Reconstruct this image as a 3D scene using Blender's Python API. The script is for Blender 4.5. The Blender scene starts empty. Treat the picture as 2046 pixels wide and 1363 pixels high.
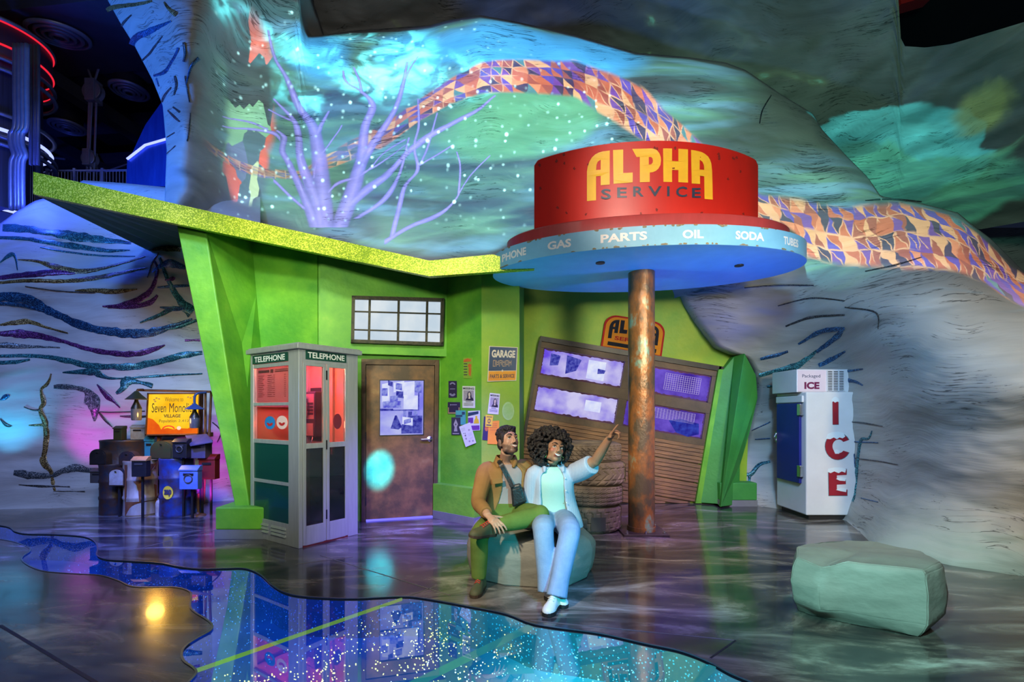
import bpy, bmesh, math, random
import numpy as np
from mathutils import Vector, Matrix, noise, geometry, Quaternion

SC = bpy.context.scene
COL = SC.collection
random.seed(7)
PI = math.pi

# ---------------------------------------------------------------- camera
# eye 1.4 m above the floor, looking level along +Y; lens 17.4 mm with a rise
FPX, CX, HY, EYE = 990.0, 1023.0, 824.0, 1.4
cam = bpy.data.cameras.new('camera')
cam_o = bpy.data.objects.new('camera', cam)
COL.objects.link(cam_o)
cam_o.location = (0, 0, EYE)
cam_o.rotation_euler = (PI / 2, 0, 0)
cam.sensor_width = 36.0
cam.lens = FPX / 2046.0 * 36.0
cam.shift_y = (HY - 681.5) / 2046.0
cam.clip_end = 200
SC.camera = cam_o

# ---------------------------------------------------------------- view, world
vs = SC.view_settings
vs.view_transform = 'Standard'
vs.look = 'None'
vs.gamma = 1.0
vs.use_curve_mapping = False
vs.exposure = 0.0
SC.cycles.max_bounces = 6
SC.cycles.diffuse_bounces = 2
SC.cycles.glossy_bounces = 3
SC.cycles.transparent_max_bounces = 8
SC.cycles.sample_clamp_indirect = 4.0
SC.cycles.caustics_reflective = False
SC.cycles.caustics_refractive = False
world = bpy.data.worlds.new('hall_air')
SC.world = world
world.use_nodes = True
bg = world.node_tree.nodes['Background']
bg.inputs[0].default_value = (0.10, 0.16, 0.34, 1)
bg.inputs[1].default_value = 0.06


# ---------------------------------------------------------------- lamps
def aim(o, target):
    d = Vector(target) - o.location
    o.rotation_euler = d.to_track_quat('-Z', 'Y').to_euler()


def spot(name, loc, target, color, watts, angle=60, blend=0.6, size=0.15):
    l = bpy.data.lights.new(name, 'SPOT')
    l.energy = watts; l.color = color; l.spot_size = math.radians(angle); l.spot_blend = blend
    l.shadow_soft_size = size
    o = bpy.data.objects.new(name, l); COL.objects.link(o)
    o.location = loc; aim(o, target)
    return o


def area(name, loc, target, color, watts, sx, sy):
    l = bpy.data.lights.new(name, 'AREA')
    l.shape = 'RECTANGLE'; l.size = sx; l.size_y = sy
    l.energy = watts; l.color = color
    o = bpy.data.objects.new(name, l); COL.objects.link(o)
    o.location = loc; aim(o, target)
    return o


def bulb(name, loc, color, watts, size=0.05):
    l = bpy.data.lights.new(name, 'POINT')
    l.energy = watts; l.color = color; l.shadow_soft_size = size
    o = bpy.data.objects.new(name, l); COL.objects.link(o)
    o.location = loc
    return o


# unseen lamps: house wash, coloured spots, and some added only to brighten
area('house_wash', (0.2, -1.5, 6.0), (0.3, 5.5, 0.5), (1.0, 0.95, 0.85), 175, 5, 2)
spot('facade_spot', (-0.8, 0.6, 5.2), (-1.9, 6.4, 1.6), (0.92, 1.0, 0.74), 620, 50, 0.8, 0.25)
spot('facade_spot_low', (-1.4, -0.4, 2.9), (-2.1, 6.4, 2.15), (0.92, 1.0, 0.70), 820, 44, 0.9, 0.3)
spot('pillar_spot', (-3.2, 1.0, 4.4), (-3.6, 6.0, 1.8), (0.70, 1.0, 0.85), 420, 42, 0.8, 0.25)
spot('fascia_spot', (-3.4, 0.4, 4.7), (-3.2, 5.5, 3.75), (1.0, 1.0, 0.8), 330, 36, 1.0, 0.2)  # added to lift the left end of the fascia
spot('garage_spot', (3.3, 0.6, 2.95), (1.7, 7.6, 1.95), (1.0, 0.93, 0.66), 1050, 38, 0.7, 0.5)
spot('garage_spot_low', (0.9, 0.3, 2.75), (1.7, 7.6, 1.35), (1.0, 0.88, 0.6), 650, 27, 0.7, 0.5)
spot('sign_spot', (0.25, 0.0, 4.6), (1.75, 5.4, 3.80), (1.0, 0.84, 0.70), 1100, 27, 0.7, 0.2)
spot('right_rock_spot', (4.2, -0.8, 3.6), (5.2, 5.0, 1.35), (1.0, 0.76, 0.38), 1150, 40, 1.0, 0.4)
spot('right_rock_teal', (1.5, 1.5, 4.2), (4.4, 6.4, 1.4), (0.12, 0.42, 0.80), 950, 48, 0.9, 0.25)
spot('left_rock_blue', (-4.5, 2.2, 5.6), (-6.2, 7.2, 2.9), (0.12, 0.32, 1.0), 880, 75, 0.8, 0.3)
spot('left_rock_lilac', (-2.8, 3.0, 5.0), (-5.2, 7.4, 1.0), (0.62, 0.62, 1.0), 330, 50, 0.9, 0.3)
spot('arch_blue', (-8.6, 4.6, 5.5), (-5.3, 7.6, 6.5), (0.03, 0.22, 1.0), 1300, 80, 0.8, 0.3)
spot('upper_teal', (3.0, 2.0, 4.5), (6.0, 9.5, 7.0), (0.14, 0.62, 0.42), 600, 75, 0.9, 0.3)
spot('magenta_uplight', (-6.25, 6.35, 0.5), (-6.1, 7.3, 1.1), (1.0, 0.05, 0.9), 40, 60, 0.9, 0.05)
spot('magenta_uplight_low', (-4.1, 6.6, 0.25), (-4.3, 7.6, 0.7), (0.9, 0.05, 1.0), 60, 80, 0.9, 0.05)
spot('cyan_uplight', (-7.45, 6.3, 0.6), (-7.2, 7.2, 1.3), (0.05, 0.55, 1.0), 80, 50, 0.9, 0.05)
spot('door_cyan', (-0.1, 3.0, 4.2), (-1.72, 6.42, 0.64), (0.0, 0.50, 1.0), 42000, 4.8, 1.0, 0.02)
spot('booth_blue', (-4.6, 2.6, 1.9), (-2.6, 5.3, 1.2), (0.05, 0.35, 1.0), 90, 30, 0.9, 0.1)
spot('buttress_blue', (3.9, 5.2, 2.75), (3.35, 7.35, 1.3), (0.03, 0.25, 1.0), 160, 16, 0.9, 0.02)
spot('people_cyan', (1.5, 0.3, 1.7), (0.5, 3.9, 0.40), (0.03, 0.80, 1.0), 520, 24, 0.6, 0.06)
spot('people_key', (-1.9, 0.4, 3.4), (0.1, 4.1, 0.9), (1.0, 0.86, 0.62), 900, 34, 0.7, 0.12)
spot('boulder_teal', (0.2, 0.6, 2.3), (2.4, 3.3, 0.2), (0.30, 0.90, 0.85), 900, 34, 0.8, 0.08)
spot('canopy_blue', (2.9, 5.4, 0.35), (2.3, 6.2, 3.0), (0.02, 0.14, 1.0), 330, 75, 0.9, 0.1)
spot('canopy_cyan', (-0.75, 5.2, 0.35), (0.9, 5.6, 3.0), (0.02, 0.6, 1.0), 150, 60, 0.9, 0.1)
spot('garage_blue', (3.3, 6.4, 3.0), (2.95, 7.4, 1.2), (0.05, 0.2, 1.0), 120, 50, 0.8, 0.1)
spot('ice_lilac', (2.3, 3.2, 3.4), (4.0, 6.6, 1.0), (0.62, 0.85, 1.0), 170, 30, 0.8, 0.15)
spot('floor_violet', (0.6, 3.4, 4.4), (-0.9, 5.9, 0.0), (0.16, 0.10, 1.0), 3600, 36, 0.9, 0.1)
spot('floor_blue_left', (-4.2, 4.0, 4.0), (-4.4, 6.0, 0.0), (0.04, 0.10, 1.0), 2200, 46, 0.9, 0.1)
spot('floor_violet_right', (2.6, 4.2, 2.9), (2.1, 6.4, 0.0), (0.40, 0.16, 1.0), 420, 52, 0.9, 0.1)
spot('floor_blue_front', (1.6, 1.0, 4.5), (0.75, 3.3, 0.0), (0.10, 0.10, 1.0), 900, 22, 0.9, 0.1)
spot('floor_mauve', (2.2, 2.0, 5.0), (2.6, 5.2, 0.0), (0.85, 0.58, 0.62), 480, 50, 0.9, 0.2)
PROJ_W = 15000.0   # mural projector (built at the end of the script)



# ---------------------------------------------------------------- measuring
def P(px, py, Y):
    "the point of the place seen at (px, py) of the photograph, Y metres away"
    return Vector(((px - CX) / FPX * Y, Y, EYE - (py - HY) / FPX * Y))


def FL(px, py, z=0.0):
    Y = FPX * (EYE - z) / (py - HY)
    return P(px, py, Y)


def onwall(px, py, A, B, off=0.0):
    "point on the vertical wall through plan points A and B (off = metres in front of it)"
    nx, ny = (B[1] - A[1]), -(B[0] - A[0])
    l = math.hypot(nx, ny); nx /= l; ny /= l
    if nx * A[0] + ny * A[1] > 0: nx, ny = -nx, -ny
    c = nx * A[0] + ny * A[1] + off
    kx = (px - CX) / FPX
    t = c / (nx * kx + ny)
    return P(px, py, t)


# ---------------------------------------------------------------- materials
MATS = {}


def nd(nt, kind, **kw):
    n = nt.nodes.new(kind)
    for k, v in kw.items():
        if hasattr(n, k): setattr(n, k, v)
        else: n.inputs[k.replace('_', ' ')].default_value = v
    return n


def rgb(c):
    return (c[0], c[1], c[2], 1.0)


def mat(name, color, rough=0.6, metal=0.0, color2=None, scale=6.0, amount=0.5, stretch=(1, 1, 1), bump=0.0, bscale=None,
        spec=0.5, emit=None, estr=0.0, coat=0.0, detail=5.0, color3=None, sharp=0.0):
    "plain procedural surface: base colour, worn into a second (and third) colour by noise"
    if name in MATS: return MATS[name]
    m = bpy.data.materials.new(name); m.use_nodes = True
    nt = m.node_tree; b = nt.nodes['Principled BSDF']
    b.inputs['Base Color'].default_value = rgb(color)
    b.inputs['Roughness'].default_value = rough
    b.inputs['Metallic'].default_value = metal
    b.inputs['Specular IOR Level'].default_value = spec
    b.inputs['Coat Weight'].default_value = coat
    if emit:
        b.inputs['Emission Color'].default_value = rgb(emit); b.inputs['Emission Strength'].default_value = estr
    tc = nd(nt, 'ShaderNodeTexCoord'); mp = nd(nt, 'ShaderNodeMapping'); mp.inputs['Scale'].default_value = stretch
    nt.links.new(tc.outputs['Object'], mp.inputs[0])
    if color2 is None and bump == 0.0 and not emit:
        color2 = tuple(c * 0.86 for c in color)
    if color2 is not None:
        n = nd(nt, 'ShaderNodeTexNoise'); n.inputs['Scale'].default_value = scale; n.inputs['Detail'].default_value = detail
        n.inputs['Roughness'].default_value = 0.62
        r = nd(nt, 'ShaderNodeValToRGB')
        lo, hi = 0.5 - 0.22 * (1 - sharp) - (0.5 - amount) * -0.3, 0.5 + 0.22 * (1 - sharp) + (0.5 - amount) * 0.3
        r.color_ramp.elements[0].position = max(0, min(lo, hi - 0.01)); r.color_ramp.elements[0].color = rgb(color2)
        r.color_ramp.elements[1].position = min(1, hi); r.color_ramp.elements[1].color = rgb(color)
        if color3 is not None:
            e = r.color_ramp.elements.new(min(0.99, hi + 0.14 * (1 - 0.6 * sharp))); e.color = rgb(color3)
        nt.links.new(mp.outputs[0], n.inputs[0]); nt.links.new(n.outputs[0], r.inputs[0])
        nt.links.new(r.outputs[0], b.inputs['Base Color'])
    if bump:
        n2 = nd(nt, 'ShaderNodeTexNoise'); n2.inputs['Scale'].default_value = bscale or scale * 3; n2.inputs['Detail'].default_value = 5
        nt.links.new(mp.outputs[0], n2.inputs[0])
        bp = nd(nt, 'ShaderNodeBump'); bp.inputs['Strength'].default_value = bump; bp.inputs['Distance'].default_value = 0.02
        nt.links.new(n2.outputs[0], bp.inputs['Height']); nt.links.new(bp.outputs[0], b.inputs['Normal'])
    MATS[name] = m
    return m


def glow(name, color, strength, color2=None, scale=5.0, stretch=(1, 1, 1)):
    if name in MATS: return MATS[name]
    m = bpy.data.materials.new(name); m.use_nodes = True
    nt = m.node_tree; nt.nodes.clear()
    o = nd(nt, 'ShaderNodeOutputMaterial'); e = nd(nt, 'ShaderNodeEmission')
    e.inputs[0].default_value = rgb(color); e.inputs[1].default_value = strength
    if color2:
        tc = nd(nt, 'ShaderNodeTexCoord'); mp = nd(nt, 'ShaderNodeMapping'); mp.inputs['Scale'].default_value = stretch
        n = nd(nt, 'ShaderNodeTexNoise'); n.inputs['Scale'].default_value = scale; n.inputs['Detail'].default_value = 4
        r = nd(nt, 'ShaderNodeValToRGB')
        r.color_ramp.elements[0].position = 0.35; r.color_ramp.elements[0].color = rgb(color2)
        r.color_ramp.elements[1].position = 0.62; r.color_ramp.elements[1].color = rgb(color)
        nt.links.new(tc.outputs['Object'], mp.inputs[0]); nt.links.new(mp.outputs[0], n.inputs[0])
        nt.links.new(n.outputs[0], r.inputs[0]); nt.links.new(r.outputs[0], e.inputs[0])
    nt.links.new(e.outputs[0], o.inputs[0])
    MATS[name] = m
    return m


def glitter(name, color, color2, scale=140.0, rough=0.35, light=None):
    "flakes of glitter: every flake its own tone and tilt"
    if name in MATS: return MATS[name]
    m = bpy.data.materials.new(name); m.use_nodes = True
    nt = m.node_tree; b = nt.nodes['Principled BSDF']
    tc = nd(nt, 'ShaderNodeTexCoord')
    v = nd(nt, 'ShaderNodeTexVoronoi'); v.inputs['Scale'].default_value = scale
    nt.links.new(tc.outputs['Object'], v.inputs['Vector'])
    sp = nd(nt, 'ShaderNodeSeparateColor'); nt.links.new(v.outputs['Color'], sp.inputs[0])
    big = nd(nt, 'ShaderNodeTexNoise'); big.inputs['Scale'].default_value = 2.2; big.inputs['Detail'].default_value = 3
    nt.links.new(tc.outputs['Object'], big.inputs[0])
    ad = nd(nt, 'ShaderNodeMath', operation='MULTIPLY_ADD'); ad.inputs[1].default_value = 0.55
    sc2 = nd(nt, 'ShaderNodeMath', operation='MULTIPLY'); sc2.inputs[1].default_value = 0.5
    nt.links.new(big.outputs[0], sc2.inputs[0])
    nt.links.new(sp.outputs[0], ad.inputs[0]); nt.links.new(sc2.outputs[0], ad.inputs[2])
    r = nd(nt, 'ShaderNodeValToRGB')
    r.color_ramp.elements[0].position = 0.25; r.color_ramp.elements[0].color = rgb(color2)
    r.color_ramp.elements[1].position = 0.6; r.color_ramp.elements[1].color = rgb(color)
    e = r.color_ramp.elements.new(0.76); e.color = rgb(light or tuple(min(1, c * 1.7 + 0.1) for c in color))
    nt.links.new(ad.outputs[0], r.inputs[0]); nt.links.new(r.outputs[0], b.inputs['Base Color'])
    b.inputs['Roughness'].default_value = rough
    b.inputs['Metallic'].default_value = 0.25
    bp = nd(nt, 'ShaderNodeBump'); bp.inputs['Strength'].default_value = 0.5; bp.inputs['Distance'].default_value = 0.01
    nt.links.new(sp.outputs[1], bp.inputs['Height']); nt.links.new(bp.outputs[0], b.inputs['Normal'])
    MATS[name] = m
    return m


def glass(name, tint=(1, 1, 1), refl=0.12, rough=0.0, body=None, opacity=0.0):
    "thin pane: see-through, with a share of mirror reflection and (opacity) of a film or dirt"
    if name in MATS: return MATS[name]
    m = bpy.data.materials.new(name); m.use_nodes = True
    nt = m.node_tree; nt.nodes.clear()
    o = nd(nt, 'ShaderNodeOutputMaterial')
    t = nd(nt, 'ShaderNodeBsdfTransparent'); t.inputs[0].default_value = rgb(tint)
    g = nd(nt, 'ShaderNodeBsdfGlossy'); g.inputs['Roughness'].default_value = rough
    fr = nd(nt, 'ShaderNodeLayerWeight'); fr.inputs['Blend'].default_value = 0.35
    ma = nd(nt, 'ShaderNodeMath', operation='MULTIPLY_ADD'); ma.inputs[1].default_value = 0.5; ma.inputs[2].default_value = refl
    nt.links.new(fr.outputs['Fresnel'], ma.inputs[0])
    mx = nd(nt, 'ShaderNodeMixShader')
    nt.links.new(ma.outputs[0], mx.inputs[0]); nt.links.new(g.outputs[0], mx.inputs[2])
    last = t
    if body is not None:
        d = nd(nt, 'ShaderNodeBsdfDiffuse'); d.inputs[0].default_value = rgb(body)
        m2 = nd(nt, 'ShaderNodeMixShader'); m2.inputs[0].default_value = opacity
        nt.links.new(t.outputs[0], m2.inputs[1]); nt.links.new(d.outputs[0], m2.inputs[2]); last = m2
    nt.links.new(last.outputs[0], mx.inputs[1])
    nt.links.new(mx.outputs[0], o.inputs[0])
    MATS[name] = m
    return m


def rock_mat(name, base, dark, light, crack=0.5, strata=(0.7, 0.7, 5.0)):
    m = bpy.data.materials.new(name); m.use_nodes = True
    nt = m.node_tree; b = nt.nodes['Principled BSDF']; L = nt.links.new
    tc = nd(nt, 'ShaderNodeTexCoord')
    mp = nd(nt, 'ShaderNodeMapping'); mp.inputs['Scale'].default_value = strata
    wn = nd(nt, 'ShaderNodeTexNoise'); wn.inputs['Scale'].default_value = 0.6; wn.inputs['Detail'].default_value = 2
    L(tc.outputs['Object'], wn.inputs[0])
    va = nd(nt, 'ShaderNodeVectorMath', operation='MULTIPLY_ADD')
    va.inputs[1].default_value = (0.3, 0.3, 0.9)
    L(wn.outputs['Color'], va.inputs[0]); L(tc.outputs['Object'], va.inputs[2])
    L(va.outputs[0], mp.inputs[0])
    n = nd(nt, 'ShaderNodeTexNoise'); n.inputs['Scale'].default_value = 1.3; n.inputs['Detail'].default_value = 7; n.inputs['Roughness'].default_value = 0.6
    L(mp.outputs[0], n.inputs[0])
    r = nd(nt, 'ShaderNodeValToRGB')
    r.color_ramp.elements[0].position = 0.22; r.color_ramp.elements[0].color = rgb(dark)
    r.color_ramp.elements[1].position = 0.50; r.color_ramp.elements[1].color = rgb(base)
    e = r.color_ramp.elements.new(0.75); e.color = rgb(light)
    L(n.outputs[0], r.inputs[0])
    # thin dark strata lines
    n2 = nd(nt, 'ShaderNodeTexNoise'); n2.inputs['Scale'].default_value = 2.6; n2.inputs['Detail'].default_value = 4; n2.inputs['Roughness'].default_value = 0.55
    mp2 = nd(nt, 'ShaderNodeMapping'); mp2.inputs['Scale'].default_value = (0.35, 0.35, 7.0)
    L(va.outputs[0], mp2.inputs[0]); L(mp2.outputs[0], n2.inputs[0])
    d1 = nd(nt, 'ShaderNodeMath', operation='SUBTRACT'); d1.inputs[1].default_value = 0.5
    ab = nd(nt, 'ShaderNodeMath', operation='ABSOLUTE')
    L(n2.outputs[0], d1.inputs[0]); L(d1.outputs[0], ab.inputs[0])
    msk = nd(nt, 'ShaderNodeTexNoise'); msk.inputs['Scale'].default_value = 1.1; msk.inputs['Detail'].default_value = 3
    L(tc.outputs['Object'], msk.inputs[0])
    th = nd(nt, 'ShaderNodeMapRange'); th.inputs['From Min'].default_value = 0.50; th.inputs['From Max'].default_value = 0.72
    th.inputs['To Min'].default_value = 0.0; th.inputs['To Max'].default_value = 0.016 * crack * 2
    L(msk.outputs[0], th.inputs[0])
    lt = nd(nt, 'ShaderNodeMath', operation='LESS_THAN'); L(ab.outputs[0], lt.inputs[0]); L(th.outputs[0], lt.inputs[1])
    mx = nd(nt, 'ShaderNodeMixRGB'); mx.inputs[2].default_value = rgb(tuple(c * 0.12 for c in base))
    fm = nd(nt, 'ShaderNodeMath', operation='MULTIPLY'); fm.inputs[1].default_value = 0.75
    L(lt.outputs[0], fm.inputs[0]); L(fm.outputs[0], mx.inputs[0]); L(r.outputs[0], mx.inputs[1])
    L(mx.outputs[0], b.inputs['Base Color'])
    b.inputs['Roughness'].default_value = 0.55
    fine = nd(nt, 'ShaderNodeTexNoise'); fine.inputs['Scale'].default_value = 4.5; fine.inputs['Detail'].default_value = 7; fine.inputs['Roughness'].default_value = 0.55
    mp3 = nd(nt, 'ShaderNodeMapping'); mp3.inputs['Scale'].default_value = (0.55, 0.55, 6.0)
    L(va.outputs[0], mp3.inputs[0]); L(mp3.outputs[0], fine.inputs[0])
    bp = nd(nt, 'ShaderNodeBump'); bp.inputs['Strength'].default_value = 0.20; bp.inputs['Distance'].default_value = 0.03
    L(fine.outputs[0], bp.inputs['Height'])
    bp2 = nd(nt, 'ShaderNodeBump'); bp2.inputs['Strength'].default_value = 0.35; bp2.inputs['Distance'].default_value = 0.03; bp2.invert = True
    L(lt.outputs[0], bp2.inputs['Height']); L(bp.outputs[0], bp2.inputs['Normal'])
    L(bp2.outputs[0], b.inputs['Normal'])
    return m


# ---------------------------------------------------------------- object bookkeeping
ORG = {}


def tag(o, label=None, cat=None, group=None, kind=None):
    if label: o['label'] = label
    if cat: o['category'] = cat
    if group: o['group'] = group
    if kind: o['kind'] = kind
    return o


def thing(name, loc, label, cat, group=None):
    o = bpy.data.objects.new(name, None); COL.objects.link(o)
    o.location = loc; o.empty_display_size = 0.1
    ORG[o.name] = Vector(loc)
    tag(o, label, cat, group)
    return o


class G:
    "collects shapes in world coordinates, then builds ONE mesh object"
    def __init__(self, T=None):
        self.v = []; self.f = []; self.T = T

    def add(self, vs_, fs_):
        b = len(self.v)
        if self.T is not None: vs_ = [self.T @ Vector(p) for p in vs_]
        self.v += [Vector(p) for p in vs_]
        self.f += [tuple(i + b for i in f) for f in fs_]
        return self

    def box(self, c, s, R=None):
        x, y, z = s[0] / 2, s[1] / 2, s[2] / 2
        vs_ = [Vector(p) for p in ((-x, -y, -z), (x, -y, -z), (x, y, -z), (-x, y, -z), (-x, -y, z), (x, -y, z), (x, y, z), (-x, y, z))]
        if R is not None: vs_ = [R @ p for p in vs_]
        return self.add([p + Vector(c) for p in vs_], [(0, 3, 2, 1), (4, 5, 6, 7), (0, 1, 5, 4), (1, 2, 6, 5), (2, 3, 7, 6), (3, 0, 4, 7)])

    def bx(self, x0, x1, y0, y1, z0, z1):
        return self.box(((x0 + x1) / 2, (y0 + y1) / 2, (z0 + z1) / 2), (abs(x1 - x0), abs(y1 - y0), abs(z1 - z0)))

    def ext(self, pts, vec):
        "closed prism: a polygon and its copy moved by vec"
        n = len(pts); vec = Vector(vec)
        a = [Vector(p) for p in pts]; b = [p + vec for p in a]
        fs_ = [tuple(range(n - 1, -1, -1)), tuple(range(n, 2 * n))]
        fs_ += [(i, (i + 1) % n, n + (i + 1) % n, n + i) for i in range(n)]
        return self.add(a + b, fs_)

    def tube(self, pts, r, segs=10, cap=True, asp=None, up=None):
        pts = [Vector(p) for p in pts]; n = len(pts)
        rs = r if isinstance(r, (list, tuple)) else [r] * n
        vs_ = []; fs_ = []
        prev = None
        for i, p in enumerate(pts):
            t = (pts[min(i + 1, n - 1)] - pts[max(i - 1, 0)])
            if t.length < 1e-9: t = Vector((0, 0, 1))
            t.normalize()
            if prev is None:
                u = Vector(up) if up is not None else (Vector((0, 0, 1)) if abs(t.z) < 0.9 else Vector((1, 0, 0)))
            else:
                u = prev
            u = u - t * u.dot(t)
            if u.length < 1e-6: u = t.orthogonal()
            u.normalize(); w = t.cross(u); prev = u
            ra = rs[i]; a1, a2 = (asp[i] if isinstance(asp, list) else asp) if asp else (1, 1)
            for k in range(segs):
                a = 2 * PI * k / segs
                vs_.append(p + u * (math.cos(a) * ra * a1) + w * (math.sin(a) * ra * a2))
        for i in range(n - 1):
            for k in range(segs):
                a = i * segs + k; b = i * segs + (k + 1) % segs
                fs_.append((a, b, b + segs, a + segs))
        if cap:
            fs_.append(tuple(range(segs - 1, -1, -1))); fs_.append(tuple((n - 1) * segs + k for k in range(segs)))
        return self.add(vs_, fs_)

    def ring(self, c, ax, R, r, segs=24, rs=8):
        "torus"
        ax = Vector(ax).normalized(); u = ax.orthogonal().normalized(); w = ax.cross(u); c = Vector(c)
        vs_ = []; fs_ = []
        for i in range(segs):
            a = 2 * PI * i / segs; d = u * math.cos(a) + w * math.sin(a)
            for k in range(rs):
                b = 2 * PI * k / rs
                vs_.append(c + d * (R + r * math.cos(b)) + ax * (r * math.sin(b)))
        for i in range(segs):
            for k in range(rs):
                fs_.append((i * rs + k, ((i + 1) % segs) * rs + k, ((i + 1) % segs) * rs + (k + 1) % rs, i * rs + (k + 1) % rs))
        return self.add(vs_, fs_)

    def lathe(self, prof, c, ax=(0, 0, 1), segs=28, sx=1.0, sy=1.0, u=None, cap=True):
        "profile of (radius, height) turned about ax through c"
        ax = Vector(ax).normalized()
        u = Vector(u) if u is not None else (Vector((1, 0, 0)) if abs(ax.x) < 0.9 else Vector((0, 1, 0)))
        u = (u - ax * u.dot(ax)).normalized(); w = ax.cross(u); c = Vector(c)
        vs_ = []; fs_ = []; n = len(prof)
        for (r, h) in prof:
            for k in range(segs):
                a = 2 * PI * k / segs
                vs_.append(c + u * (math.cos(a) * r * sx) + w * (math.sin(a) * r * sy) + ax * h)
        for i in range(n - 1):
            for k in range(segs):
                a = i * segs + k; b = i * segs + (k + 1) % segs
                fs_.append((a, b, b + segs, a + segs))
        if cap:
            fs_.append(tuple(range(segs - 1, -1, -1))); fs_.append(tuple((n - 1) * segs + k for k in range(segs)))
        return self.add(vs_, fs_)

    def ell(self, c, r, R=None, su=20, sv=12):
        c = Vector(c); vs_ = []; fs_ = []
        for i in range(sv + 1):
            th = PI * i / sv
            for k in range(su):
                a = 2 * PI * k / su
                p = Vector((r[0] * math.sin(th) * math.cos(a), r[1] * math.sin(th) * math.sin(a), r[2] * math.cos(th)))
                if R is not None: p = R @ p
                vs_.append(c + p)
        for i in range(sv):
            for k in range(su):
                fs_.append((i * su + k, (i + 1) * su + k, (i + 1) * su + (k + 1) % su, i * su + (k + 1) % su))
        return self.add(vs_, fs_)

    def poly2(self, outer, holes, fn):
        "flat shape with holes, its corners mapped into the place by fn"
        loops = [[Vector((p[0], p[1], 0)) for p in l] for l in [outer] + list(holes)]
        tris = geometry.tessellate_polygon(loops)
        flat = [p for l in loops for p in l]
        return self.add([fn(p.x, p.y) for p in flat], [tuple(t) for t in tris])

    def build(self, name, m, parent=None, smooth=False, bevel=0.0, angle=None, voxel=None, sm_iter=0, sub=0, weld=True):
        if parent is not None: org = ORG[parent.name]
        else:
            xs = [p.x for p in self.v]; ys = [p.y for p in self.v]; zs = [p.z for p in self.v]
            org = Vector(((min(xs) + max(xs)) / 2, (min(ys) + max(ys)) / 2, min(zs)))
        me = bpy.data.meshes.new(name)
        me.from_pydata([tuple(p - org) for p in self.v], [], self.f)
        bm = bmesh.new(); bm.from_mesh(me)
        if weld: bmesh.ops.remove_doubles(bm, verts=bm.verts, dist=1e-5)
        bmesh.ops.recalc_face_normals(bm, faces=bm.faces)
        bm.to_mesh(me); bm.free()
        for mm in (m if isinstance(m, (list, tuple)) else [m]): me.materials.append(mm)
        o = bpy.data.objects.new(name, me); COL.objects.link(o)
        if parent is not None: o.parent = parent
        else: o.location = org
        ORG[o.name] = org.copy()
        if voxel:
            md = o.modifiers.new('skin', 'REMESH'); md.mode = 'VOXEL'; md.voxel_size = voxel; md.use_smooth_shade = True
            if sm_iter:
                s = o.modifiers.new('soft', 'SMOOTH'); s.iterations = sm_iter; s.factor = 0.5
        if bevel:
            b = o.modifiers.new('edge', 'BEVEL'); b.width = bevel; b.segments = 2; b.limit_method = 'ANGLE'; b.angle_limit = math.radians(40)
            b.harden_normals = False
        if sub:
            s = o.modifiers.new('round', 'SUBSURF'); s.levels = sub; s.render_levels = sub
        if smooth:
            for p in me.polygons: p.use_smooth = True
            if angle:
                try: me.set_sharp_from_angle(angle=math.radians(angle))
                except Exception: pass
        return o


_TXT = {}


def text_shape(s, bold=0.0):
    "filled outline of a word in the built-in typeface, scaled to the unit box"
    k = (s, bold)
    if k in _TXT: return _TXT[k]
    cu = bpy.data.curves.new('word', 'FONT'); cu.body = s; cu.size = 1.0; cu.offset = bold; cu.resolution_u = 3
    o = bpy.data.objects.new('word', cu); COL.objects.link(o)
    dg = bpy.context.evaluated_depsgraph_get()
    me = bpy.data.meshes.new_from_object(o.evaluated_get(dg))
    vs_ = [(v.co.x, v.co.y) for v in me.vertices]; fs_ = [tuple(p.vertices) for p in me.polygons]
    bpy.data.objects.remove(o); bpy.data.curves.remove(cu); bpy.data.meshes.remove(me)
    x0 = min(p[0] for p in vs_); x1 = max(p[0] for p in vs_); y0 = min(p[1] for p in vs_); y1 = max(p[1] for p in vs_)
    vs_ = [((x - x0) / (x1 - x0), (y - y0) / (y1 - y0)) for x, y in vs_]
    _TXT[k] = (vs_, fs_)
    return _TXT[k]


def text_fn(g, s, fn, bold=0.0):
    vs_, fs_ = text_shape(s, bold)
    g.add([fn(x, y) for x, y in vs_], fs_)
    return g


def text_box(g, s, o, ux, uy, w, h, bold=0.0):
    "a word filling the box w x h whose lower left corner is o"
    o = Vector(o); ux = Vector(ux); uy = Vector(uy)
    return text_fn(g, s, lambda x, y: o + ux * (x * w) + uy * (y * h), bold)


def quad4(c00, c10, c11, c01):
    "bilinear chart on four corners"
    c00, c10, c11, c01 = map(Vector, (c00, c10, c11, c01))
    return lambda s, t: (c00 * (1 - s) + c10 * s) * (1 - t) + (c01 * (1 - s) + c11 * s) * t


def smoothline(pts, n):
    "Catmull-Rom through points of any dimension"
    pts = [np.array(p, float) for p in pts]; m = len(pts); out = []
    for j in range(n):
        t = j / (n - 1) * (m - 1); i = min(int(t), m - 2); f = t - i
        p0, p1, p2, p3 = pts[max(i - 1, 0)], pts[i], pts[i + 1], pts[min(i + 2, m - 1)]
        out.append(0.5 * ((2 * p1) + (-p0 + p2) * f + (2 * p0 - 5 * p1 + 4 * p2 - p3) * f * f + (-p0 + 3 * p1 - 3 * p2 + p3) * f ** 3))
    return out


def lerp_poly(tbl, x):
    xs = [p[0] for p in tbl]; ys = [p[1] for p in tbl]
    return float(np.interp(x, xs, ys))


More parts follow.
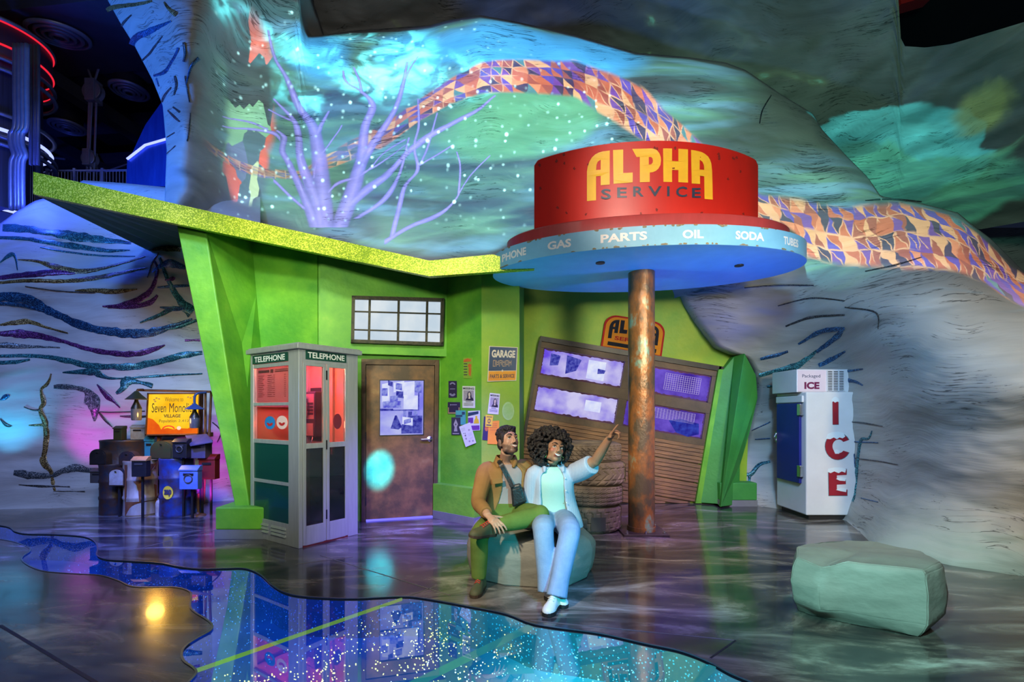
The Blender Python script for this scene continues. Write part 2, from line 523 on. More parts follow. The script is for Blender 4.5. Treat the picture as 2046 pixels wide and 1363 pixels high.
# ================================================================ the setting: sculpted rock, floor, river of glass
class Field:
    "smooth depth surface through measured points"
    def __init__(self, pts, amp=0.10, fx=0.55, fz=1.5, seed=0.0):
        a = np.array(pts, float); self.c = a[:, :2] / 500.0; n = len(a)
        d = np.linalg.norm(self.c[:, None] - self.c[None], axis=2)
        K = np.zeros((n + 3, n + 3)); K[:n, :n] = self.k(d) + np.eye(n) * 1e-3
        K[:n, n] = 1; K[:n, n + 1:] = self.c; K[n, :n] = 1; K[n + 1:, :n] = self.c.T
        self.w = np.linalg.solve(K, np.concatenate([a[:, 2], np.zeros(3)])); self.n = n
        self.amp = amp; self.fx = fx; self.fz = fz; self.seed = seed

    @staticmethod
    def k(d):
        return np.where(d > 1e-9, d * d * np.log(np.maximum(d, 1e-9)), 0.0)

    def base(self, px, py):
        q = np.array((px, py)) / 500.0
        d = np.linalg.norm(self.c - q, axis=1)
        return float(self.k(d) @ self.w[:self.n] + self.w[self.n] + self.w[self.n + 1:] @ q)

    def __call__(self, px, py):
        Y = self.base(px, py)
        p = P(px, py, Y)
        q = Vector((p.x * self.fx + self.seed, p.y * 0.3, p.z * self.fz + 0.5 * math.sin(p.x * 0.8 + self.seed)))
        n = noise.fractal(q, 0.9, 2.1, 5)
        r = 1 - abs(noise.noise(q * 1.7 + Vector((9.1, 0, 0)))) * 2
        return Y + self.amp * (n * 0.9 + r * 0.35)


def rock_patch(g, field, nu, nv, pxf, topf, botf, floor=False, curl_top=False, curl_left=False, round_px=0.0, lip=0.5):
    "grid of surface points; edges that end in the open roll back into the rock"
    rows = []
    for j in range(nv + 1):
        v = j / nv; row = []
        for i in range(nu + 1):
            u = i / nu
            px, py = pxf(u, v)
            Y = field(px, py)
            if round_px:
                t = topf(px)
                Y += lip * math.exp(-max(0.0, py - t) / round_px)
            p = P(px, py, Y)
            if floor and j == nv: p = FL(px, py)
            elif floor and v > 0.85:
                q = FL(px, botf(px)); w = ((v - 0.85) / 0.15) ** 2
                p = p * (1 - w) + Vector((q.x + (p.x - q.x) * 0.3, q.y * 1.0, p.z)) * w
            row.append(p)
        rows.append(row)
    if curl_left:
        rows = [[r[0] + Vector((0.30, 1.6, 0)), r[0] + Vector((0.06, 0.55, 0)), r[0] + Vector((0.0, 0.16, 0))] + r for r in rows]
    if curl_top:
        t = rows[0]
        rows = [[p + Vector((0, 2.4, -0.9)) for p in t], [p + Vector((0, 0.9, -0.18)) for p in t], [p + Vector((0, 0.25, -0.01)) for p in t]] + rows
    m = len(rows[0])
    g.add([p for r in rows for p in r],
          [(j * m + i, (j + 1) * m + i, (j + 1) * m + i + 1, j * m + i + 1) for j in range(len(rows) - 1) for i in range(m - 1)])
    return g


M_ROCK_L = rock_mat('pale_rock', (0.52, 0.53, 0.55), (0.42, 0.43, 0.45), (0.58, 0.59, 0.61), 0.35)
M_ROCK_B = rock_mat('grey_rock', (0.40, 0.39, 0.36), (0.31, 0.305, 0.28), (0.45, 0.44, 0.41), 0.8)
M_ROCK_U = rock_mat('dark_rock', (0.27, 0.27, 0.25), (0.20, 0.205, 0.185), (0.31, 0.31, 0.29), 0.6)

# --- left rock under the opening
f_left = Field([(-300, 1028, 6.85), (0, 1017, 7.18), (150, 1013, 7.33), (300, 1008, 7.5), (450, 1000, 7.87), (520, 998, 7.95),
                (0, 850, 7.15), (150, 860, 7.25), (0, 700, 7.05), (150, 700, 7.2), (300, 700, 7.45), (420, 760, 7.7), (300, 860, 7.45), (330, 500, 7.1), (360, 560, 7.35),
                (450, 600, 7.8), (0, 500, 7.25), (0, 440, 7.6), (110, 470, 7.35), (150, 395, 7.9), (60, 570, 6.95), (200, 560, 7.2), (260, 480, 7.5),
                (-300, 560, 6.7), (250, 366, 8.0), (420, 374, 8.0), (420, 460, 7.8), (520, 400, 8.2), (230, 640, 7.15), (60, 640, 7.2)],
               amp=0.08, fx=0.5, fz=1.8, seed=3.0)
top_left = lambda px: lerp_poly([(-300, 540), (-60, 470), (0, 447), (30, 424), (70, 401), (130, 386), (165, 360), (250, 366), (330, 374), (520, 378)], px)
bot_left = lambda px: lerp_poly([(-300, 1030), (0, 1018), (150, 1014), (300, 1009), (450, 1001), (520, 998)], px)
g = G()


def pxl(u, v):
    px = -300 + 820 * u
    return px, top_left(px) + (bot_left(px) - top_left(px)) * v


rock_patch(g, f_left, 130, 110, pxl, top_left, bot_left, floor=True, curl_top=True, round_px=14, lip=0.3)
wall_left = tag(g.build('wall_left', M_ROCK_L, smooth=True), kind='structure')


# glitter seams and cracks painted into the joints of the rock: raised strips that follow the surface
def seam(parent, field, pts, m, name='glitter_seam', lift=0.012, rough=0.35, extra=None):
    n = max(8, int(sum(math.hypot(pts[i + 1][0] - pts[i][0], pts[i + 1][1] - pts[i][1]) for i in range(len(pts) - 1)) / 5))
    c = smoothline(pts, n); g = G(); vs_ = []
    for i, (x, y, w) in enumerate(c):
        a = c[min(i + 1, n - 1)] - c[max(i - 1, 0)]; l = math.hypot(a[0], a[1]) or 1
        nx, ny = -a[1] / l, a[0] / l
        w = max(0.4, w)
        w1 = w * (1 + rough * noise.noise(Vector((x * 0.08, y * 0.08, 1.7)))); w2 = w * (1 + rough * noise.noise(Vector((x * 0.08, y * 0.08, 5.2))))
        for k, s in ((0, -1.0), (1, -0.6), (2, 0.0), (3, 0.6), (4, 1.0)):
            ww = (w1 if s < 0 else w2) * s
            X, Yp = x + nx * ww, y + ny * ww
            Y = field(X, Yp) + (extra(X, Yp) if extra else 0)
            vs_.append(P(X, Yp, Y - lift * (0.25 if abs(s) == 1 else 1.0)))
    g.add(vs_, [(i * 5 + k, (i + 1) * 5 + k, (i + 1) * 5 + k + 1, i * 5 + k + 1) for i in range(n - 1) for k in range(4)])
    return g.build(name, m, parent, smooth=True)


GT = {'t': glitter('teal_glitter', (0.012, 0.09, 0.12), (0.006, 0.03, 0.05), 120, light=(0.10, 0.45, 0.5)),
      'b': glitter('blue_glitter', (0.012, 0.05, 0.15), (0.006, 0.02, 0.06), 120, light=(0.08, 0.3, 0.6)),
      'p': glitter('purple_glitter', (0.075, 0.018, 0.11), (0.03, 0.008, 0.05), 120, light=(0.35, 0.1, 0.45)),
      'o': glitter('gold_glitter', (0.13, 0.075, 0.02), (0.045, 0.026, 0.01), 120, light=(0.65, 0.48, 0.2)),
      'g': glitter('pewter_glitter', (0.08, 0.10, 0.13), (0.03, 0.04, 0.05), 120, light=(0.5, 0.55, 0.6)),
      'k': glitter('dark_crack', (0.05, 0.05, 0.055), (0.02, 0.02, 0.022), 120)}
SEAMS_L = [
    ('t', [(10, 150, 12), (90, 155, 12), (200, 170, 10), (300, 185, 16), (420, 200, 10), (525, 212, 4)]),
    ('t', [(-60, 186, 5), (0, 190, 5), (100, 195, 6), (200, 210, 8), (300, 225, 9), (430, 242, 6), (520, 240, 2)]),
    ('t', [(160, 228, 2), (250, 245, 3), (400, 262, 3), (540, 265, 2)]),
    ('o', [(70, 278, 2), (150, 285, 5), (230, 310, 9), (330, 325, 8), (420, 310, 5), (500, 290, 3), (580, 265, 2)]),
    ('p', [(-60, 355, 6), (0, 350, 7), (100, 340, 9), (200, 330, 10), (300, 328, 7)]),
    ('o', [(-60, 372, 3), (0, 370, 4), (120, 362, 6), (250, 365, 6), (380, 352, 8), (470, 335, 6), (590, 310, 2)]),
    ('o', [(300, 402, 2), (390, 402, 8), (470, 404, 8), (550, 397, 2)]),
    ('k', [(100, 385, 1.5), (250, 405, 2), (380, 410, 2)]),
    ('p', [(410, 465, 2), (480, 462, 7), (560, 435, 10), (610, 390, 8), (630, 320, 5), (615, 280, 3)]),
    ('p', [(430, 470, 2), (520, 468, 6), (600, 450, 9), (630, 420, 4)]),
    ('b', [(-80, 420, 12), (0, 428, 14), (90, 432, 17), (170, 470, 15), (250, 508, 12), (330, 540, 12), (400, 560, 12), (480, 570, 14), (570, 575, 14), (640, 560, 11), (720, 535, 7), (770, 515, 3)]),
    ('b', [(-60, 455, 5), (60, 458, 6), (140, 475, 5), (220, 500, 4), (300, 545, 4), (370, 566, 3)]),
    ('o', [(0, 540, 3), (80, 528, 9), (130, 530, 8), (180, 548, 4), (270, 572, 2)]),
    ('p', [(-60, 572, 5), (0, 575, 7), (80, 575, 13), (160, 585, 10), (250, 605, 6), (340, 632, 7), (440, 652, 9), (540, 655, 10), (610, 640, 8), (660, 620, 2)]),
    ('g', [(-40, 620, 8), (40, 622, 9), (120, 626, 5), (240, 630, 2)]),
    ('t', [(-60, 668, 4), (0, 665, 5), (100, 663, 6), (200, 670, 7), (280, 685, 9), (340, 700, 10), (440, 708, 9), (540, 705, 12), (640, 685, 10), (740, 660, 10), (810, 652, 6)]),
    ('t', [(-40, 692, 6), (60, 688, 6), (120, 678, 3)]),
    ('t', [(250, 730, 2), (370, 728, 12), (410, 745, 8), (470, 755, 3), (620, 745, 4), (700, 740, 3), (810, 735, 2)]),
    ('o', [(205, 735, 2), (190, 775, 5), (165, 800, 5), (175, 850, 8), (162, 880, 6), (180, 930, 10), (185, 990, 9), (178, 1060, 9), (175, 1090, 13), (205, 1130, 7), (215, 1190, 7), (240, 1262, 3)]),
    ('k', [(95, 868, 2), (130, 880, 3), (162, 880, 4)]),
    ('o', [(115, 942, 2), (175, 940, 5)]),
    ('o', [(130, 1258, 2), (180, 1230, 5), (215, 1215, 4), (280, 1220, 2)]),
    ('g', [(215, 788, 6), (260, 788, 9), (310, 793, 7), (345, 805, 10), (370, 840, 26), (378, 875, 17), (378, 925, 3)]),
    ('p', [(388, 778, 2), (420, 815, 9), (435, 830, 9), (460, 850, 4), (480, 872, 2)]),
    ('t', [(465, 815, 4), (490, 795, 11), (510, 765, 15), (560, 770, 6), (610, 785, 9)]),
    ('k', [(395, 888, 2), (450, 890, 2), (580, 885, 2)]),
    ('k', [(395, 890, 3), (420, 920, 5), (450, 950, 2)]),
    ('g', [(55, 1130, 8), (110, 1140, 13), (200, 1145, 8), (250, 1125, 9), (300, 1112, 13), (355, 1122, 8), (410, 1118, 4)]),
    ('k', [(75, 1180, 2), (150, 1185, 6), (280, 1188, 3)]),
    ('k', [(180, 1205, 2), (340, 1208, 3)]),
    ('t', [(640, 270, 5), (665, 340, 6), (700, 410, 9), (730, 455, 13), (770, 490, 20)]),
    ('b', [(610, 330, 2), (650, 300, 10), (690, 295, 13), (745, 310, 6)]),
    ('b', [(640, 470, 2), (700, 475, 8), (740, 470, 4)]),
    ('t', [(560, 530, 2), (640, 500, 7), (700, 470, 6)]),
    ('t', [(650, 560, 2), (720, 545, 6), (790, 520, 4)]),
    ('o', [(610, 232, 8), (670, 228, 13), (725, 240, 7)]),
    ('t', [(0, 290, 2), (40, 260, 7), (60, 265, 5), (70, 320, 2)]),
    ('k', [(590, 350, 2), (610, 290, 4), (635, 250, 3)]),
    ('p', [(660, 360, 2), (690, 355, 7), (702, 352, 2)]),
    ('b', [(630, 390, 2), (700, 385, 5), (760, 382, 3)]),
    ('p', [(740, 602, 3), (800, 600, 4)]),
    ('b', [(0, 840, 2), (20, 830, 9), (38, 822, 3)]),
    ('k', [(0, 915, 2), (25, 940, 7), (45, 945, 3)]),
    ('k', [(480, 905, 2), (540, 908, 6), (590, 905, 3)]),
    ('k', [(850, 930, 2), (885, 965, 3), (870, 1010, 2)]),
    ('g', [(830, 1170, 2), (880, 1180, 10), (925, 1190, 4)]),
]
extra_left = lambda x, y: 0.3 * math.exp(-max(0.0, y - top_left(x)) / 14)
for c, pts in SEAMS_L:
    seam(wall_left, f_left, [(x / 2.004, 380 + y / 2.004, w / 2.004 * (1.25 if c != 'k' else 1.0)) for x, y, w in pts], GT[c], extra=extra_left)

# --- back rock: the arch beside the opening, the mural face, the swelling right rock
f_back = Field([(200, -80, 8.0), (215, 0, 7.9), (290, 130, 7.9), (330, 250, 7.8), (330, 372, 7.7), (380, -80, 7.0), (385, 100, 7.05), (368, 250, 7.1), (350, 330, 7.2), (345, 400, 7.3),
                (450, 100, 7.9), (430, 250, 7.9), (420, 420, 7.9), (480, 500, 8.2), (600, -60, 8.0), (600, 80, 8.2), (600, 300, 8.4), (600, 520, 8.5), (800, 80, 8.4), (800, 300, 8.4),
                (800, 560, 8.6), (960, 60, 8.0), (1000, 250, 8.2), (1000, 560, 8.6), (1150, 80, 8.3), (1250, 200, 8.1), (1250, 650, 8.7), (1400, 130, 8.2), (1400, 300, 7.8),
                (1550, 200, 8.2), (1500, 420, 7.4), (1640, 300, 8.0), (1640, 430, 7.2), (1760, 400, 7.3), (1370, 590, 7.45), (1480, 560, 7.0), (1600, 540, 6.7), (1700, 600, 6.1),
                (1800, 500, 6.2), (1900, 430, 6.8), (2046, 550, 5.9), (1900, 600, 5.2), (2046, 640, 4.7), (2150, 640, 4.5), (1440, 690, 7.3), (1520, 770, 7.5), (1490, 1000, 7.6),
                (1600, 700, 7.0), (1620, 850, 7.25), (1700, 760, 6.5), (1700, 900, 6.5), (1760, 860, 5.9), (1800, 800, 5.4), (1700, 1042, 6.27), (1745, 1090, 5.21), (1800, 1108, 4.88), (1900, 1130, 4.53),
                (1900, 850, 4.75), (2046, 1152, 4.22), (2046, 850, 4.2), (2150, 1170, 4.0), (2150, 850, 3.95), (1545, 1018, 7.4), (1650, 1030, 6.9)],
               amp=0.11, fx=0.45, fz=1.3, seed=11.0)
RIDGE = [(-100, -90), (592, -90), (600, 10), (612, 72), (640, 71), (700, 62), (860, 50), (905, 38), (960, 30), (1040, 45), (1150, 70), (1270, 105), (1380, 115), (1450, 125), (1490, 140), (1560, 188),
         (1626, 228), (1640, 256), (1690, 310), (1734, 354), (1760, 392), (1837, 405), (1914, 425), (1944, 450), (1980, 477), (2046, 543), (2200, 640)]
top_back = lambda px: lerp_poly(RIDGE, px)
bot_back = lambda px: lerp_poly([(100, 420), (365, 425), (430, 500), (520, 570), (1290, 690), (1335, 600), (1366, 590), (1385, 590), (2200, 640), (2300, 700)], px)
arch_in = lambda py: lerp_poly([(-90, 165), (0, 215), (45, 240), (90, 268), (160, 305), (210, 325), (300, 333), (372, 330), (500, 326)], py)


def pxb(u, v):
    px = 190 + 1960 * u
    py = top_back(px) + (bot_back(px) - top_back(px)) * v
    if px < 450:
        a = arch_in(py); px = a + (450 - a) * (px - 190) / 260
    return px, py


def lip_back(x, y):
    return 0.42 * math.exp(-max(0.0, y - top_back(x)) / 20) if x > 596 else 0.0


class Lipped:
    def __init__(self, f, lip): self.f, self.lip = f, lip
    def __call__(self, x, y): return self.f(x, y) + self.lip(x, y)


F_BACK = Lipped(f_back, lip_back)
g = G()
rock_patch(g, F_BACK, 290, 100, pxb, top_back, bot_back, curl_top=True, curl_left=True)
L2 = lambda py: lerp_poly([(585, 1364), (610, 1378), (640, 1400), (690, 1440), (705, 1475), (712, 1497), (740, 1515), (770, 1521), (800, 1517), (860, 1502), (930, 1486), (1015, 1478)], py)
bot_right = lambda px: lerp_poly([(1470, 1012), (1510, 1010), (1545, 1018), (1600, 1022), (1650, 1030), (1690, 1040), (1720, 1065), (1745, 1090), (1800, 1108), (1900, 1130), (2046, 1152), (2150, 1170)], px)


def pxr(u, v):
    px0 = 1364 + (2150 - 1364) * u
    pyt = lerp_poly([(1364, 586), (2200, 638)], px0)
    py = pyt + (bot_right(max(1478, px0)) - pyt) * v
    l = L2(py)
    return l + (2150 - l) * u, pyt + (bot_right(l + (2150 - l) * u) - pyt) * v


rock_patch(g, F_BACK, 120, 90, pxr, top_back, bot_right, floor=True, curl_left=True)
wall_back = tag(g.build('wall_back', M_ROCK_B, smooth=True, weld=False), kind='structure')

ARCH = [
    ('o', [(605, 60, 12), (650, 40, 14), (720, 30, 12), (800, 20, 10), (860, 5, 7)]), ('k', [(690, 150, 4), (700, 130, 7), (745, 85, 4)]),
    ('b', [(745, 255, 18), (770, 215, 18), (830, 185, 20), (880, 160, 15), (970, 120, 5)]), ('k', [(805, 345, 5), (850, 300, 7), (920, 205, 3)]),
    ('b', [(870, 430, 6), (930, 410, 10), (960, 370, 8), (1000, 300, 7), (1010, 270, 8)]), ('b', [(900, 490, 4), (885, 445, 6)]),
    ('k', [(918, 580, 5), (935, 540, 8), (970, 495, 4)]), ('k', [(950, 625, 4), (985, 660, 8), (1020, 690, 4)]), ('k', [(980, 605, 5), (1020, 635, 7)]),
    ('k', [(945, 780, 3), (990, 752, 4)]), ('k', [(945, 872, 3), (995, 826, 3)]), ('o', [(930, 10, 5), (960, 50, 11), (1000, 80, 16)]),
    ('k', [(990, 430, 5), (1000, 480, 8), (985, 540, 4)]), ('k', [(1040, 350, 6), (1050, 300, 8), (1040, 240, 8)]), ('b', [(1055, 480, 5), (1085, 380, 9), (1130, 330, 12)]),
    ('k', [(1075, 580, 4), (1060, 500, 5), (1048, 430, 4)]), ('k', [(1080, 640, 4), (1075, 720, 5), (1060, 800, 4)])]
for c, pts in ARCH:
    seam(wall_back, F_BACK, [(x / 2.839, y / 2.839, w / 2.839) for x, y, w in pts], GT[c], lift=0.014)
RIGHT = [
    ('b', [(135, 40, 6), (200, 25, 9), (260, 5, 5)]), ('t', [(130, 115, 8), (220, 90, 11), (300, 70, 15), (360, 30, 9), (390, 0, 4)]), ('b', [(400, 70, 10), (460, 40, 10), (520, 5, 4)]),
    ('t', [(165, 165, 5), (250, 160, 6), (300, 165, 4)]), ('b', [(530, 95, 6), (600, 85, 3)]), ('b', [(525, 135, 10), (570, 145, 6), (600, 160, 3)]),
    ('t', [(545, 790, 6), (550, 700, 10), (565, 600, 9), (575, 500, 7), (590, 410, 8), (625, 400, 5), (640, 365, 3)]), ('k', [(540, 325, 2), (600, 330, 4), (690, 345, 2)]),
    ('t', [(50, 555, 8), (90, 565, 10), (130, 520, 9), (180, 505, 5)]), ('t', [(85, 570, 8), (85, 620, 4)]), ('b', [(590, 670, 2), (670, 690, 3)]), ('k', [(560, 490, 2), (680, 505, 3), (760, 520, 2)]),
    ('b', [(95, 365, 2), (180, 325, 3)]), ('b', [(110, 405, 2), (180, 400, 3)]), ('b', [(110, 660, 2), (180, 650, 3)]), ('b', [(545, 415, 3), (670, 420, 3)]), ('b', [(562, 560, 3), (560, 470, 4)])]
for c, pts in RIGHT:
    seam(wall_back, F_BACK, [(1460 + x / 2.272, 700 + y / 2.272, w / 2.272) for x, y, w in pts], GT[c], lift=0.014)
SWIRL = [('b', [(380, 1340, 4), (470, 1290, 9), (560, 1280, 7)]), ('b', [(450, 1370, 6), (530, 1310, 11), (552, 1275, 5)]), ('k', [(330, 1270, 3), (430, 1235, 5), (560, 1225, 3)]),
         ('k', [(300, 1190, 2), (430, 1160, 3), (560, 1170, 2)]), ('k', [(640, 1055, 2), (760, 1030, 3), (860, 1000, 2)]), ('k', [(560, 1195, 2), (680, 1215, 3), (690, 1280, 2)]),
         ('k', [(170, 1120, 2), (300, 1110, 3), (440, 1110, 2)]), ('k', [(230, 480, 2), (240, 430, 3), (275, 370, 2)]), ('k', [(640, 780, 2), (740, 775, 4), (860, 785, 3)])]
for c, pts in SWIRL:
    seam(wall_back, F_BACK, [(1400 + x / 1.947, y / 1.947, w / 1.947) for x, y, w in pts], GT[c], lift=0.014)

# --- dark rock above and behind the ridge
f_up = Field([(560, 60, 9.3), (560, -90, 8.9), (850, -90, 8.6), (850, 60, 9.4), (1100, 0, 9.2), (1150, -90, 8.4), (1300, 100, 9.6), (1500, 100, 9.0), (1500, -90, 8.2), (1700, 150, 8.9), (1780, 20, 8.4),
              (1850, 130, 8.6), (1800, 300, 9.6), (1700, 300, 9.8), (2046, 350, 8.8), (2046, 100, 7.6), (2200, 60, 7.2), (2150, 420, 8.6), (1960, 440, 9.6), (1620, -40, 8.8)], amp=0.16, fx=0.4, fz=1.0, seed=23.0)
top_up = lambda px: lerp_poly([(500, -95), (1790, -95), (1797, 60), (1803, 92), (1850, 95), (1900, 88), (1960, 70), (2046, 44), (2200, 5)], px)
bot_up = lambda px: lerp_poly([(560, 130), (1500, 220), (1700, 400), (1760, 440), (1960, 458), (2046, 443), (2200, 430)], px)
g = G()


def pxu(u, v):
    px = 560 + 1600 * u
    return px, top_up(px) + (bot_up(px) - top_up(px)) * v


rock_patch(g, f_up, 200, 60, pxu, top_up, bot_up, curl_top=False, curl_left=True, round_px=0)
wall_upper = tag(g.build('wall_upper', M_ROCK_U, smooth=True), kind='structure')
f_far = Field([(1900, 420, 10.6), (2250, 420, 10.2), (1900, 680, 10.6), (2250, 680, 10.0), (2050, 550, 10.2)], amp=0.1, seed=5)
g = G()
rock_patch(g, f_far, 20, 16, lambda u, v: (1900 + 350 * u, 455 + 200 * v), None, None)
tag(g.build('wall_far', M_ROCK_B, smooth=True), kind='structure')

# --- floor with the winding river of glass let into it
UPPER = [(-160, 1040), (0, 1050), (30, 1062), (55, 1067), (110, 1068), (165, 1072), (188, 1081), (195, 1096), (194, 1110), (215, 1118), (260, 1121), (320, 1125), (355, 1132), (400, 1137), (450, 1136), (490, 1136),
         (520, 1148), (545, 1170), (570, 1184), (610, 1192), (700, 1196), (800, 1192), (850, 1196), (940, 1212), (1010, 1226), (1060, 1245), (1110, 1254), (1200, 1266), (1290, 1286), (1360, 1301),
         (1415, 1322), (1460, 1346), (1520, 1372), (1640, 1430), (1900, 1600), (1980, 1660)]
LOWER = [(200, 1660), (250, 1600), (330, 1430), (352, 1390), (378, 1362), (392, 1345), (385, 1334), (368, 1322), (363, 1308), (370, 1292), (395, 1275), (420, 1261), (424, 1250), (415, 1240), (388, 1223), (380, 1212), (382, 1195),
         (378, 1182), (350, 1174), (300, 1174), (262, 1172), (235, 1160), (200, 1150), (150, 1147), (90, 1142), (60, 1132), (44, 1120), (46, 1112), (60, 1101), (52, 1092), (0, 1078), (-160, 1066)]


def dense(pts, closed=False, step=9):
    out = []
    for a, b in zip(pts, pts[1:]):
        n = max(1, int(math.hypot(b[0] - a[0], b[1] - a[1]) / step))
        for k in range(n): out.append((a[0] + (b[0] - a[0]) * k / n, a[1] + (b[1] - a[1]) * k / n))
    out.append(pts[-1])
    return out


def soften(pts):
    n = len(pts) * 5
    return [tuple(p) for p in smoothline(pts, n)]


RIVER = [FL(*p) for p in soften(UPPER)] + [FL(*p) for p in soften(LOWER)]
RV2 = [(p.x, p.y) for p in RIVER]


def inside(x, y, poly):
    c = False; j = len(poly) - 1
    for i in range(len(poly)):
        xi, yi = poly[i]; xj, yj = poly[j]
        if (yi > y) != (yj > y) and x < (xj - xi) * (y - yi) / (yj - yi) + xi: c = not c
        j = i
    return c


def cdt(loops, keep, extra_edges=()):
    vs_ = []; es = []
    for lp in loops:
        b = len(vs_); vs_ += [Vector(p) for p in lp]
        es += [(b + i, b + (i + 1) % len(lp)) for i in range(len(lp))]
    for a, b in extra_edges:
        es.append((len(vs_), len(vs_) + 1)); vs_ += [Vector(a), Vector(b)]
    ov, _e, of, _1, _2, _3 = geometry.delaunay_2d_cdt(vs_, es, [], 0, 1e-5)
    fs_ = []
    for f in of:
        c = sum((ov[i] for i in f), Vector((0, 0))) / len(f)
        if keep(c.x, c.y): fs_.append(tuple(f))
    return ov, fs_


m = bpy.data.materials.new('marbled_floor'); m.use_nodes = True
nt = m.node_tree; b = nt.nodes['Principled BSDF']; L = nt.links.new
tc = nd(nt, 'ShaderNodeTexCoord')
mp = nd(nt, 'ShaderNodeMapping'); mp.inputs['Rotation'].default_value = (0, 0, 0.42); mp.inputs['Scale'].default_value = (0.55, 1.5, 1)
L(tc.outputs['Object'], mp.inputs[0])
n1 = nd(nt, 'ShaderNodeTexNoise'); n1.inputs['Scale'].default_value = 1.5; n1.inputs['Detail'].default_value = 7; n1.inputs['Distortion'].default_value = 1.6; n1.inputs['Roughness'].default_value = 0.6
L(mp.outputs[0], n1.inputs[0])
r1 = nd(nt, 'ShaderNodeValToRGB')
for i, (p, c) in enumerate([(0.30, (0.012, 0.014, 0.018)), (0.44, (0.036, 0.034, 0.034)), (0.53, (0.095, 0.082, 0.070)), (0.60, (0.20, 0.175, 0.15)), (0.72, (0.46, 0.43, 0.38))]):
    e = r1.color_ramp.elements[i] if i < 2 else r1.color_ramp.elements.new(p)
    e.position = p; e.color = rgb(c)
L(n1.outputs[0], r1.inputs[0]); L(r1.outputs[0], b.inputs['Base Color'])
n2 = nd(nt, 'ShaderNodeTexNoise'); n2.inputs['Scale'].default_value = 4.0; n2.inputs['Detail'].default_value = 4
L(mp.outputs[0], n2.inputs[0])
rr = nd(nt, 'ShaderNodeMapRange'); rr.inputs['To Min'].default_value = 0.10; rr.inputs['To Max'].default_value = 0.30
L(n2.outputs[0], rr.inputs[0]); L(rr.outputs[0], b.inputs['Roughness'])
bp = nd(nt, 'ShaderNodeBump'); bp.inputs['Strength'].default_value = 0.06; bp.inputs['Distance'].default_value = 0.02
L(n2.outputs[0], bp.inputs['Height']); L(bp.outputs[0], b.inputs['Normal'])
b.inputs['Coat Weight'].default_value = 0.35; b.inputs['Coat Roughness'].default_value = 0.06
M_FLOOR = m

OUT = [(-13, -3), (9, -3), (9, 12), (-13, 12)]
ov, fs_ = cdt([OUT, RV2], lambda x, y: not inside(x, y, RV2))
g = G(); g.add([(p.x, p.y, 0) for p in ov], fs_)
floor = tag(g.build('floor', M_FLOOR), kind='structure')
# saw-cut joints in the floor
M_JOINT = mat('floor_joint', (0.015, 0.015, 0.017), 0.5)
M_JOINT2 = mat('floor_joint_light', (0.16, 0.15, 0.14), 0.4)
for (a, c, w, mm) in (((0, 1250), (205, 1372), 0.010, M_JOINT), ((590, 1128), (705, 1113), 0.006, M_JOINT2), ((250, 1103), (505, 1040), 0.006, M_JOINT2), ((1420, 1315), (1470, 1280), 0.006, M_JOINT),
                      ((820, 1190), (870, 1172), 0.006, M_JOINT2), ((640, 1110), (900, 1190), 0.006, M_JOINT2), ((1060, 1240), (1470, 1280), 0.006, M_JOINT2)):
    A, B = FL(*a), FL(*c); d = (B - A).normalized(); n = Vector((-d.y, d.x, 0)) * w
    G().ext([A - n, A + n, B + n, B - n], (0, 0, 0.0015)).build('floor_joint', mm, floor)

# the bed of the river: dark pit, its LED light put into the emission
PIT = -0.30
m = bpy.data.materials.new('river_bed'); m.use_nodes = True
nt = m.node_tree; b = nt.nodes['Principled BSDF']; L = nt.links.new
b.inputs['Base Color'].default_value = (0.01, 0.02, 0.06, 1); b.inputs['Roughness'].default_value = 0.3
tc = nd(nt, 'ShaderNodeTexCoord')
nn = nd(nt, 'ShaderNodeTexNoise'); nn.inputs['Scale'].default_value = 0.8; nn.inputs['Detail'].default_value = 4
L(tc.outputs['Object'], nn.inputs[0])
sx = nd(nt, 'ShaderNodeSeparateXYZ'); gm = nd(nt, 'ShaderNodeNewGeometry'); L(gm.outputs['Position'], sx.inputs[0])
mr = nd(nt, 'ShaderNodeMapRange'); mr.inputs['From Min'].default_value = -1.3; mr.inputs['From Max'].default_value = 0.3
L(sx.outputs[0], mr.inputs[0])
cr = nd(nt, 'ShaderNodeValToRGB')
cr.color_ramp.elements[0].color = (0.002, 0.045, 0.62, 1); cr.color_ramp.elements[1].color = (0.012, 0.85, 1.2, 1)
e = cr.color_ramp.elements.new(0.55); e.color = (0.004, 0.16, 0.75, 1); e = cr.color_ramp.elements.new(0.72); e.color = (0.008, 0.50, 1.0, 1)
L(mr.outputs[0], cr.inputs[0]); L(cr.outputs[0], b.inputs['Emission Color'])
ms = nd(nt, 'ShaderNodeMapRange'); ms.inputs['From Min'].default_value = 0.3; ms.inputs['From Max'].default_value = 0.7; ms.inputs['To Min'].default_value = 0.22; ms.inputs['To Max'].default_value = 1.0
L(nn.outputs[0], ms.inputs[0]); L(ms.outputs[0], b.inputs['Emission Strength'])
M_BED = m
g = G()
ov, fs_ = cdt([RV2], lambda x, y: inside(x, y, RV2))
g.add([(p.x, p.y, PIT) for p in ov], fs_)
tag(g.build('floor_river_bed', M_BED), kind='structure')
g = G(); n = len(RIVER)
g.add([(p.x, p.y, -0.02) for p in RIVER] + [(p.x, p.y, PIT) for p in RIVER], [(i, (i + 1) % n, n + (i + 1) % n, n + i) for i in range(n)])
m = bpy.data.materials.new('river_bank_lights'); m.use_nodes = True
nt = m.node_tree; b = nt.nodes['Principled BSDF']; L = nt.links.new
b.inputs['Base Color'].default_value = (0.01, 0.02, 0.05, 1); b.inputs['Roughness'].default_value = 0.2
tc = nd(nt, 'ShaderNodeTexCoord'); vo = nd(nt, 'ShaderNodeTexVoronoi'); vo.inputs['Scale'].default_value = 42
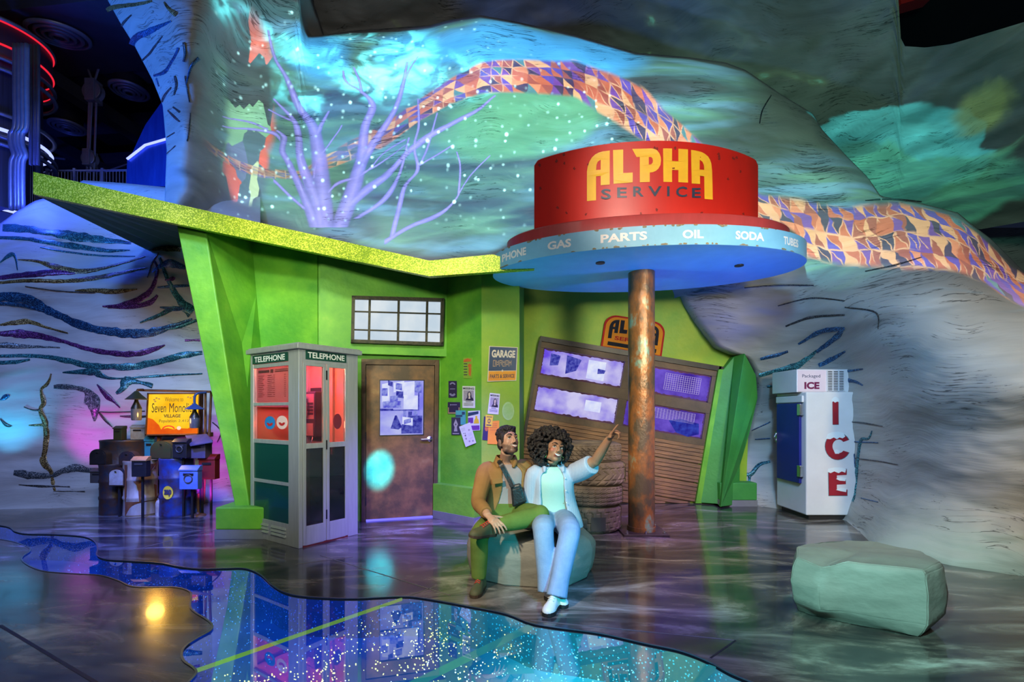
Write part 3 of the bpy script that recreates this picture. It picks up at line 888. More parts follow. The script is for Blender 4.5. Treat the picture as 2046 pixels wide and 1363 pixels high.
L(tc.outputs['Object'], vo.inputs['Vector'])
lt = nd(nt, 'ShaderNodeMapRange'); lt.inputs['From Min'].default_value = 0.12; lt.inputs['From Max'].default_value = 0.30; lt.inputs['To Min'].default_value = 1.9; lt.inputs['To Max'].default_value = 0.42  # dots are LEDs; the glow between them is LED light put into the bank
L(vo.outputs['Distance'], lt.inputs[0]); L(lt.outputs[0], b.inputs['Emission Strength'])
sx = nd(nt, 'ShaderNodeSeparateXYZ'); gm = nd(nt, 'ShaderNodeNewGeometry'); L(gm.outputs['Position'], sx.inputs[0])
mr = nd(nt, 'ShaderNodeMapRange'); mr.inputs['From Min'].default_value = -1.2; mr.inputs['From Max'].default_value = 0.4
L(sx.outputs[0], mr.inputs[0])
cr = nd(nt, 'ShaderNodeValToRGB'); cr.color_ramp.elements[0].color = (0.004, 0.05, 0.62, 1); cr.color_ramp.elements[1].color = (0.015, 0.62, 0.85, 1)
L(mr.outputs[0], cr.inputs[0]); L(cr.outputs[0], b.inputs['Emission Color'])
tag(g.build('trim_river_bank', m), kind='structure')
# polished rim of the floor along the river
g = G()
for lp in (RIVER,):
    for i in range(len(lp)):
        a, c = lp[i], lp[(i + 1) % len(lp)]
        if (c - a).length < 1e-6 or (c - a).length > 1.0: continue
        d = (c - a).normalized(); nn_ = Vector((-d.y, d.x, 0)) * 0.006
        g.ext([a - nn_, a + nn_, c + nn_, c - nn_], (0, 0, 0.004))
tag(g.build('trim_river_edge', mat('steel_edge', (0.20, 0.22, 0.24), 0.3, 0.8, bump=0.1)), kind='structure')
# panes
M_PANE = glass('river_glass', (0.80, 0.92, 0.97), 0.30, 0.0)
CUTS = [(FL(355, 1346), FL(850, 1176)), (FL(820, 1363) + (FL(820, 1363) - FL(1066, 1244)) * 2.0, FL(1095, 1230)), (FL(1380, 1363) + (FL(1380, 1363) - FL(1428, 1322)) * 4.0, FL(1452, 1302))]


def side(x, y):
    k = 0
    for a, c in CUTS:
        if (c.x - a.x) * (y - a.y) - (c.y - a.y) * (x - a.x) < 0: k += 1
    return k


ov, fs_ = cdt([RV2], lambda x, y: inside(x, y, RV2), [((a.x, a.y), (c.x, c.y)) for a, c in CUTS])
PANE_LABEL = ['large glass floor pane over the blue river, reaching to the left edge of the picture', 'glass floor pane with yellow and white pinpoint lights, in front of the phone booth',
              'cyan lit glass floor pane in front of the white shoes', 'narrow glass floor pane tapering off at the right end of the river']
LEDC = [glow('led_blue', (0.03, 0.22, 1.0), 2.2), glow('led_warm', (0.95, 1.0, 0.35), 3.2), glow('led_cyan', (0.25, 0.85, 1.0), 3.0), glow('led_white', (0.75, 0.95, 1.0), 3.0)]
for k in range(4):
    g = G(); used = {}
    sel = [f for f in fs_ if side(sum(ov[i].x for i in f) / 3, sum(ov[i].y for i in f) / 3) == k]
    if not sel: continue
    idx = sorted({i for f in sel for i in f}); mp_ = {i: j for j, i in enumerate(idx)}
    g.add([(ov[i].x, ov[i].y, -0.006) for i in idx], [tuple(mp_[i] for i in f) for f in sel])
    tag(g.build('glass_floor_pane', M_PANE), PANE_LABEL[k], 'glass floor', 'panes of the glass river')
M_EDGE_G = glow('edge_lit_glass_lime', (0.35, 0.75, 0.16), 0.55)
M_EDGE_C = glow('edge_lit_glass_cyan', (0.05, 0.45, 0.55), 0.7)
for (a, c), w, mm, lab in zip(CUTS, (0.006, 0.022, 0.02), (M_EDGE_G, M_EDGE_C, M_EDGE_C),
                              ('thin lime glowing glass joint across the river in front of the phone booth', 'broad cyan glass joint running towards the white shoes', 'short cyan glass joint at the right end of the river')):
    pts = [a + (c - a) * (i / 200) for i in range(201)]
    ins = [p for p in pts if inside(p.x, p.y, RV2)]
    d = (c - a).normalized(); n_ = Vector((-d.y, d.x, 0)) * w; A, B = ins[0], ins[-1]
    G().ext([A - n_ + Vector((0, 0, -0.03)), A + n_ + Vector((0, 0, -0.03)), B + n_ + Vector((0, 0, -0.03)), B - n_ + Vector((0, 0, -0.03))], (0, 0, 0.02))
    t = G().ext([A - n_ + Vector((0, 0, -0.03)), A + n_ + Vector((0, 0, -0.03)), B + n_ + Vector((0, 0, -0.03)), B - n_ + Vector((0, 0, -0.03))], (0, 0, 0.02)).build('glass_joint', mm)
    tag(t, lab, 'floor joint')
# pinpoint lights under the glass, strewn in drifting lines
rnd = random.Random(4)


def octa(g, p, r):
    g.add([p + Vector(v) * r for v in ((1, 0, 0), (-1, 0, 0), (0, 1, 0), (0, -1, 0), (0, 0, 1), (0, 0, -1))],
          [(0, 2, 4), (2, 1, 4), (1, 3, 4), (3, 0, 4), (2, 0, 5), (1, 2, 5), (3, 1, 5), (0, 3, 5)])


gs = [G() for _ in range(4)]
xs = [p.x for p in RIVER]; ys = [p.y for p in RIVER]
tries = 0
while tries < 16000:
    tries += 1
    x = rnd.uniform(-4.5, 1.6); y = rnd.uniform(1.7, 5.0)
    if not inside(x, y, RV2): continue
    k = side(x, y)
    drift = noise.noise(Vector((x * 1.7, y * 1.7, 3))) + 0.7 * noise.noise(Vector((x * 5, y * 5, 8)))
    if k == 0:
        if rnd.random() < 0.75 or drift < -0.35: continue
        octa(gs[0], Vector((x, y, PIT + rnd.uniform(0.01, 0.2))), rnd.uniform(0.003, 0.005))
    elif k == 1:
        if abs(drift) > 0.22 and rnd.random() < 0.78: continue
        octa(gs[1] if noise.noise(Vector((x * 1.1, y * 1.1, 0))) + rnd.uniform(-0.3, 0.3) > -0.12 else gs[3], Vector((x, y, -0.06 - rnd.random() * 0.2)), rnd.uniform(0.003, 0.0062))
    else:
        if abs(drift) > 0.18 and rnd.random() < 0.85: continue
        octa(gs[2], Vector((x, y, -0.06 - rnd.random() * 0.2)), rnd.uniform(0.0025, 0.005))
for gg, mm, lab in zip(gs, LEDC, ('tiny deep blue pinpoint lights strewn under the river glass', 'yellow pinpoint lights drifting under the glass before the phone booth', 'pale cyan pinpoint lights under the cyan pane', 'white pinpoint lights mixed with the yellow ones under the glass')):
    if gg.v: tag(gg.build('pinpoint_lights', mm, weld=False), lab, 'lights', kind='stuff')


# ================================================================ the service station front
A_, B_, C_, D_, E_, F_, H_ = (-4.02, 6.5), (-2.43, 6.22), (-0.965, 6.68), (-0.382, 6.2), (0.095, 6.28), (0.186, 7.65), (3.72, 7.65)
M_GREEN = mat('lime_plaster', (0.20, 0.52, 0.035), 0.55, color2=(0.085, 0.34, 0.025), scale=2.2, amount=0.5, bump=0.25, bscale=14, color3=(0.30, 0.56, 0.05), detail=7, sharp=0.3)
M_GREEN_Y = mat('yellow_lime_plaster', (0.34, 0.50, 0.03), 0.55, color2=(0.20, 0.42, 0.03), scale=2.0, amount=0.55, bump=0.25, bscale=14, color3=(0.42, 0.55, 0.05), detail=7, sharp=0.3)
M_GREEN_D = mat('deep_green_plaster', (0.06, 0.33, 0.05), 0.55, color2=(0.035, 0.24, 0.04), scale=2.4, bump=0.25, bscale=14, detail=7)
M_BASE = mat('grey_skirting', (0.22, 0.23, 0.24), 0.5, color2=(0.17, 0.18, 0.19), scale=5)
M_ROOFU = mat('teal_roof_underside', (0.03, 0.16, 0.15), 0.6, color2=(0.02, 0.10, 0.10), scale=3)
M_LIME = glitter('lime_glitter', (0.42, 0.55, 0.012), (0.17, 0.30, 0.008), 105, rough=0.4, light=(0.85, 0.88, 0.10))
st = thing('service_station', (-1.5, 6.6, 0), 'lime green service station building with a slanting glitter edged roof, behind the phone booth', 'building')

ZB = [(-5.334, 3.832), (-0.922, 2.916), (0.249, 3.0)]
SL = [(-5.4, -0.05), (-4.2, 0.2), (-3.5, 0.28), (0.3, 0.28)]
zb = lambda x: lerp_poly(ZB, x)
under = lambda x, y: zb(x) + lerp_poly(SL, x) * (y - 5.6)
ztop = lambda x: lerp_poly([(-5.334, 4.08), (-0.922, 3.09), (-0.215, 3.16), (0.249, 3.03)], x)
# fascia
xs = [-5.334, -0.922, -0.215, 0.249]
front = [(x, zb(x)) for x in (-5.334, -0.922, 0.249)] + [(x, ztop(x)) for x in reversed(xs)]
G().ext([(x, 5.52, z) for x, z in front], (0, 0.08, 0)).build('roof_fascia', M_LIME, st)
# slab behind it
g = G(); N = 24; gx = [-5.33 + (0.24 + 5.33) * i / N for i in range(N + 1)]
back = lambda x: 7.3 if x < -4.4 else 7.85
vs_ = []
for x in gx:
    for y in (5.6, back(x)):
        vs_ += [Vector((x, y, under(x, y))), Vector((x, y, ztop(x) + lerp_poly(SL, x) * (y - 5.6) - 0.005))]
fs_ = []
for i in range(N):
    a = i * 4; c = a + 4
    fs_ += [(a, a + 2, c + 2, c), (a + 1, c + 1, c + 3, a + 3), (a, c, c + 1, a + 1), (a + 2, a + 3, c + 3, c + 2)]
fs_ += [(0, 1, 3, 2), (N * 4, N * 4 + 2, N * 4 + 3, N * 4 + 1)]
g.add(vs_, fs_).build('roof', M_ROOFU, st)


def wallseg(name, A, B, m, thick=0.12, z0=0.0, off=0.0, ztopf=None, n=10):
    "upright wall between two plan points, its top following the roof"
    nx, ny = (B[1] - A[1]), -(B[0] - A[0]); l = math.hypot(nx, ny); nx /= l; ny /= l
    if nx * A[0] + ny * A[1] > 0: nx, ny = -nx, -ny
    pts = []
    for i in range(n + 1):
        x = A[0] + (B[0] - A[0]) * i / n + nx * off; y = A[1] + (B[1] - A[1]) * i / n + ny * off
        pts.append((x, y))
    tf = ztopf or (lambda x, y: under(x, y) + 0.03)
    poly = [Vector((pts[0][0], pts[0][1], z0))] + [Vector((pts[-1][0], pts[-1][1], z0))] + [Vector((x, y, tf(x, y))) for x, y in reversed(pts)]
    return G().ext(poly, (-nx * thick, -ny * thick, 0)).build(name, m, st)


wa = [onwall(476, 1060, A_, B_), Vector((B_[0], B_[1], 0))]; wa[0].z = 0
for i in range(11):
    f = i / 10; q_ = onwall(634 - (634 - 402) * f, 460, A_, B_); q_.z = under(q_.x, q_.y) + 0.03; wa.append(q_)
G().ext(wa, (0.02, 0.12, 0)).build('plaster_wall', M_GREEN, st)
wallseg('plaster_wall', B_, C_, M_GREEN)
wallseg('plaster_wall', C_, D_, M_GREEN)
wallseg('plaster_wall', D_, E_, M_GREEN_Y)
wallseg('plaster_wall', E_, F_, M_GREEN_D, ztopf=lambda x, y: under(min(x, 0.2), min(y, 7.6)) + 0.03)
# the garage wall, its top stepping down under the rock
poly = [onwall(px, py, F_, H_) for px, py in ((1047, 1008), (1490, 1008), (1500, 720), (1445, 690), (1380, 600), (1360, 560), (1047, 560))]
G().ext(poly, (0, 0.14, 0)).build('plaster_wall', M_GREEN_Y, st)
# box with the transom window standing proud over the door
q = [onwall(px, py, B_, C_, 0.10) for px, py in ((640, 704), (897, 704))]
za = q[0].z
wallseg('window_box', (q[0].x, q[0].y), (q[1].x, q[1].y), M_GREEN, thick=0.10, z0=za)
# slanting corner pillar and its foot
pf = [P(352, 452, 5.72), P(410, 458, 5.72), P(499, 1015, 5.60), P(470, 1015, 5.60)]
pf[0].z = under(pf[0].x, 5.72) + 0.02; pf[1].z = under(pf[1].x, 5.72) + 0.02
bk = [Vector((p.x + dx, 6.6, p.z)) for p, dx in zip(pf, (0.55, 0.25, 0.0, 0.12))]
bk[0].z = under(bk[0].x, 6.6); bk[1].z = under(bk[1].x, 6.6)
g = G(); g.add(pf + bk, [(0, 1, 2, 3), (4, 7, 6, 5), (0, 4, 5, 1), (1, 5, 6, 2), (2, 6, 7, 3), (3, 7, 4, 0)])
g.build('slanted_pillar', M_GREEN, st, bevel=0.012)
bl = FL(430, 1077); br = FL(530, 1077)
z1 = P(430, 1014, bl.y).z
G().bx(bl.x, br.x, bl.y, 6.4, 0.10, z1).build('pillar_foot', M_GREEN, st, bevel=0.015)
G().bx(bl.x - 0.004, br.x, bl.y - 0.006, 6.4, 0, 0.10).build('skirting', M_BASE, st)


def strip(name, A, B, z0, z1, off, m, t=0.05):
    nx, ny = (B[1] - A[1]), -(B[0] - A[0]); l = math.hypot(nx, ny); nx /= l; ny /= l
    if nx * A[0] + ny * A[1] > 0: nx, ny = -nx, -ny
    o = Vector((nx * off, ny * off, 0)); a = Vector((A[0], A[1], 0)) + o; b_ = Vector((B[0], B[1], 0)) + o
    return G().ext([a + Vector((0, 0, z0)), b_ + Vector((0, 0, z0)), b_ + Vector((0, 0, z1)), a + Vector((0, 0, z1))], (-nx * t, -ny * t, 0)).build(name, m, st)


strip('wall_ledge', C_, D_, 0.10, 0.454, 0.13, M_GREEN, 0.13)
strip('skirting', C_, D_, 0.0, 0.10, 0.136, M_BASE, 0.13)
strip('wall_ledge', D_, E_, 0.10, 0.30, 0.06, M_GREEN, 0.06)
strip('skirting', D_, E_, 0.0, 0.10, 0.066, M_BASE, 0.06)
# right buttress
Yb = 7.36
bp_ = {'tl': P(1440, 745, 7.56), 't2': P(1467, 712, 7.50), 'ap': P(1488, 706, 7.28), 'bl': P(1397, 1004, 7.56), 'b2': P(1436, 1004, 7.45), 'rb': P(1440, 1004, 7.22),
       'r1': P(1511, 751, 7.46), 'r2': P(1514, 795, 7.48), 'r3': P(1497, 868, 7.48), 'r4': P(1479, 930, 7.46), 'r5': P(1477, 1004, 7.46)}
for k_ in ('bl', 'b2', 'rb', 'r5'): bp_[k_].z = 0.02
nm_ = list(bp_); ix_ = {k_: i for i, k_ in enumerate(nm_)}; bn_ = len(nm_)
front_ = [bp_[k_] for k_ in nm_]; back_ = [Vector((p.x, 7.64, p.z)) for p in front_]
FK = lambda *ks: tuple(ix_[k_] for k_ in ks)
rim_ = ['tl', 't2', 'ap', 'r1', 'r2', 'r3', 'r4', 'r5', 'rb', 'b2', 'bl']
g = G(); g.add(front_ + back_, [FK('tl', 't2', 'b2', 'bl'), FK('t2', 'ap', 'rb', 'b2'), FK('ap', 'r1', 'r2', 'r3', 'r4', 'r5', 'rb')] + [(ix_[a], ix_[b], ix_[b] + bn_, ix_[a] + bn_) for a, b in zip(rim_, rim_[1:] + rim_[:1])])
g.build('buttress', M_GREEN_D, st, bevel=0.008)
f0 = FL(1430, 1008); f1 = FL(1492, 1004)
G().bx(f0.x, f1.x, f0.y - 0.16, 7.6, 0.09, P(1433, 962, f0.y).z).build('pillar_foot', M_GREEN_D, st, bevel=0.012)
G().bx(f0.x - 0.004, f1.x + 0.003, f0.y - 0.167, 7.6, 0, 0.09).build('skirting', M_BASE, st)
jb = [onwall(1436, 738, F_, H_, 0.10), onwall(1446, 738, F_, H_, 0.10), onwall(1402, 1006, F_, H_, 0.10), onwall(1390, 1006, F_, H_, 0.10)]
G().ext(jb, (0, 0.1, 0)).build('door_jamb', M_GREEN, st)


# ---------------------------------------------------------------- helpers for flat things on walls
def sheet(name, corners, wall, m, off, parent=None, t=0.003):
    "thin board or paper: four photo corners laid on a wall"
    A, B = wall
    c = [onwall(x, y, A, B, off) for x, y in corners]
    n = (c[1] - c[0]).cross(c[3] - c[0]).normalized()
    if n.y > 0: n = -n
    g = G(); g.ext(c, n * t)
    o = g.build(name, m, parent)
    return o, quad4(c[3] + n * (t + 0.0012), c[2] + n * (t + 0.0012), c[1] + n * (t + 0.0012), c[0] + n * (t + 0.0012)), n


def patch(q, s0, s1, t0, t1):
    return [q(s0, t0), q(s1, t0), q(s1, t1), q(s0, t1)]


def qbox(g, q, s0, s1, t0, t1, n, d=0.0008):
    g.ext(patch(q, s0, s1, t0, t1), n * d); return g


def qtext(g, q, word, s0, s1, t0, t1, n, bold=0.02, d=0.0015):
    text_fn(g, word, lambda x, y: q(s0 + (s1 - s0) * x, t0 + (t1 - t0) * y) + n * d, bold); return g


def qpoly(g, q, pts, n, d=0.0012, holes=()):
    g.poly2(pts, holes, lambda x, y: q(x, y) + n * d); return g


def disc_pts(cx, cy, rx, ry, k=22, a0=0.0, a1=2 * PI):
    return [(cx + rx * math.cos(a0 + (a1 - a0) * i / k), cy + ry * math.sin(a0 + (a1 - a0) * i / k)) for i in range(k)]


# ---------------------------------------------------------------- window over the door
M_RUST_F = mat('weathered_iron', (0.11, 0.085, 0.05), 0.6, 0.4, color2=(0.035, 0.04, 0.03), scale=14, bump=0.4, color3=(0.13, 0.20, 0.16))
M_FROST = glow('frosted_lit_pane', (0.86, 0.95, 1.0), 0.82, (0.66, 0.80, 0.92), 3.0)
WB = ((q[0].x, q[0].y), (q[1].x, q[1].y))
w1 = thing('window_1', tuple(onwall(795, 690, *WB)), 'leaded transom window with frosted lit panes over the rusty door', 'window'); tag(w1, kind='structure')
cs = [(703, 593), (886, 598), (884, 692), (701, 686)]
cw = [onwall(x, y, *WB, 0.0) for x, y in cs]; qn = (cw[1] - cw[0]).cross(cw[3] - cw[0]).normalized(); qn = -qn if qn.y > 0 else qn
Q = quad4(cw[3], cw[2], cw[1], cw[0])
S = [0.0, 0.035, 0.175, 0.20, 0.485, 0.51, 0.80, 0.825, 0.965, 1.0]
T = [0.0, 0.07, 0.27, 0.30, 0.66, 0.69, 0.93, 1.0]
g = G()
for s0, s1 in ((S[0], S[1]), (S[8], S[9])): g.ext(patch(Q, s0, s1, 0, 1), qn * 0.07)
for t0, t1 in ((T[0], T[1]), (T[6], T[7])): g.ext(patch(Q, 0, 1, t0, t1), qn * 0.07)
g.build('window_frame', M_RUST_F, w1, bevel=0.006)
for s0, s1 in ((S[2], S[3]), (S[4], S[5]), (S[6], S[7])): G().ext(patch(Q, s0, s1, 0.06, 0.94), qn * 0.045).build('glazing_bar', M_RUST_F, w1, bevel=0.004)
for t0, t1 in ((T[2], T[3]), (T[4], T[5])): G().ext(patch(Q, 0.03, 0.97, t0, t1), qn * 0.042).build('glazing_bar', M_RUST_F, w1, bevel=0.004)
for s0, s1 in ((S[1], S[2]), (S[3], S[4]), (S[5], S[6]), (S[7], S[8])):
    for t0, t1 in ((T[1], T[2]), (T[3], T[4]), (T[5], T[6])):
        G().ext(patch(Q, s0, s1, t0, t1), qn * 0.018).build('pane', M_FROST, w1)

# ---------------------------------------------------------------- rusty door
M_RUST = mat('rusty_steel_door', (0.27, 0.13, 0.055), 0.42, 0.2, color2=(0.10, 0.062, 0.036), scale=3.5, amount=0.5, bump=0.06, bscale=60, color3=(0.36, 0.21, 0.09), detail=9, sharp=0.5)
M_RUSTD = mat('rusty_door_frame', (0.15, 0.085, 0.045), 0.5, 0.5, color2=(0.06, 0.04, 0.028), scale=6, bump=0.3, color3=(0.24, 0.15, 0.08))
M_CHROME = mat('satin_chrome', (0.75, 0.76, 0.78), 0.22, 1.0, bump=0.02)
M_DARKM = mat('dark_metal', (0.03, 0.03, 0.032), 0.45, 0.6, color2=(0.05, 0.045, 0.04), scale=12)
DW = (B_, C_)
d1 = thing('door_1', tuple(onwall(797, 1036, *DW)), 'rust brown steel door with a blue lit window, right of the phone booth', 'door'); tag(d1, kind='structure')
cw = [onwall(x, y, *DW, 0.0) for x, y in ((722, 718), (876, 720), (872, 1034), (722, 1042))]; cw[2].z = 0.0; cw[3].z = 0.0
dn = (cw[1] - cw[0]).cross(cw[3] - cw[0]).normalized(); dn = -dn if dn.y > 0 else dn
Q = quad4(cw[3], cw[2], cw[1], cw[0])
g = G()
for a in ((0, 0.055, 0, 1), (0.945, 1, 0, 1), (0.05, 0.95, 0.965, 1)): g.ext(patch(Q, *a), dn * 0.06)
g.build('door_frame', M_RUSTD, d1, bevel=0.004)
ps = (0.235, 0.80, 0.528, 0.868)          # window in the leaf
g = G()
for a in ((0.06, ps[0], 0.012, 0.962), (ps[1], 0.94, 0.012, 0.962), (ps[0], ps[1], 0.012, ps[2]), (ps[0], ps[1], ps[3], 0.962)): g.ext(patch(Q, *a), dn * 0.045)
g.build('door_leaf', M_RUST, d1)
G().ext(patch(Q, *ps), dn * 0.012).build('pane', glow('blue_lit_glass', (0.55, 0.58, 1.0), 0.85, (0.25, 0.24, 0.98), 3.0), d1)
g = G()
for a in ((ps[0] - 0.01, ps[0], ps[2] - 0.005, ps[3] + 0.005), (ps[1], ps[1] + 0.01, ps[2] - 0.005, ps[3] + 0.005), (ps[0], ps[1], ps[2] - 0.005, ps[2]), (ps[0], ps[1], ps[3], ps[3] + 0.005)): g.ext(patch(Q, *a), dn * 0.05)
g.build('window_trim', M_DARKM, d1)
for t in (0.10, 0.50, 0.84): G().ext(patch(Q, 0.045, 0.062, t, t + 0.05), dn * 0.066).build('hinge', M_DARKM, d1)
hp = Q(0.885, 0.498)
g = G(); g.lathe([(0.036, 0), (0.036, 0.012), (0.016, 0.018), (0.016, 0.05)], hp + dn * 0.046, dn, 20)
rv = (Q(0.8, 0.498) - Q(0.9, 0.498)).normalized()
g.tube([hp + dn * 0.09, hp + dn * 0.09 + rv * 0.05, hp + dn * 0.085 + rv * 0.115], [0.013, 0.011, 0.009], 10)
g.build('door_handle', M_CHROME, d1, smooth=True, angle=40)
G().ext(patch(Q, 0.06, 0.94, 0.0, 0.008), dn * 0.055).build('door_light_gap', glow('blue_light_gap', (0.16, 0.14, 1.0), 1.6), d1)  # glowing strip stands in for blue light leaking under the door
# papers, photographs and a desk lamp seen inside the door window
PAPER = [(0.03, 0.62, 0.20, 0.95, 'w'), (0.17, 0.90, 0.28, 0.99, 'd'), (0.30, 0.80, 0.55, 0.98, 'w'), (0.35, 0.83, 0.50, 0.95, 'm'), (0.36, 0.68, 0.57, 0.80, 'd'), (0.22, 0.62, 0.40, 0.72, 'm'), (0.53, 0.72, 0.80, 0.98, 'w'),
         (0.54, 0.47, 0.88, 0.73, 'w'), (0.80, 0.78, 0.97, 0.98, 'm'), (0.02, 0.72, 0.16, 0.86, 'm'), (0.05, 0.50, 0.48, 0.62, 'm'), (0.53, 0.33, 0.60, 0.44, 'm'), (0.65, 0.34, 0.74, 0.43, 'd'), (0.78, 0.35, 0.87, 0.44, 'm'), (0.51, 0.18, 0.76, 0.32, 'w'), (0.55, 0.21, 0.72, 0.29, 'm')]
PM = {'w': glow('paper_lit_white', (0.80, 0.84, 1.0), 0.95, (0.62, 0.66, 1.0), 9), 'd': glow('backlit_dark_blue', (0.03, 0.03, 0.42), 0.7, (0.16, 0.18, 0.75), 22), 'm': glow('backlit_mid_blue', (0.42, 0.48, 0.98), 0.8, (0.10, 0.10, 0.75), 16)}  # backlight of the window put into the sheets as emission
PL = ['tall pale sheet at the left', 'small dark card at the upper edge', 'white sheet behind a photo', 'photo laid on a white sheet', 'dark photo in the middle', 'bluish photo at the left', 'white sheet at upper right', 'large white sheet at right',
      'mottled print in the right upper corner', 'mottled print on the left edge', 'wide mottled print below the sheets', 'first small dark card of the low row', 'second small dark card of the low row', 'third small dark card of the low row', 'white framed screen below the cards', 'dark picture inside the white frame']
for i, ((s0, t0, s1, t1, k), lb) in enumerate(zip(PAPER, PL)):
    o = ps[0] + (ps[1] - ps[0]) * 0.015; w = (ps[1] - ps[0]) * 0.97; h = ps[3] - ps[2]
    a = random.Random(i).uniform(-0.02, 0.02)
    p4 = [Q(o + w * s0, ps[2] + h * (t0 - a)), Q(o + w * s1, ps[2] + h * (t0 + a)), Q(o + w * s1, ps[2] + h * (t1 + a)), Q(o + w * s0, ps[2] + h * (t1 - a))]
    p4 = [p + dn * (0.0135 + 0.0012 * i) for p in p4]
    tag(G().ext(p4, dn * 0.001).build('paper_sheet', PM[k]), lb + ' inside the blue lit door window', 'paper', 'papers in the door window')
g = G()
wq = lambda s, t, d=0.013: Q(ps[0] + (ps[1] - ps[0]) * s, ps[2] + (ps[3] - ps[2]) * t) + dn * d
g = G()
for a in ((0.0, 0.89, 0.445, 0.465), (0.88, 0.905, 0.445, 0.82), (0.0, 0.30, 0.465, 0.485)): g.ext([wq(a[0], a[2]), wq(a[1], a[2]), wq(a[1], a[3]), wq(a[0], a[3])], dn * 0.001)
tag(g.build('pin_board_edge', PM['d']), 'dark blue edge of the pin board in the door window', 'board')
g = G(); g.ext([wq(0.49, 0.02), wq(0.98, 0.02), wq(0.98, 0.35), wq(0.64, 0.35), wq(0.64, 0.30), wq(0.49, 0.18)], dn * 0.0005)
tag(g.build('desk_cabinet', glow('deep_blue_shape', (0.02, 0.05, 0.80), 0.75, (0.01, 0.01, 0.5), 4)), 'deep blue cabinet in the lower right of the door window', 'cabinet')  # emission stands in for the blue room light on it
lam = [Q(ps[0] + (ps[1] - ps[0]) * s, ps[2] + (ps[3] - ps[2]) * t) + dn * 0.034 for s, t in ((0.24, 0.12), (0.34, 0.36), (0.38, 0.36), (0.50, 0.14), (0.42, 0.10))]
g.ext(lam, dn * 0.004); tag(g.build('desk_lamp_shade', PM['d']), 'dark cone shaped lamp shade at the bottom of the blue door window', 'lamp')

# ---------------------------------------------------------------- tilted garage door
M_WOOD = mat('garage_wood', (0.30, 0.145, 0.055), 0.55, color2=(0.10, 0.055, 0.03), scale=3.0, amount=0.5, stretch=(1.0, 1.0, 8.0), bump=0.3, bscale=18, color3=(0.36, 0.17, 0.08), detail=8)
M_WOODF = mat('garage_frame_wood', (0.14, 0.085, 0.045), 0.6, color2=(0.06, 0.04, 0.025), scale=5, bump=0.3, color3=(0.22, 0.13, 0.07))
GW = (F_, H_)
d2 = thing('door_2', tuple(onwall(1230, 1005, *GW)), 'tilted wooden garage door with violet lit windows, behind the rusty column', 'garage door'); tag(d2, kind='structure')
gtl, gtr, gbr, gbl = (1082, 683), (1432, 742), (1388, 1005), (1028, 946)
# corners of the full (tilted) door; the floor cuts off its lower left
QP = lambda s, t: (gtl[0] + (gtr[0] - gtl[0]) * s - 0.168 * 322 * t, gtl[1] + (gtr[1] - gtl[1]) * s + 322 * t)


def QG(s, t, off=0.0):
    x, y = QP(s, t); p = onwall(x, y, *GW, off)
    return p


def gext(g, s0, s1, t0, t1, d0, d1):
    c = [QG(s0, t0, d0), QG(s1, t0, d0), QG(s1, t1, d0), QG(s0, t1, d0)]
    for p in c: p.z = max(p.z, 0.004)
    return g.ext(c, (0, -(d1 - d0), 0))


g = G()
for a in ((-0.012, 1.012, -0.03, 0.0), (-0.016, 0.0, 0.0, 1.0), (1.0, 1.03, -0.03, 0.82)): gext(g, *a, 0.0, 0.07)
g.build('door_frame', M_DARKM, d2)
gext(G(), 0, 1, 0, 1.0, 0.0, 0.02).build('backing_board', M_WOODF, d2)
WR = [(0.02, 0.48, 0.035, 0.20), (0.525, 0.975, 0.035, 0.20), (0.02, 0.48, 0.265, 0.425), (0.525, 0.975, 0.265, 0.425)]
for a in ((0, 1, 0, 0.035), (0, 1, 0.20, 0.265), (0, 1, 0.425, 0.465)): gext(G(), *a, 0.02, 0.05).build('rail', M_WOODF, d2, bevel=0.004)
for a in ((0, 0.02), (0.48, 0.525), (0.975, 1.0)):
    for t0, t1 in ((0.035, 0.20), (0.265, 0.425)): gext(G(), a[0], a[1], t0, t1, 0.02, 0.05).build('stile', M_WOODF, d2, bevel=0.004)
M_VIO = [glow('violet_pane_bright', (0.70, 0.66, 1.0), 0.85, (0.16, 0.08, 0.85), 2.4), glow('violet_pane', (0.24, 0.14, 0.92), 0.65, (0.08, 0.03, 0.45), 3.2)]
M_GRIME = mat('rust_grime', (0.13, 0.035, 0.06), 0.8, color2=(0.05, 0.02, 0.10), scale=9)
for i, (s0, s1, t0, t1) in enumerate(WR):
    pn = gext(G(), s0, s1, t0, t1, 0.02, 0.028).build('pane', M_VIO[i % 2], d2)
    # grime crusted along the edges of the pane
    g = G(); r_ = random.Random(i); K = 40
    for edge in range(4):
        pts = []
        for k in range(K + 1):
            f = k / K; dd = (0.005 + 0.010 * abs(noise.fractal(Vector((f * 14 + i * 3, edge * 7.3, 0.5)), 0.8, 2, 4))) * (0.6 if edge % 2 else 1.0)
            pts.append((f, dd))
        for k in range(K):
            f0, a0 = pts[k]; f1, a1 = pts[k + 1]
            ss = lambda f: s0 + (s1 - s0) * f
            tt = lambda f: t0 + (t1 - t0) * f
            if edge == 0: c = [(ss(f0), t0), (ss(f1), t0), (ss(f1), t0 + a1), (ss(f0), t0 + a0)]
            elif edge == 2: c = [(ss(f0), t1), (ss(f1), t1), (ss(f1), t1 - a1 * 1.3), (ss(f0), t1 - a0 * 1.3)]
            elif edge == 1: c = [(s0, tt(f0)), (s0, tt(f1)), (s0 + a1, tt(f1)), (s0 + a0, tt(f0))]
            else: c = [(s1, tt(f0)), (s1, tt(f1)), (s1 - a1, tt(f1)), (s1 - a0, tt(f0))]
            cc = [QG(x, y, 0.030) for x, y in c]
            g.add(cc, [(0, 1, 2, 3)])
    g.build('grime', M_GRIME, pn)
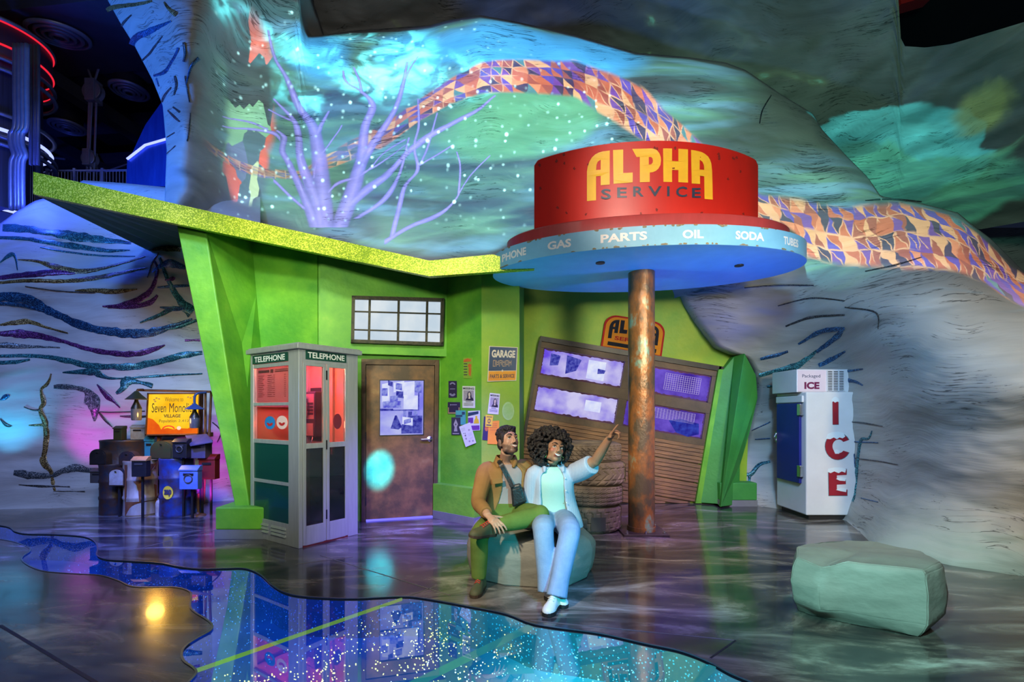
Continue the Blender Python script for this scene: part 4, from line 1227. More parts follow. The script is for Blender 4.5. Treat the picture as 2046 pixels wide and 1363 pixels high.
# timber courses
NS = 30
g = G()
for k in range(NS):
    t0 = 0.465 + (1.165 - 0.465) * k / NS; t1 = 0.465 + (1.165 - 0.465) * (k + 1) / NS
    big = (k % 5 == 4)
    n_ = 24
    for j in range(n_):
        s0, s1 = j / n_, (j + 1) / n_
        c = [QG(s0, t0, 0.02), QG(s1, t0, 0.02), QG(s1, t1 - (0.008 if big else 0.003), 0.02), QG(s0, t1 - (0.008 if big else 0.003), 0.02)]
        if max(p.z for p in c) < 0.03: continue
        for p in c: p.z = max(p.z, 0.004)
        vs_ = c + [p + Vector((0, -0.028 - 0.004 * (1 if i_ in (2, 3) else 0), 0)) for i_, p in enumerate(c)]
        g.add(vs_, [(4, 5, 6, 7), (0, 1, 5, 4), (3, 7, 6, 2)] + ([(0, 4, 7, 3)] if j == 0 else []) + ([(1, 2, 6, 5)] if j == n_ - 1 else []))
g.build('timber_boards', M_WOOD, d2)
# things behind the panes, room light put into their emission
for (s0, s1, t0, t1, sk, k, lb) in ((0.055, 0.11, 0.06, 0.125, 0.01, 'd', 'small dark picture in the upper left garage window, at its left end'), (0.125, 0.21, 0.055, 0.14, 0.03, 'd', 'larger slanted dark picture in the upper left garage window'),
                                    (0.33, 0.375, 0.105, 0.13, 0.008, 'd', 'small dark slip on a white card in the upper left garage window'), (0.28, 0.38, 0.06, 0.175, 0.0, 'w', 'white card with a slip on it in the upper left garage window'),
                                    (0.30, 0.39, 0.305, 0.37, 0.0, 'w', 'pale sheet in the lower left garage window')):
    off = 0.0295 if k == 'w' else 0.0315
    c = [QG(s0 + sk, t0, off), QG(s1 + sk, t0 + sk * 0.5, off), QG(s1 - sk * 0 + sk * 0.3, t1, off), QG(s0 + sk * 1.2, t1 + sk, off)]
    tag(G().ext(c, (0, -0.001, 0)).build('paper_sheet', PM[k]), lb, 'paper', 'papers in the garage windows')
for a, lb in (((0.72, 0.92, 0.06, 0.16), 'wire shelf grid glimpsed in the upper right garage window'), ((0.64, 0.92, 0.28, 0.34), 'wire shelf grid glimpsed in the lower right garage window')):
    g = G(); s0, s1, t0, t1 = a
    for k in range(17): gext(g, s0 + (s1 - s0) * k / 16, s0 + (s1 - s0) * k / 16 + 0.002, t0, t1, 0.029, 0.031)
    for k in range(9): gext(g, s0, s1, t0 + (t1 - t0) * k / 8, t0 + (t1 - t0) * k / 8 + 0.0015, 0.029, 0.0315)
    tag(g.build('wire_shelf', glow('wire_violet', (0.62, 0.52, 1.0), 0.7)), lb, 'shelf', 'wire grids in the garage windows')
g = G(); g.poly2([(0.78, 0.345), (0.84, 0.325), (0.95, 0.335), (0.96, 0.40), (0.90, 0.425), (0.83, 0.41)], [], lambda x, y: QG(x, y, 0.031))
tag(g.build('stored_machine', glow('dark_blue_shape', (0.03, 0.03, 0.45), 0.6, (0.06, 0.10, 0.75), 12)), 'dark blue rounded shape in the lower right garage window', 'machine')

# ---------------------------------------------------------------- ALPHA lettering (traced once, used on both signs)
ALPHA = [([(640, 487), (640, 310), (645, 280), (655, 250), (670, 225), (690, 206), (712, 195), (735, 188), (777, 183), (777, 388), (723, 392), (723, 336), (695, 338), (695, 482)], [[(695, 300), (697, 270), (705, 250), (723, 238), (723, 298)]]),
         ([(797, 180), (858, 177), (858, 318), (915, 315), (915, 375), (800, 383)], []),
         ([(912, 173), (1030, 170), (1048, 174), (1062, 182), (1076, 200), (1084, 222), (1086, 242), (1082, 270), (1070, 292), (1055, 305), (1035, 313), (1018, 315), (1018, 372), (958, 374), (958, 222), (938, 222)],
          [[(1012, 222), (1012, 268), (1026, 266), (1034, 258), (1037, 245), (1034, 230), (1026, 222)]]),
         ([(1098, 170), (1152, 171), (1152, 245), (1190, 247), (1190, 172), (1248, 176), (1248, 376), (1190, 373), (1190, 300), (1152, 299), (1152, 372), (1100, 371)], []),
         ([(1266, 179), (1290, 182), (1312, 187), (1332, 193), (1350, 203), (1368, 218), (1380, 238), (1388, 260), (1393, 305), (1397, 478), (1347, 474), (1345, 338), (1320, 335), (1320, 384), (1270, 381)],
          [[(1318, 238), (1334, 250), (1343, 270), (1345, 299), (1318, 297)]])]


def split_edges(poly, step):
    out = []
    for i in range(len(poly)):
        a, b_ = poly[i], poly[(i + 1) % len(poly)]
        n = max(1, int(math.hypot(b_[0] - a[0], b_[1] - a[1]) / step))
        out += [(a[0] + (b_[0] - a[0]) * k / n, a[1] + (b_[1] - a[1]) * k / n) for k in range(n)]
    return out


# small enamel sign over the garage door
M_ENRED = mat('enamel_red', (0.42, 0.012, 0.008), 0.6, color2=(0.32, 0.012, 0.008), scale=8, spec=0.15); M_ENYEL = mat('enamel_amber', (0.66, 0.25, 0.008), 0.6, color2=(0.56, 0.19, 0.008), scale=8, spec=0.15)
M_ENBLK = mat('enamel_black', (0.016, 0.018, 0.022), 0.8, color2=(0.025, 0.025, 0.025), scale=10, spec=0.1)
zz = lambda x, y: (1000 + x / 2.621, 560 + y / 2.621)
cw = [onwall(*zz(x, y), *GW, 0.02) for x, y in ((524, 352), (842, 405), (867, 226), (551, 176))]
QS = quad4(*cw); nS = Vector((0, -1, 0))


def tomb(m_):
    r = 0.20 - m_ * 0.5; x0, x1, y0, y1 = m_, 1 - m_, m_ * 1.7, 1 - m_ * 1.7
    pts = [(x0, y0), (x1, y0)]
    pts += [(x1 - r + r * math.cos(a), y1 - r * 1.6 + r * 1.6 * math.sin(a)) for a in [PI / 2 * i / 8 for i in range(9)]]
    pts += [(x0 + r - r * math.sin(a), y1 - r * 1.6 + r * 1.6 * math.cos(a)) for a in [PI / 2 * i / 8 for i in range(9)]]
    return pts


as_ = G().ext([QS(*p) for p in tomb(0)], (0, -0.012, 0)).build('alpha_service_sign', M_ENRED)
tag(as_, 'amber and red arched sign with black letters on the wall over the garage door', 'sign')
G().ext([QS(*p) + nS * 0.012 for p in tomb(0.03)], (0, -0.002, 0)).build('face', M_ENYEL, as_)
g = G()
nx_ = lambda x, y: QS(0.09 + (x - 640) / 757 * 0.82, 0.90 - (y - 170) / 317 * 0.60) + nS * 0.0155
for o_, h_ in ALPHA: g.poly2(o_, h_, nx_)
g.poly2([(0.10, 0.10), (0.90, 0.10), (0.90, 0.21), (0.10, 0.21)], [], lambda x, y: QS(x, y) + nS * 0.0155)
g.build('lettering', M_ENBLK, as_, weld=False)
g = G(); qtext(g, QS, 'SERVICE', 0.20, 0.80, 0.285, 0.40, nS, 0.03, 0.0155); g.build('lettering', M_ENRED, as_)

# ---------------------------------------------------------------- posters and papers by the door
PC, PD = (C_, D_), (D_, E_)
z5 = lambda x, y: (860 + x / 3.785, 560 + y / 3.785)
rect = lambda x0, y0, x1, y1, k=0: [z5(x0, y0), z5(x1, y0 + k), z5(x1, y1 + k), z5(x0, y1)]
M_PAPER = mat('white_paper', (0.78, 0.77, 0.78), 0.7, color2=(0.72, 0.71, 0.72), scale=5)
M_INK = mat('dark_ink', (0.03, 0.025, 0.06), 0.6, color2=(0.05, 0.04, 0.08), scale=9); M_INKG = mat('grey_ink', (0.35, 0.30, 0.36), 0.7, color2=(0.45, 0.4, 0.45), scale=60)
M_DPURP = mat('night_purple_print', (0.022, 0.014, 0.055), 0.5, color2=(0.04, 0.025, 0.09), scale=12); M_LILAC = mat('lilac_print', (0.35, 0.32, 0.60), 0.6, color2=(0.2, 0.18, 0.4), scale=30)
M_TEALP = mat('teal_print', (0.07, 0.34, 0.38), 0.6, color2=(0.1, 0.45, 0.45), scale=30); M_VIOP = mat('violet_print', (0.20, 0.05, 0.36), 0.6, color2=(0.15, 0.04, 0.3), scale=20)
M_YELP = mat('yellow_print', (0.85, 0.62, 0.04), 0.6, color2=(0.8, 0.5, 0.03), scale=20); M_ORGP = mat('orange_print', (0.88, 0.36, 0.02), 0.6, color2=(0.85, 0.28, 0.02), scale=9)
M_OLIVEP = mat('faded_olive_print', (0.22, 0.42, 0.04), 0.6, color2=(0.30, 0.45, 0.05), scale=20); M_REDP = mat('faded_red_print', (0.60, 0.10, 0.03), 0.6, color2=(0.55, 0.2, 0.04), scale=30)
M_NAVY = mat('enamel_navy', (0.025, 0.05, 0.12), 0.4, color2=(0.04, 0.07, 0.14), scale=8); M_CREAM = mat('enamel_cream', (0.80, 0.66, 0.52), 0.45, color2=(0.7, 0.55, 0.42), scale=9)
M_TAN = mat('tan_print', (0.45, 0.30, 0.20), 0.6, color2=(0.4, 0.25, 0.16), scale=9)
N_P = 0


def flyer(name, cs, wall, m, off, label, cat, group='papers pinned to the wall right of the door'):
    o, q_, n = sheet(name, cs, wall, m, off)
    tag(o, label, cat, group)
    return o, q_, n


def art(o, q_, n, items):
    for nm, m_, fn in items:
        g = G(); fn(g, q_, n); g.build(nm, m_, o, weld=False)


o, q_, n = flyer('poster', rect(250, 586, 318, 742), PC, M_OLIVEP, 0.004, 'faded green bill with red lettering, highest of the papers right of the door', 'poster')
art(o, q_, n, [('print', M_REDP, lambda g, q_, n: (qpoly(g, q_, [(0.05, 0.78), (0.85, 0.82), (0.85, 0.92), (0.5, 0.97), (0.05, 0.9)], n), qpoly(g, q_, disc_pts(0.72, 0.60, 0.2, 0.1), n), qpoly(g, q_, [(0.6, 0.5), (0.9, 0.5), (0.85, 0.1), (0.62, 0.15)], n))),
               ('lettering', M_INK, lambda g, q_, n: [qbox(g, q_, 0.05, 0.45, t, t + 0.04, n) for t in (0.68, 0.55, 0.42, 0.28, 0.15)])])
o, q_, n = flyer('poster', rect(138, 762, 200, 888), PC, M_DPURP, 0.004, 'dark purple poster with two pale curled shapes, next to the door frame', 'poster')
art(o, q_, n, [('print', M_LILAC, lambda g, q_, n: (qpoly(g, q_, disc_pts(0.5, 0.72, 0.38, 0.2, 18, 0.3, 2.8) + disc_pts(0.5, 0.72, 0.22, 0.12, 18, 2.8, 0.3), n), qpoly(g, q_, disc_pts(0.5, 0.28, 0.4, 0.2, 18, 3.4, 6.0) + disc_pts(0.5, 0.3, 0.2, 0.1, 18, 6.0, 3.4), n), qbox(g, q_, 0.2, 0.8, 0.5, 0.54, n)))])


def missing(cs, wall, lb):
    o, q_, n = flyer('missing_poster', cs, wall, M_PAPER, 0.004, lb, 'poster')
    hair = [(0.42, 0.36), (0.40, 0.60), (0.46, 0.72), (0.58, 0.76), (0.70, 0.70), (0.75, 0.55), (0.78, 0.36)]
    art(o, q_, n, [('lettering', M_INK, lambda g, q_, n: (qtext(g, q_, 'MISSING', 0.07, 0.93, 0.84, 0.94, n, 0.03), qbox(g, q_, 0.28, 0.74, 0.27, 0.295, n), [qbox(g, q_, 0.12, 0.88, t, t + 0.008, n) for t in (0.22, 0.19, 0.16, 0.13, 0.10)])),
                   ('photograph', M_INKG, lambda g, q_, n: qbox(g, q_, 0.1, 0.92, 0.33, 0.80, n)),
                   ('print', M_INK, lambda g, q_, n: (qpoly(g, q_, hair, n, 0.0022), qpoly(g, q_, [(0.25, 0.335), (0.92, 0.335), (0.85, 0.46), (0.6, 0.52), (0.35, 0.45)], n, 0.0022))),
                   ('portrait', M_CREAM, lambda g, q_, n: (qpoly(g, q_, disc_pts(0.575, 0.61, 0.085, 0.095), n, 0.0028), qpoly(g, q_, [(0.53, 0.53), (0.63, 0.53), (0.66, 0.42), (0.5, 0.42)], n, 0.0028)))])


missing(rect(243, 800, 338, 965, 2), PC, 'missing person notice on the bright green wall, nearer to the door')
missing([z5(450, 852), z5(526, 860), z5(514, 1016), z5(432, 1008)], PD, 'slightly tilted missing person notice under the garage sign')
o, q_, n = flyer('poster', rect(132, 922, 225, 1012), PC, M_DPURP, 0.004, 'dark landscape card with a tan corner frame, beside the door', 'poster')
art(o, q_, n, [('border', M_TAN, lambda g, q_, n: (qbox(g, q_, 0.03, 0.10, 0.05, 0.55, n), qbox(g, q_, 0.90, 0.97, 0.05, 0.55, n), qbox(g, q_, 0.03, 0.97, 0.03, 0.14, n))), ('lettering', M_LILAC, lambda g, q_, n: (qbox(g, q_, 0.28, 0.75, 0.74, 0.80, n), qpoly(g, q_, disc_pts(0.24, 0.77, 0.04, 0.06), n)))])
o, q_, n = flyer('poster', rect(192, 985, 266, 1092), PC, M_TEALP, 0.008, 'teal bill half covered by a sketched white sheet', 'poster')
art(o, q_, n, [('lettering', M_NAVY, lambda g, q_, n: (qbox(g, q_, 0.0, 0.7, 0.55, 0.68, n), qbox(g, q_, 0.65, 0.95, 0.7, 0.9, n)))])
o, q_, n = flyer('poster', rect(160, 1038, 228, 1170), PC, M_INK, 0.012, 'black poster with a pale totem figure, lowest at the left', 'poster')
art(o, q_, n, [('print', M_INKG, lambda g, q_, n: (qpoly(g, q_, [(0.3, 0.2), (0.7, 0.2), (0.62, 0.45), (0.75, 0.6), (0.5, 0.92), (0.25, 0.6), (0.38, 0.45)], n, 0.0014, [disc_pts(0.5, 0.6, 0.07, 0.05, 10)]), qbox(g, q_, 0.15, 0.85, 0.05, 0.10, n)))])
o, q_, n = flyer('poster', rect(285, 990, 375, 1140, -4), PC, M_PAPER, 0.005, 'purple and white bill with a yellow bottle shape', 'poster')
art(o, q_, n, [('print', M_VIOP, lambda g, q_, n: (qbox(g, q_, 0.02, 0.45, 0.38, 0.66, n), qbox(g, q_, 0.02, 0.98, 0.03, 0.26, n))), ('lettering', M_NAVY, lambda g, q_, n: qpoly(g, q_, [(0.02, 0.74), (0.9, 0.84), (0.9, 0.97), (0.02, 0.92)], n)),
               ('picture', M_YELP, lambda g, q_, n: qpoly(g, q_, [(0.5, 0.36), (0.96, 0.36), (0.9, 0.55), (0.8, 0.62), (0.8, 0.74), (0.64, 0.74), (0.64, 0.62), (0.54, 0.52)], n))])
o, q_, n = flyer('paper_sheet', [z5(218, 1108), z5(300, 1075), z5(346, 1230), z5(268, 1262)], PC, M_PAPER, 0.016, 'white sheet with pen sketches, tilted, lowest on the green wall', 'paper')
art(o, q_, n, [('sketch', M_INKG, lambda g, q_, n: ([qbox(g, q_, 0.1, 0.45, t, t + 0.01, n) for t in (0.85, 0.80, 0.74)], [qpoly(g, q_, disc_pts(cx_, cy_, 0.08, 0.05, 12), n) for cx_, cy_ in ((0.3, 0.5), (0.28, 0.35), (0.75, 0.68), (0.5, 0.18), (0.8, 0.14))], [qbox(g, q_, 0.55, 0.9, t, t + 0.008, n) for t in (0.52, 0.47, 0.42, 0.3, 0.26)])),
               ('dot', M_INK, lambda g, q_, n: [qpoly(g, q_, disc_pts(cx_, cy_, 0.035, 0.022, 10), n, 0.002) for cx_, cy_ in ((0.22, 0.62), (0.34, 0.6), (0.3, 0.5))])])
o, q_, n = flyer('poster', [z5(405, 1030), z5(445, 1032), z5(436, 1212), z5(392, 1208)], PD, M_DPURP, 0.004, 'dark bill mostly covered by orange papers, beside the seated man', 'poster')
art(o, q_, n, [('print', M_REDP, lambda g, q_, n: qpoly(g, q_, disc_pts(0.6, 0.5, 0.3, 0.12), n))])
o, q_, n = flyer('paper_sheet', [z5(440, 1066), z5(521, 1062), z5(514, 1242), z5(431, 1238)], PD, M_ORGP, 0.008, 'large orange paper right above the head of the seated man', 'paper')
art(o, q_, n, [('lettering', M_REDP, lambda g, q_, n: [qbox(g, q_, 0.15, 0.8, t, t + 0.02, n) for t in (0.86, 0.78, 0.70, 0.6)])])
o, q_, n = flyer('paper_sheet', [z5(418, 1018), z5(476, 1022), z5(466, 1112), z5(414, 1108)], PD, M_YELP, 0.012, 'small yellow slip pinned over the orange paper', 'paper')
art(o, q_, n, [('print', M_INK, lambda g, q_, n: (qbox(g, q_, 0.15, 0.85, 0.82, 0.87, n), qpoly(g, q_, disc_pts(0.5, 0.5, 0.2, 0.2, 16), n, 0.0012, [disc_pts(0.5, 0.5, 0.13, 0.13, 12)]), qbox(g, q_, 0.15, 0.85, 0.12, 0.2, n)))])
# garage sign
o, q_, n = sheet('garage_sign', [z5(444, 498), z5(660, 508), z5(648, 760), z5(430, 768)], PD, M_CREAM, 0.006, t=0.008)
tag(o, 'navy and orange enamel garage sign on the yellow green wall', 'sign')
art(o, q_, n, [('face', M_NAVY, lambda g, q_, n: qbox(g, q_, 0.025, 0.975, 0.305, 0.98, n)), ('face', M_ORGP, lambda g, q_, n: qbox(g, q_, 0.025, 0.975, 0.02, 0.29, n)),
               ('lettering', M_CREAM, lambda g, q_, n: (qtext(g, q_, 'GARAGE', 0.10, 0.92, 0.68, 0.90, n, 0.045, 0.002), qpoly(g, q_, [(0.46, 0.3), (0.5, 0.34), (0.54, 0.3), (0.5, 0.26)], n, 0.002))),
               ('lettering', M_INK, lambda g, q_, n: qtext(g, q_, 'PARTS & SERVICE', 0.08, 0.93, 0.09, 0.20, n, 0.02, 0.002)),
               ('glyphs', M_TAN, lambda g, q_, n: [(qbox(g, q_, x, x + 0.022, 0.42, 0.60, n, 0.002), qbox(g, q_, x, x + 0.09, 0.585 - 0.05 * (k % 2), 0.61 - 0.05 * (k % 2), n, 0.002), qbox(g, q_, x + 0.068, x + 0.09, 0.46, 0.60, n, 0.002), qbox(g, q_, x, x + 0.09, 0.42 + 0.05 * (k % 3), 0.445 + 0.05 * (k % 3), n, 0.002)) for k, x in enumerate((0.16, 0.27, 0.38, 0.49, 0.60, 0.71))])])
# pale round decal
g = G(); cc = z5(588, 990)
pts = [onwall(cc[0] + 12 * math.cos(a), cc[1] + 18.5 * math.sin(a), *PD, 0.003) for a in [2 * PI * i / 28 for i in range(28)]]
nn = Vector((0.1, -1, 0)).normalized()
o = G().ext(pts, nn * 0.002).build('round_decal', mat('pale_green_decal', (0.42, 0.62, 0.22), 0.5, color2=(0.30, 0.55, 0.12), scale=22))
tag(o, 'pale round translucent decal on the wall below the garage sign', 'decal')
pts2 = [onwall(cc[0] + 9.5 * math.cos(a), cc[1] + 15 * math.sin(a), *PD, 0.0052) for a in [2 * PI * i / 28 for i in range(28)]]
G().ext(pts2, nn * 0.001).build('inner_disc', mat('pale_decal_core', (0.36, 0.58, 0.16), 0.5, color2=(0.26, 0.52, 0.1), scale=14), o)
# fire alarm call point on the wall beside the booth
c = [onwall(x, y, A_, B_, 0.0) for x, y in ((481, 763), (495, 763), (495, 783), (481, 783))]
nn = Vector((B_[1] - A_[1], -(B_[0] - A_[0]), 0)).normalized(); nn = -nn if nn.y > 0 else nn
al = thing('alarm_box', tuple(c[3]), 'small white alarm box with a red window, left of the phone booth', 'alarm box')
M_WHITEP = mat('white_plastic', (0.80, 0.80, 0.78), 0.4, color2=(0.74, 0.74, 0.72), scale=6); M_REDPL = mat('red_plastic', (0.6, 0.02, 0.02), 0.35, color2=(0.5, 0.02, 0.02), scale=6)
G().ext(c, nn * 0.045).build('case', M_WHITEP, al, bevel=0.006)
Q = quad4(c[3], c[2], c[1], c[0])
G().ext([p + nn * 0.045 for p in patch(Q, 0.35, 0.75, 0.55, 0.88)], nn * 0.004).build('window', M_REDPL, al)
g = G(); g.lathe([(0.012, 0), (0.010, 0.008)], Q(0.55, 0.3) + nn * 0.045, nn, 12); g.build('button', M_REDPL, al)


# ================================================================ telephone booth
O3 = Vector((-2.185, 5.077, 0)); ax_a = Vector((-0.823, 0.568, 0)); ax_b = Vector((0.568, 0.823, 0))
TB = Matrix(((ax_a.x, ax_b.x, 0, O3.x), (ax_a.y, ax_b.y, 0, O3.y), (0, 0, 1, 0), (0, 0, 0, 1)))
SA, SB, HB = 0.95, 0.735, 2.118
Z3 = Vector((0, 0, 1))
M_ALU = mat('brushed_aluminium', (0.62, 0.63, 0.62), 0.38, 0.55, color2=(0.52, 0.53, 0.53), scale=5, stretch=(6, 6, 0.6))
M_BGREEN = mat('bottle_green_panel', (0.008, 0.075, 0.058), 0.18, color2=(0.006, 0.06, 0.05), scale=3, coat=0.5)
M_SGREEN = mat('sign_green', (0.01, 0.06, 0.04), 0.3, color2=(0.012, 0.07, 0.05), scale=8)
M_SWHITE = mat('sign_white', (0.82, 0.80, 0.78), 0.45, color2=(0.78, 0.76, 0.74), scale=8)
M_BGLASS = glass('booth_glass', (0.93, 0.93, 0.93), 0.04)
M_DGLASS = glass('booth_smoked_glass', (0.36, 0.36, 0.38), 0.07, body=(0.03, 0.05, 0.05), opacity=0.18)
M_INNER = mat('booth_inner_wall', (0.74, 0.40, 0.26), 0.5, color2=(0.60, 0.32, 0.18), scale=4)
M_PINKW = mat('pink_pane', (0.9, 0.35, 0.25), 0.4, color2=(0.85, 0.3, 0.2), scale=2)
M_SILL = mat('booth_red_sill', (0.16, 0.02, 0.015), 0.5, color2=(0.10, 0.012, 0.01), scale=9)
booth = thing('telephone_booth', tuple(O3), 'aluminium telephone booth with red lit glass and green lower panels', 'telephone booth')


def lb(name, m, boxes, parent=booth, bevel=0.0, **k):
    g = G(TB)
    for b_ in boxes: g.bx(*b_)
    return g.build(name, m, parent, bevel=bevel, **k)


# roof, floor
lb('roof_cap', M_ALU, [(-0.035, SA + 0.035, -0.035, SB + 0.035, HB - 0.065, HB - 0.015), (-0.018, SA + 0.018, -0.018, SB + 0.018, HB - 0.015, HB)], bevel=0.006)
lb('booth_floor', M_SILL, [(0.03, SA - 0.03, 0.045, SB - 0.03, 0.0, 0.03)])
# corner posts
lb('corner_post', M_ALU, [(0, 0.19, 0, 0.045, 0.0, HB - 0.065)], bevel=0.005)
lb('corner_post', M_ALU, [(SA - 0.06, SA, 0, 0.05, 0.0, HB - 0.065)], bevel=0.005)
lb('corner_post', M_ALU, [(0, 0.05, SB - 0.135, SB, 0.0, HB - 0.065)], bevel=0.005)
lb('corner_post', M_ALU, [(SA - 0.06, SA, SB - 0.06, SB, 0.0, HB - 0.065)], bevel=0.005)
# left face: rails, panes and panels
rails = [(1.893, 1.935), (1.473, 1.508), (1.058, 1.103), (0.624, 0.661), (0.0, 0.226)]
for z0, z1_ in rails: lb('rail', M_ALU, [(0.19, SA - 0.06, 0.004, 0.04, z0, z1_)], bevel=0.003)
lb('rail', M_ALU, [(0.19, SA - 0.06, 0.004, 0.04, 2.03, HB - 0.065)])
for z0, z1_ in ((1.508, 1.893), (1.103, 1.473)): lb('side_pane', M_BGLASS, [(0.19, SA - 0.06, 0.018, 0.024, z0, z1_)])
for z0, z1_ in ((0.661, 1.058), (0.226, 0.624)): lb('lower_panel', M_BGREEN, [(0.19, SA - 0.06, 0.012, 0.030, z0, z1_)])
for s0 in (0.24, 0.58):
    g = G(TB)
    for k in range(3): g.add(*(lambda b0: (b0, [(0, 1, 2, 3), (4, 7, 6, 5), (0, 4, 5, 1), (1, 5, 6, 2), (2, 6, 7, 3), (3, 7, 4, 0)]))(
        [Vector(p) for p in ((s0, 0.004, 0.08 + 0.038 * k), (s0 + 0.28, 0.004, 0.08 + 0.038 * k), (s0 + 0.28, 0.004, 0.105 + 0.038 * k), (s0, 0.004, 0.105 + 0.038 * k),
                             (s0, -0.009, 0.08 + 0.038 * k), (s0 + 0.28, -0.009, 0.08 + 0.038 * k), (s0 + 0.28, 0.002, 0.105 + 0.038 * k), (s0, 0.002, 0.105 + 0.038 * k))]))
    g.build('louvre', M_ALU, booth)
# inner walls (solid sides away from the picture)
lb('back_wall', M_INNER, [(0.05, SA - 0.05, SB - 0.02, SB, 0.03, HB - 0.065)])
lb('back_wall', M_INNER, [(SA - 0.02, SA, 0.05, SB - 0.05, 0.03, HB - 0.065)])
lb('back_wall', M_BGREEN, [(0.06, SA - 0.06, SB - 0.026, SB - 0.021, 0.06, 1.0)])
lb('shelf_rail', M_ALU, [(SA - 0.05, SA - 0.021, 0.05, SB - 0.05, 1.46, 1.50)])
lb('shelf_rail', M_ALU, [(SA - 0.05, SA - 0.021, 0.05, SB - 0.05, 0.64, 0.68)])
# sign panels
for nm, boxes, tfn in (('left', (0.20, SA - 0.055, -0.004, 0.03, 1.938, 2.033), lambda x, y: TB @ Vector((SA - 0.10 - (SA - 0.345) * x, -0.0055, 1.955 + 0.062 * y))),
                       ('right', (-0.004, 0.03, 0.075, SB - 0.16, 1.952, 2.047), lambda x, y: TB @ Vector((-0.0055, 0.10 + (SB - 0.285) * x, 1.969 + 0.062 * y)))):
    sp_ = lb('telephone_sign', M_SGREEN, [boxes])
    g = G(); text_fn(g, 'TELEPHONE', tfn, 0.02); g.build('lettering', M_SWHITE, sp_)
lb('header', M_ALU, [(0.0, 0.03, 0.045, SB - 0.135, 2.047, HB - 0.065), (0.0, 0.03, 0.045, SB - 0.135, 1.92, 1.952), (0.0, 0.03, 0.045, 0.075, 1.95, 2.05), (0.0, 0.03, SB - 0.16, SB - 0.135, 1.95, 2.05)])
# folding door, two leaves
for t0, t1, k in ((0.048, 0.320, 0), (0.326, 0.598, 1)):
    lf = lb('door_leaf', M_ALU, [(-0.002, 0.026, t0, t0 + 0.034, 0.02, 1.918), (-0.002, 0.026, t1 - 0.034, t1, 0.02, 1.918), (-0.002, 0.026, t0 + 0.034, t1 - 0.034, 1.885, 1.918),
                                 (-0.002, 0.026, t0 + 0.034, t1 - 0.034, 1.02, 1.075), (-0.002, 0.026, t0 + 0.034, t1 - 0.034, 0.02, 0.215)], bevel=0.003)
    lb('pane', M_BGLASS, [(0.010, 0.016, t0 + 0.034, t1 - 0.034, 1.075, 1.885)], parent=lf)
    lb('lower_pane', M_DGLASS, [(0.010, 0.016, t0 + 0.034, t1 - 0.034, 0.215, 1.02)], parent=lf)
for z in (0.25, 1.0, 1.75): lb('hinge', M_DARKM, [(-0.008, 0.0, 0.316, 0.330, z, z + 0.10)])
lb('door_sill', M_SILL, [(0.0, 0.03, 0.05, 0.60, 0.0, 0.02)])
# booth lamp: red tube under the roof
lb('ceiling_lamp', glow('booth_lamp_glow', (1.0, 0.42, 0.34), 6.0), [(0.25, 0.75, 0.25, 0.5, HB - 0.085, HB - 0.067)])
bulb('booth_lamp', tuple(TB @ Vector((0.42, 0.34, 1.96))), (1.0, 0.11, 0.05), 22, 0.08)
bulb('booth_lamp_low', tuple(TB @ Vector((0.40, 0.22, 1.25))), (1.0, 0.10, 0.05), 5, 0.06)
bulb('phone_pink_fill', tuple(TB @ Vector((0.70, 0.42, 1.72))), (1.0, 0.06, 0.55), 5, 0.05)  # added bulb without a fitting, tints the phone pink
# price list and round stickers on the left panes
M_CARD = mat('rate_card_paper', (0.92, 0.80, 0.76), 0.6, color2=(0.86, 0.70, 0.66), scale=3)
_nt = M_CARD.node_tree; _tl = nd(_nt, 'ShaderNodeBsdfTranslucent'); _tl.inputs[0].default_value = (0.95, 0.80, 0.76, 1); _mx = nd(_nt, 'ShaderNodeMixShader'); _mx.inputs[0].default_value = 0.75
_nt.links.new(_nt.nodes['Principled BSDF'].outputs[0], _mx.inputs[1]); _nt.links.new(_tl.outputs[0], _mx.inputs[2]); _nt.links.new(_mx.outputs[0], _nt.nodes['Material Output'].inputs[0])
pl = lb('rate_card', M_CARD, [(0.20, SA - 0.075, 0.026, 0.028, 1.515, 1.888)], parent=None)
tag(pl, 'printed rate card filling the upper left pane of the phone booth', 'notice')
M_INKR = mat('faded_red_ink', (0.42, 0.16, 0.15), 0.6, color2=(0.5, 0.2, 0.18), scale=30)


def onleft(s0, s1, z0, z1_, y=0.0155): return [TB @ Vector(p) for p in ((s0, y, z0), (s1, y, z0), (s1, y, z1_), (s0, y, z1_))]


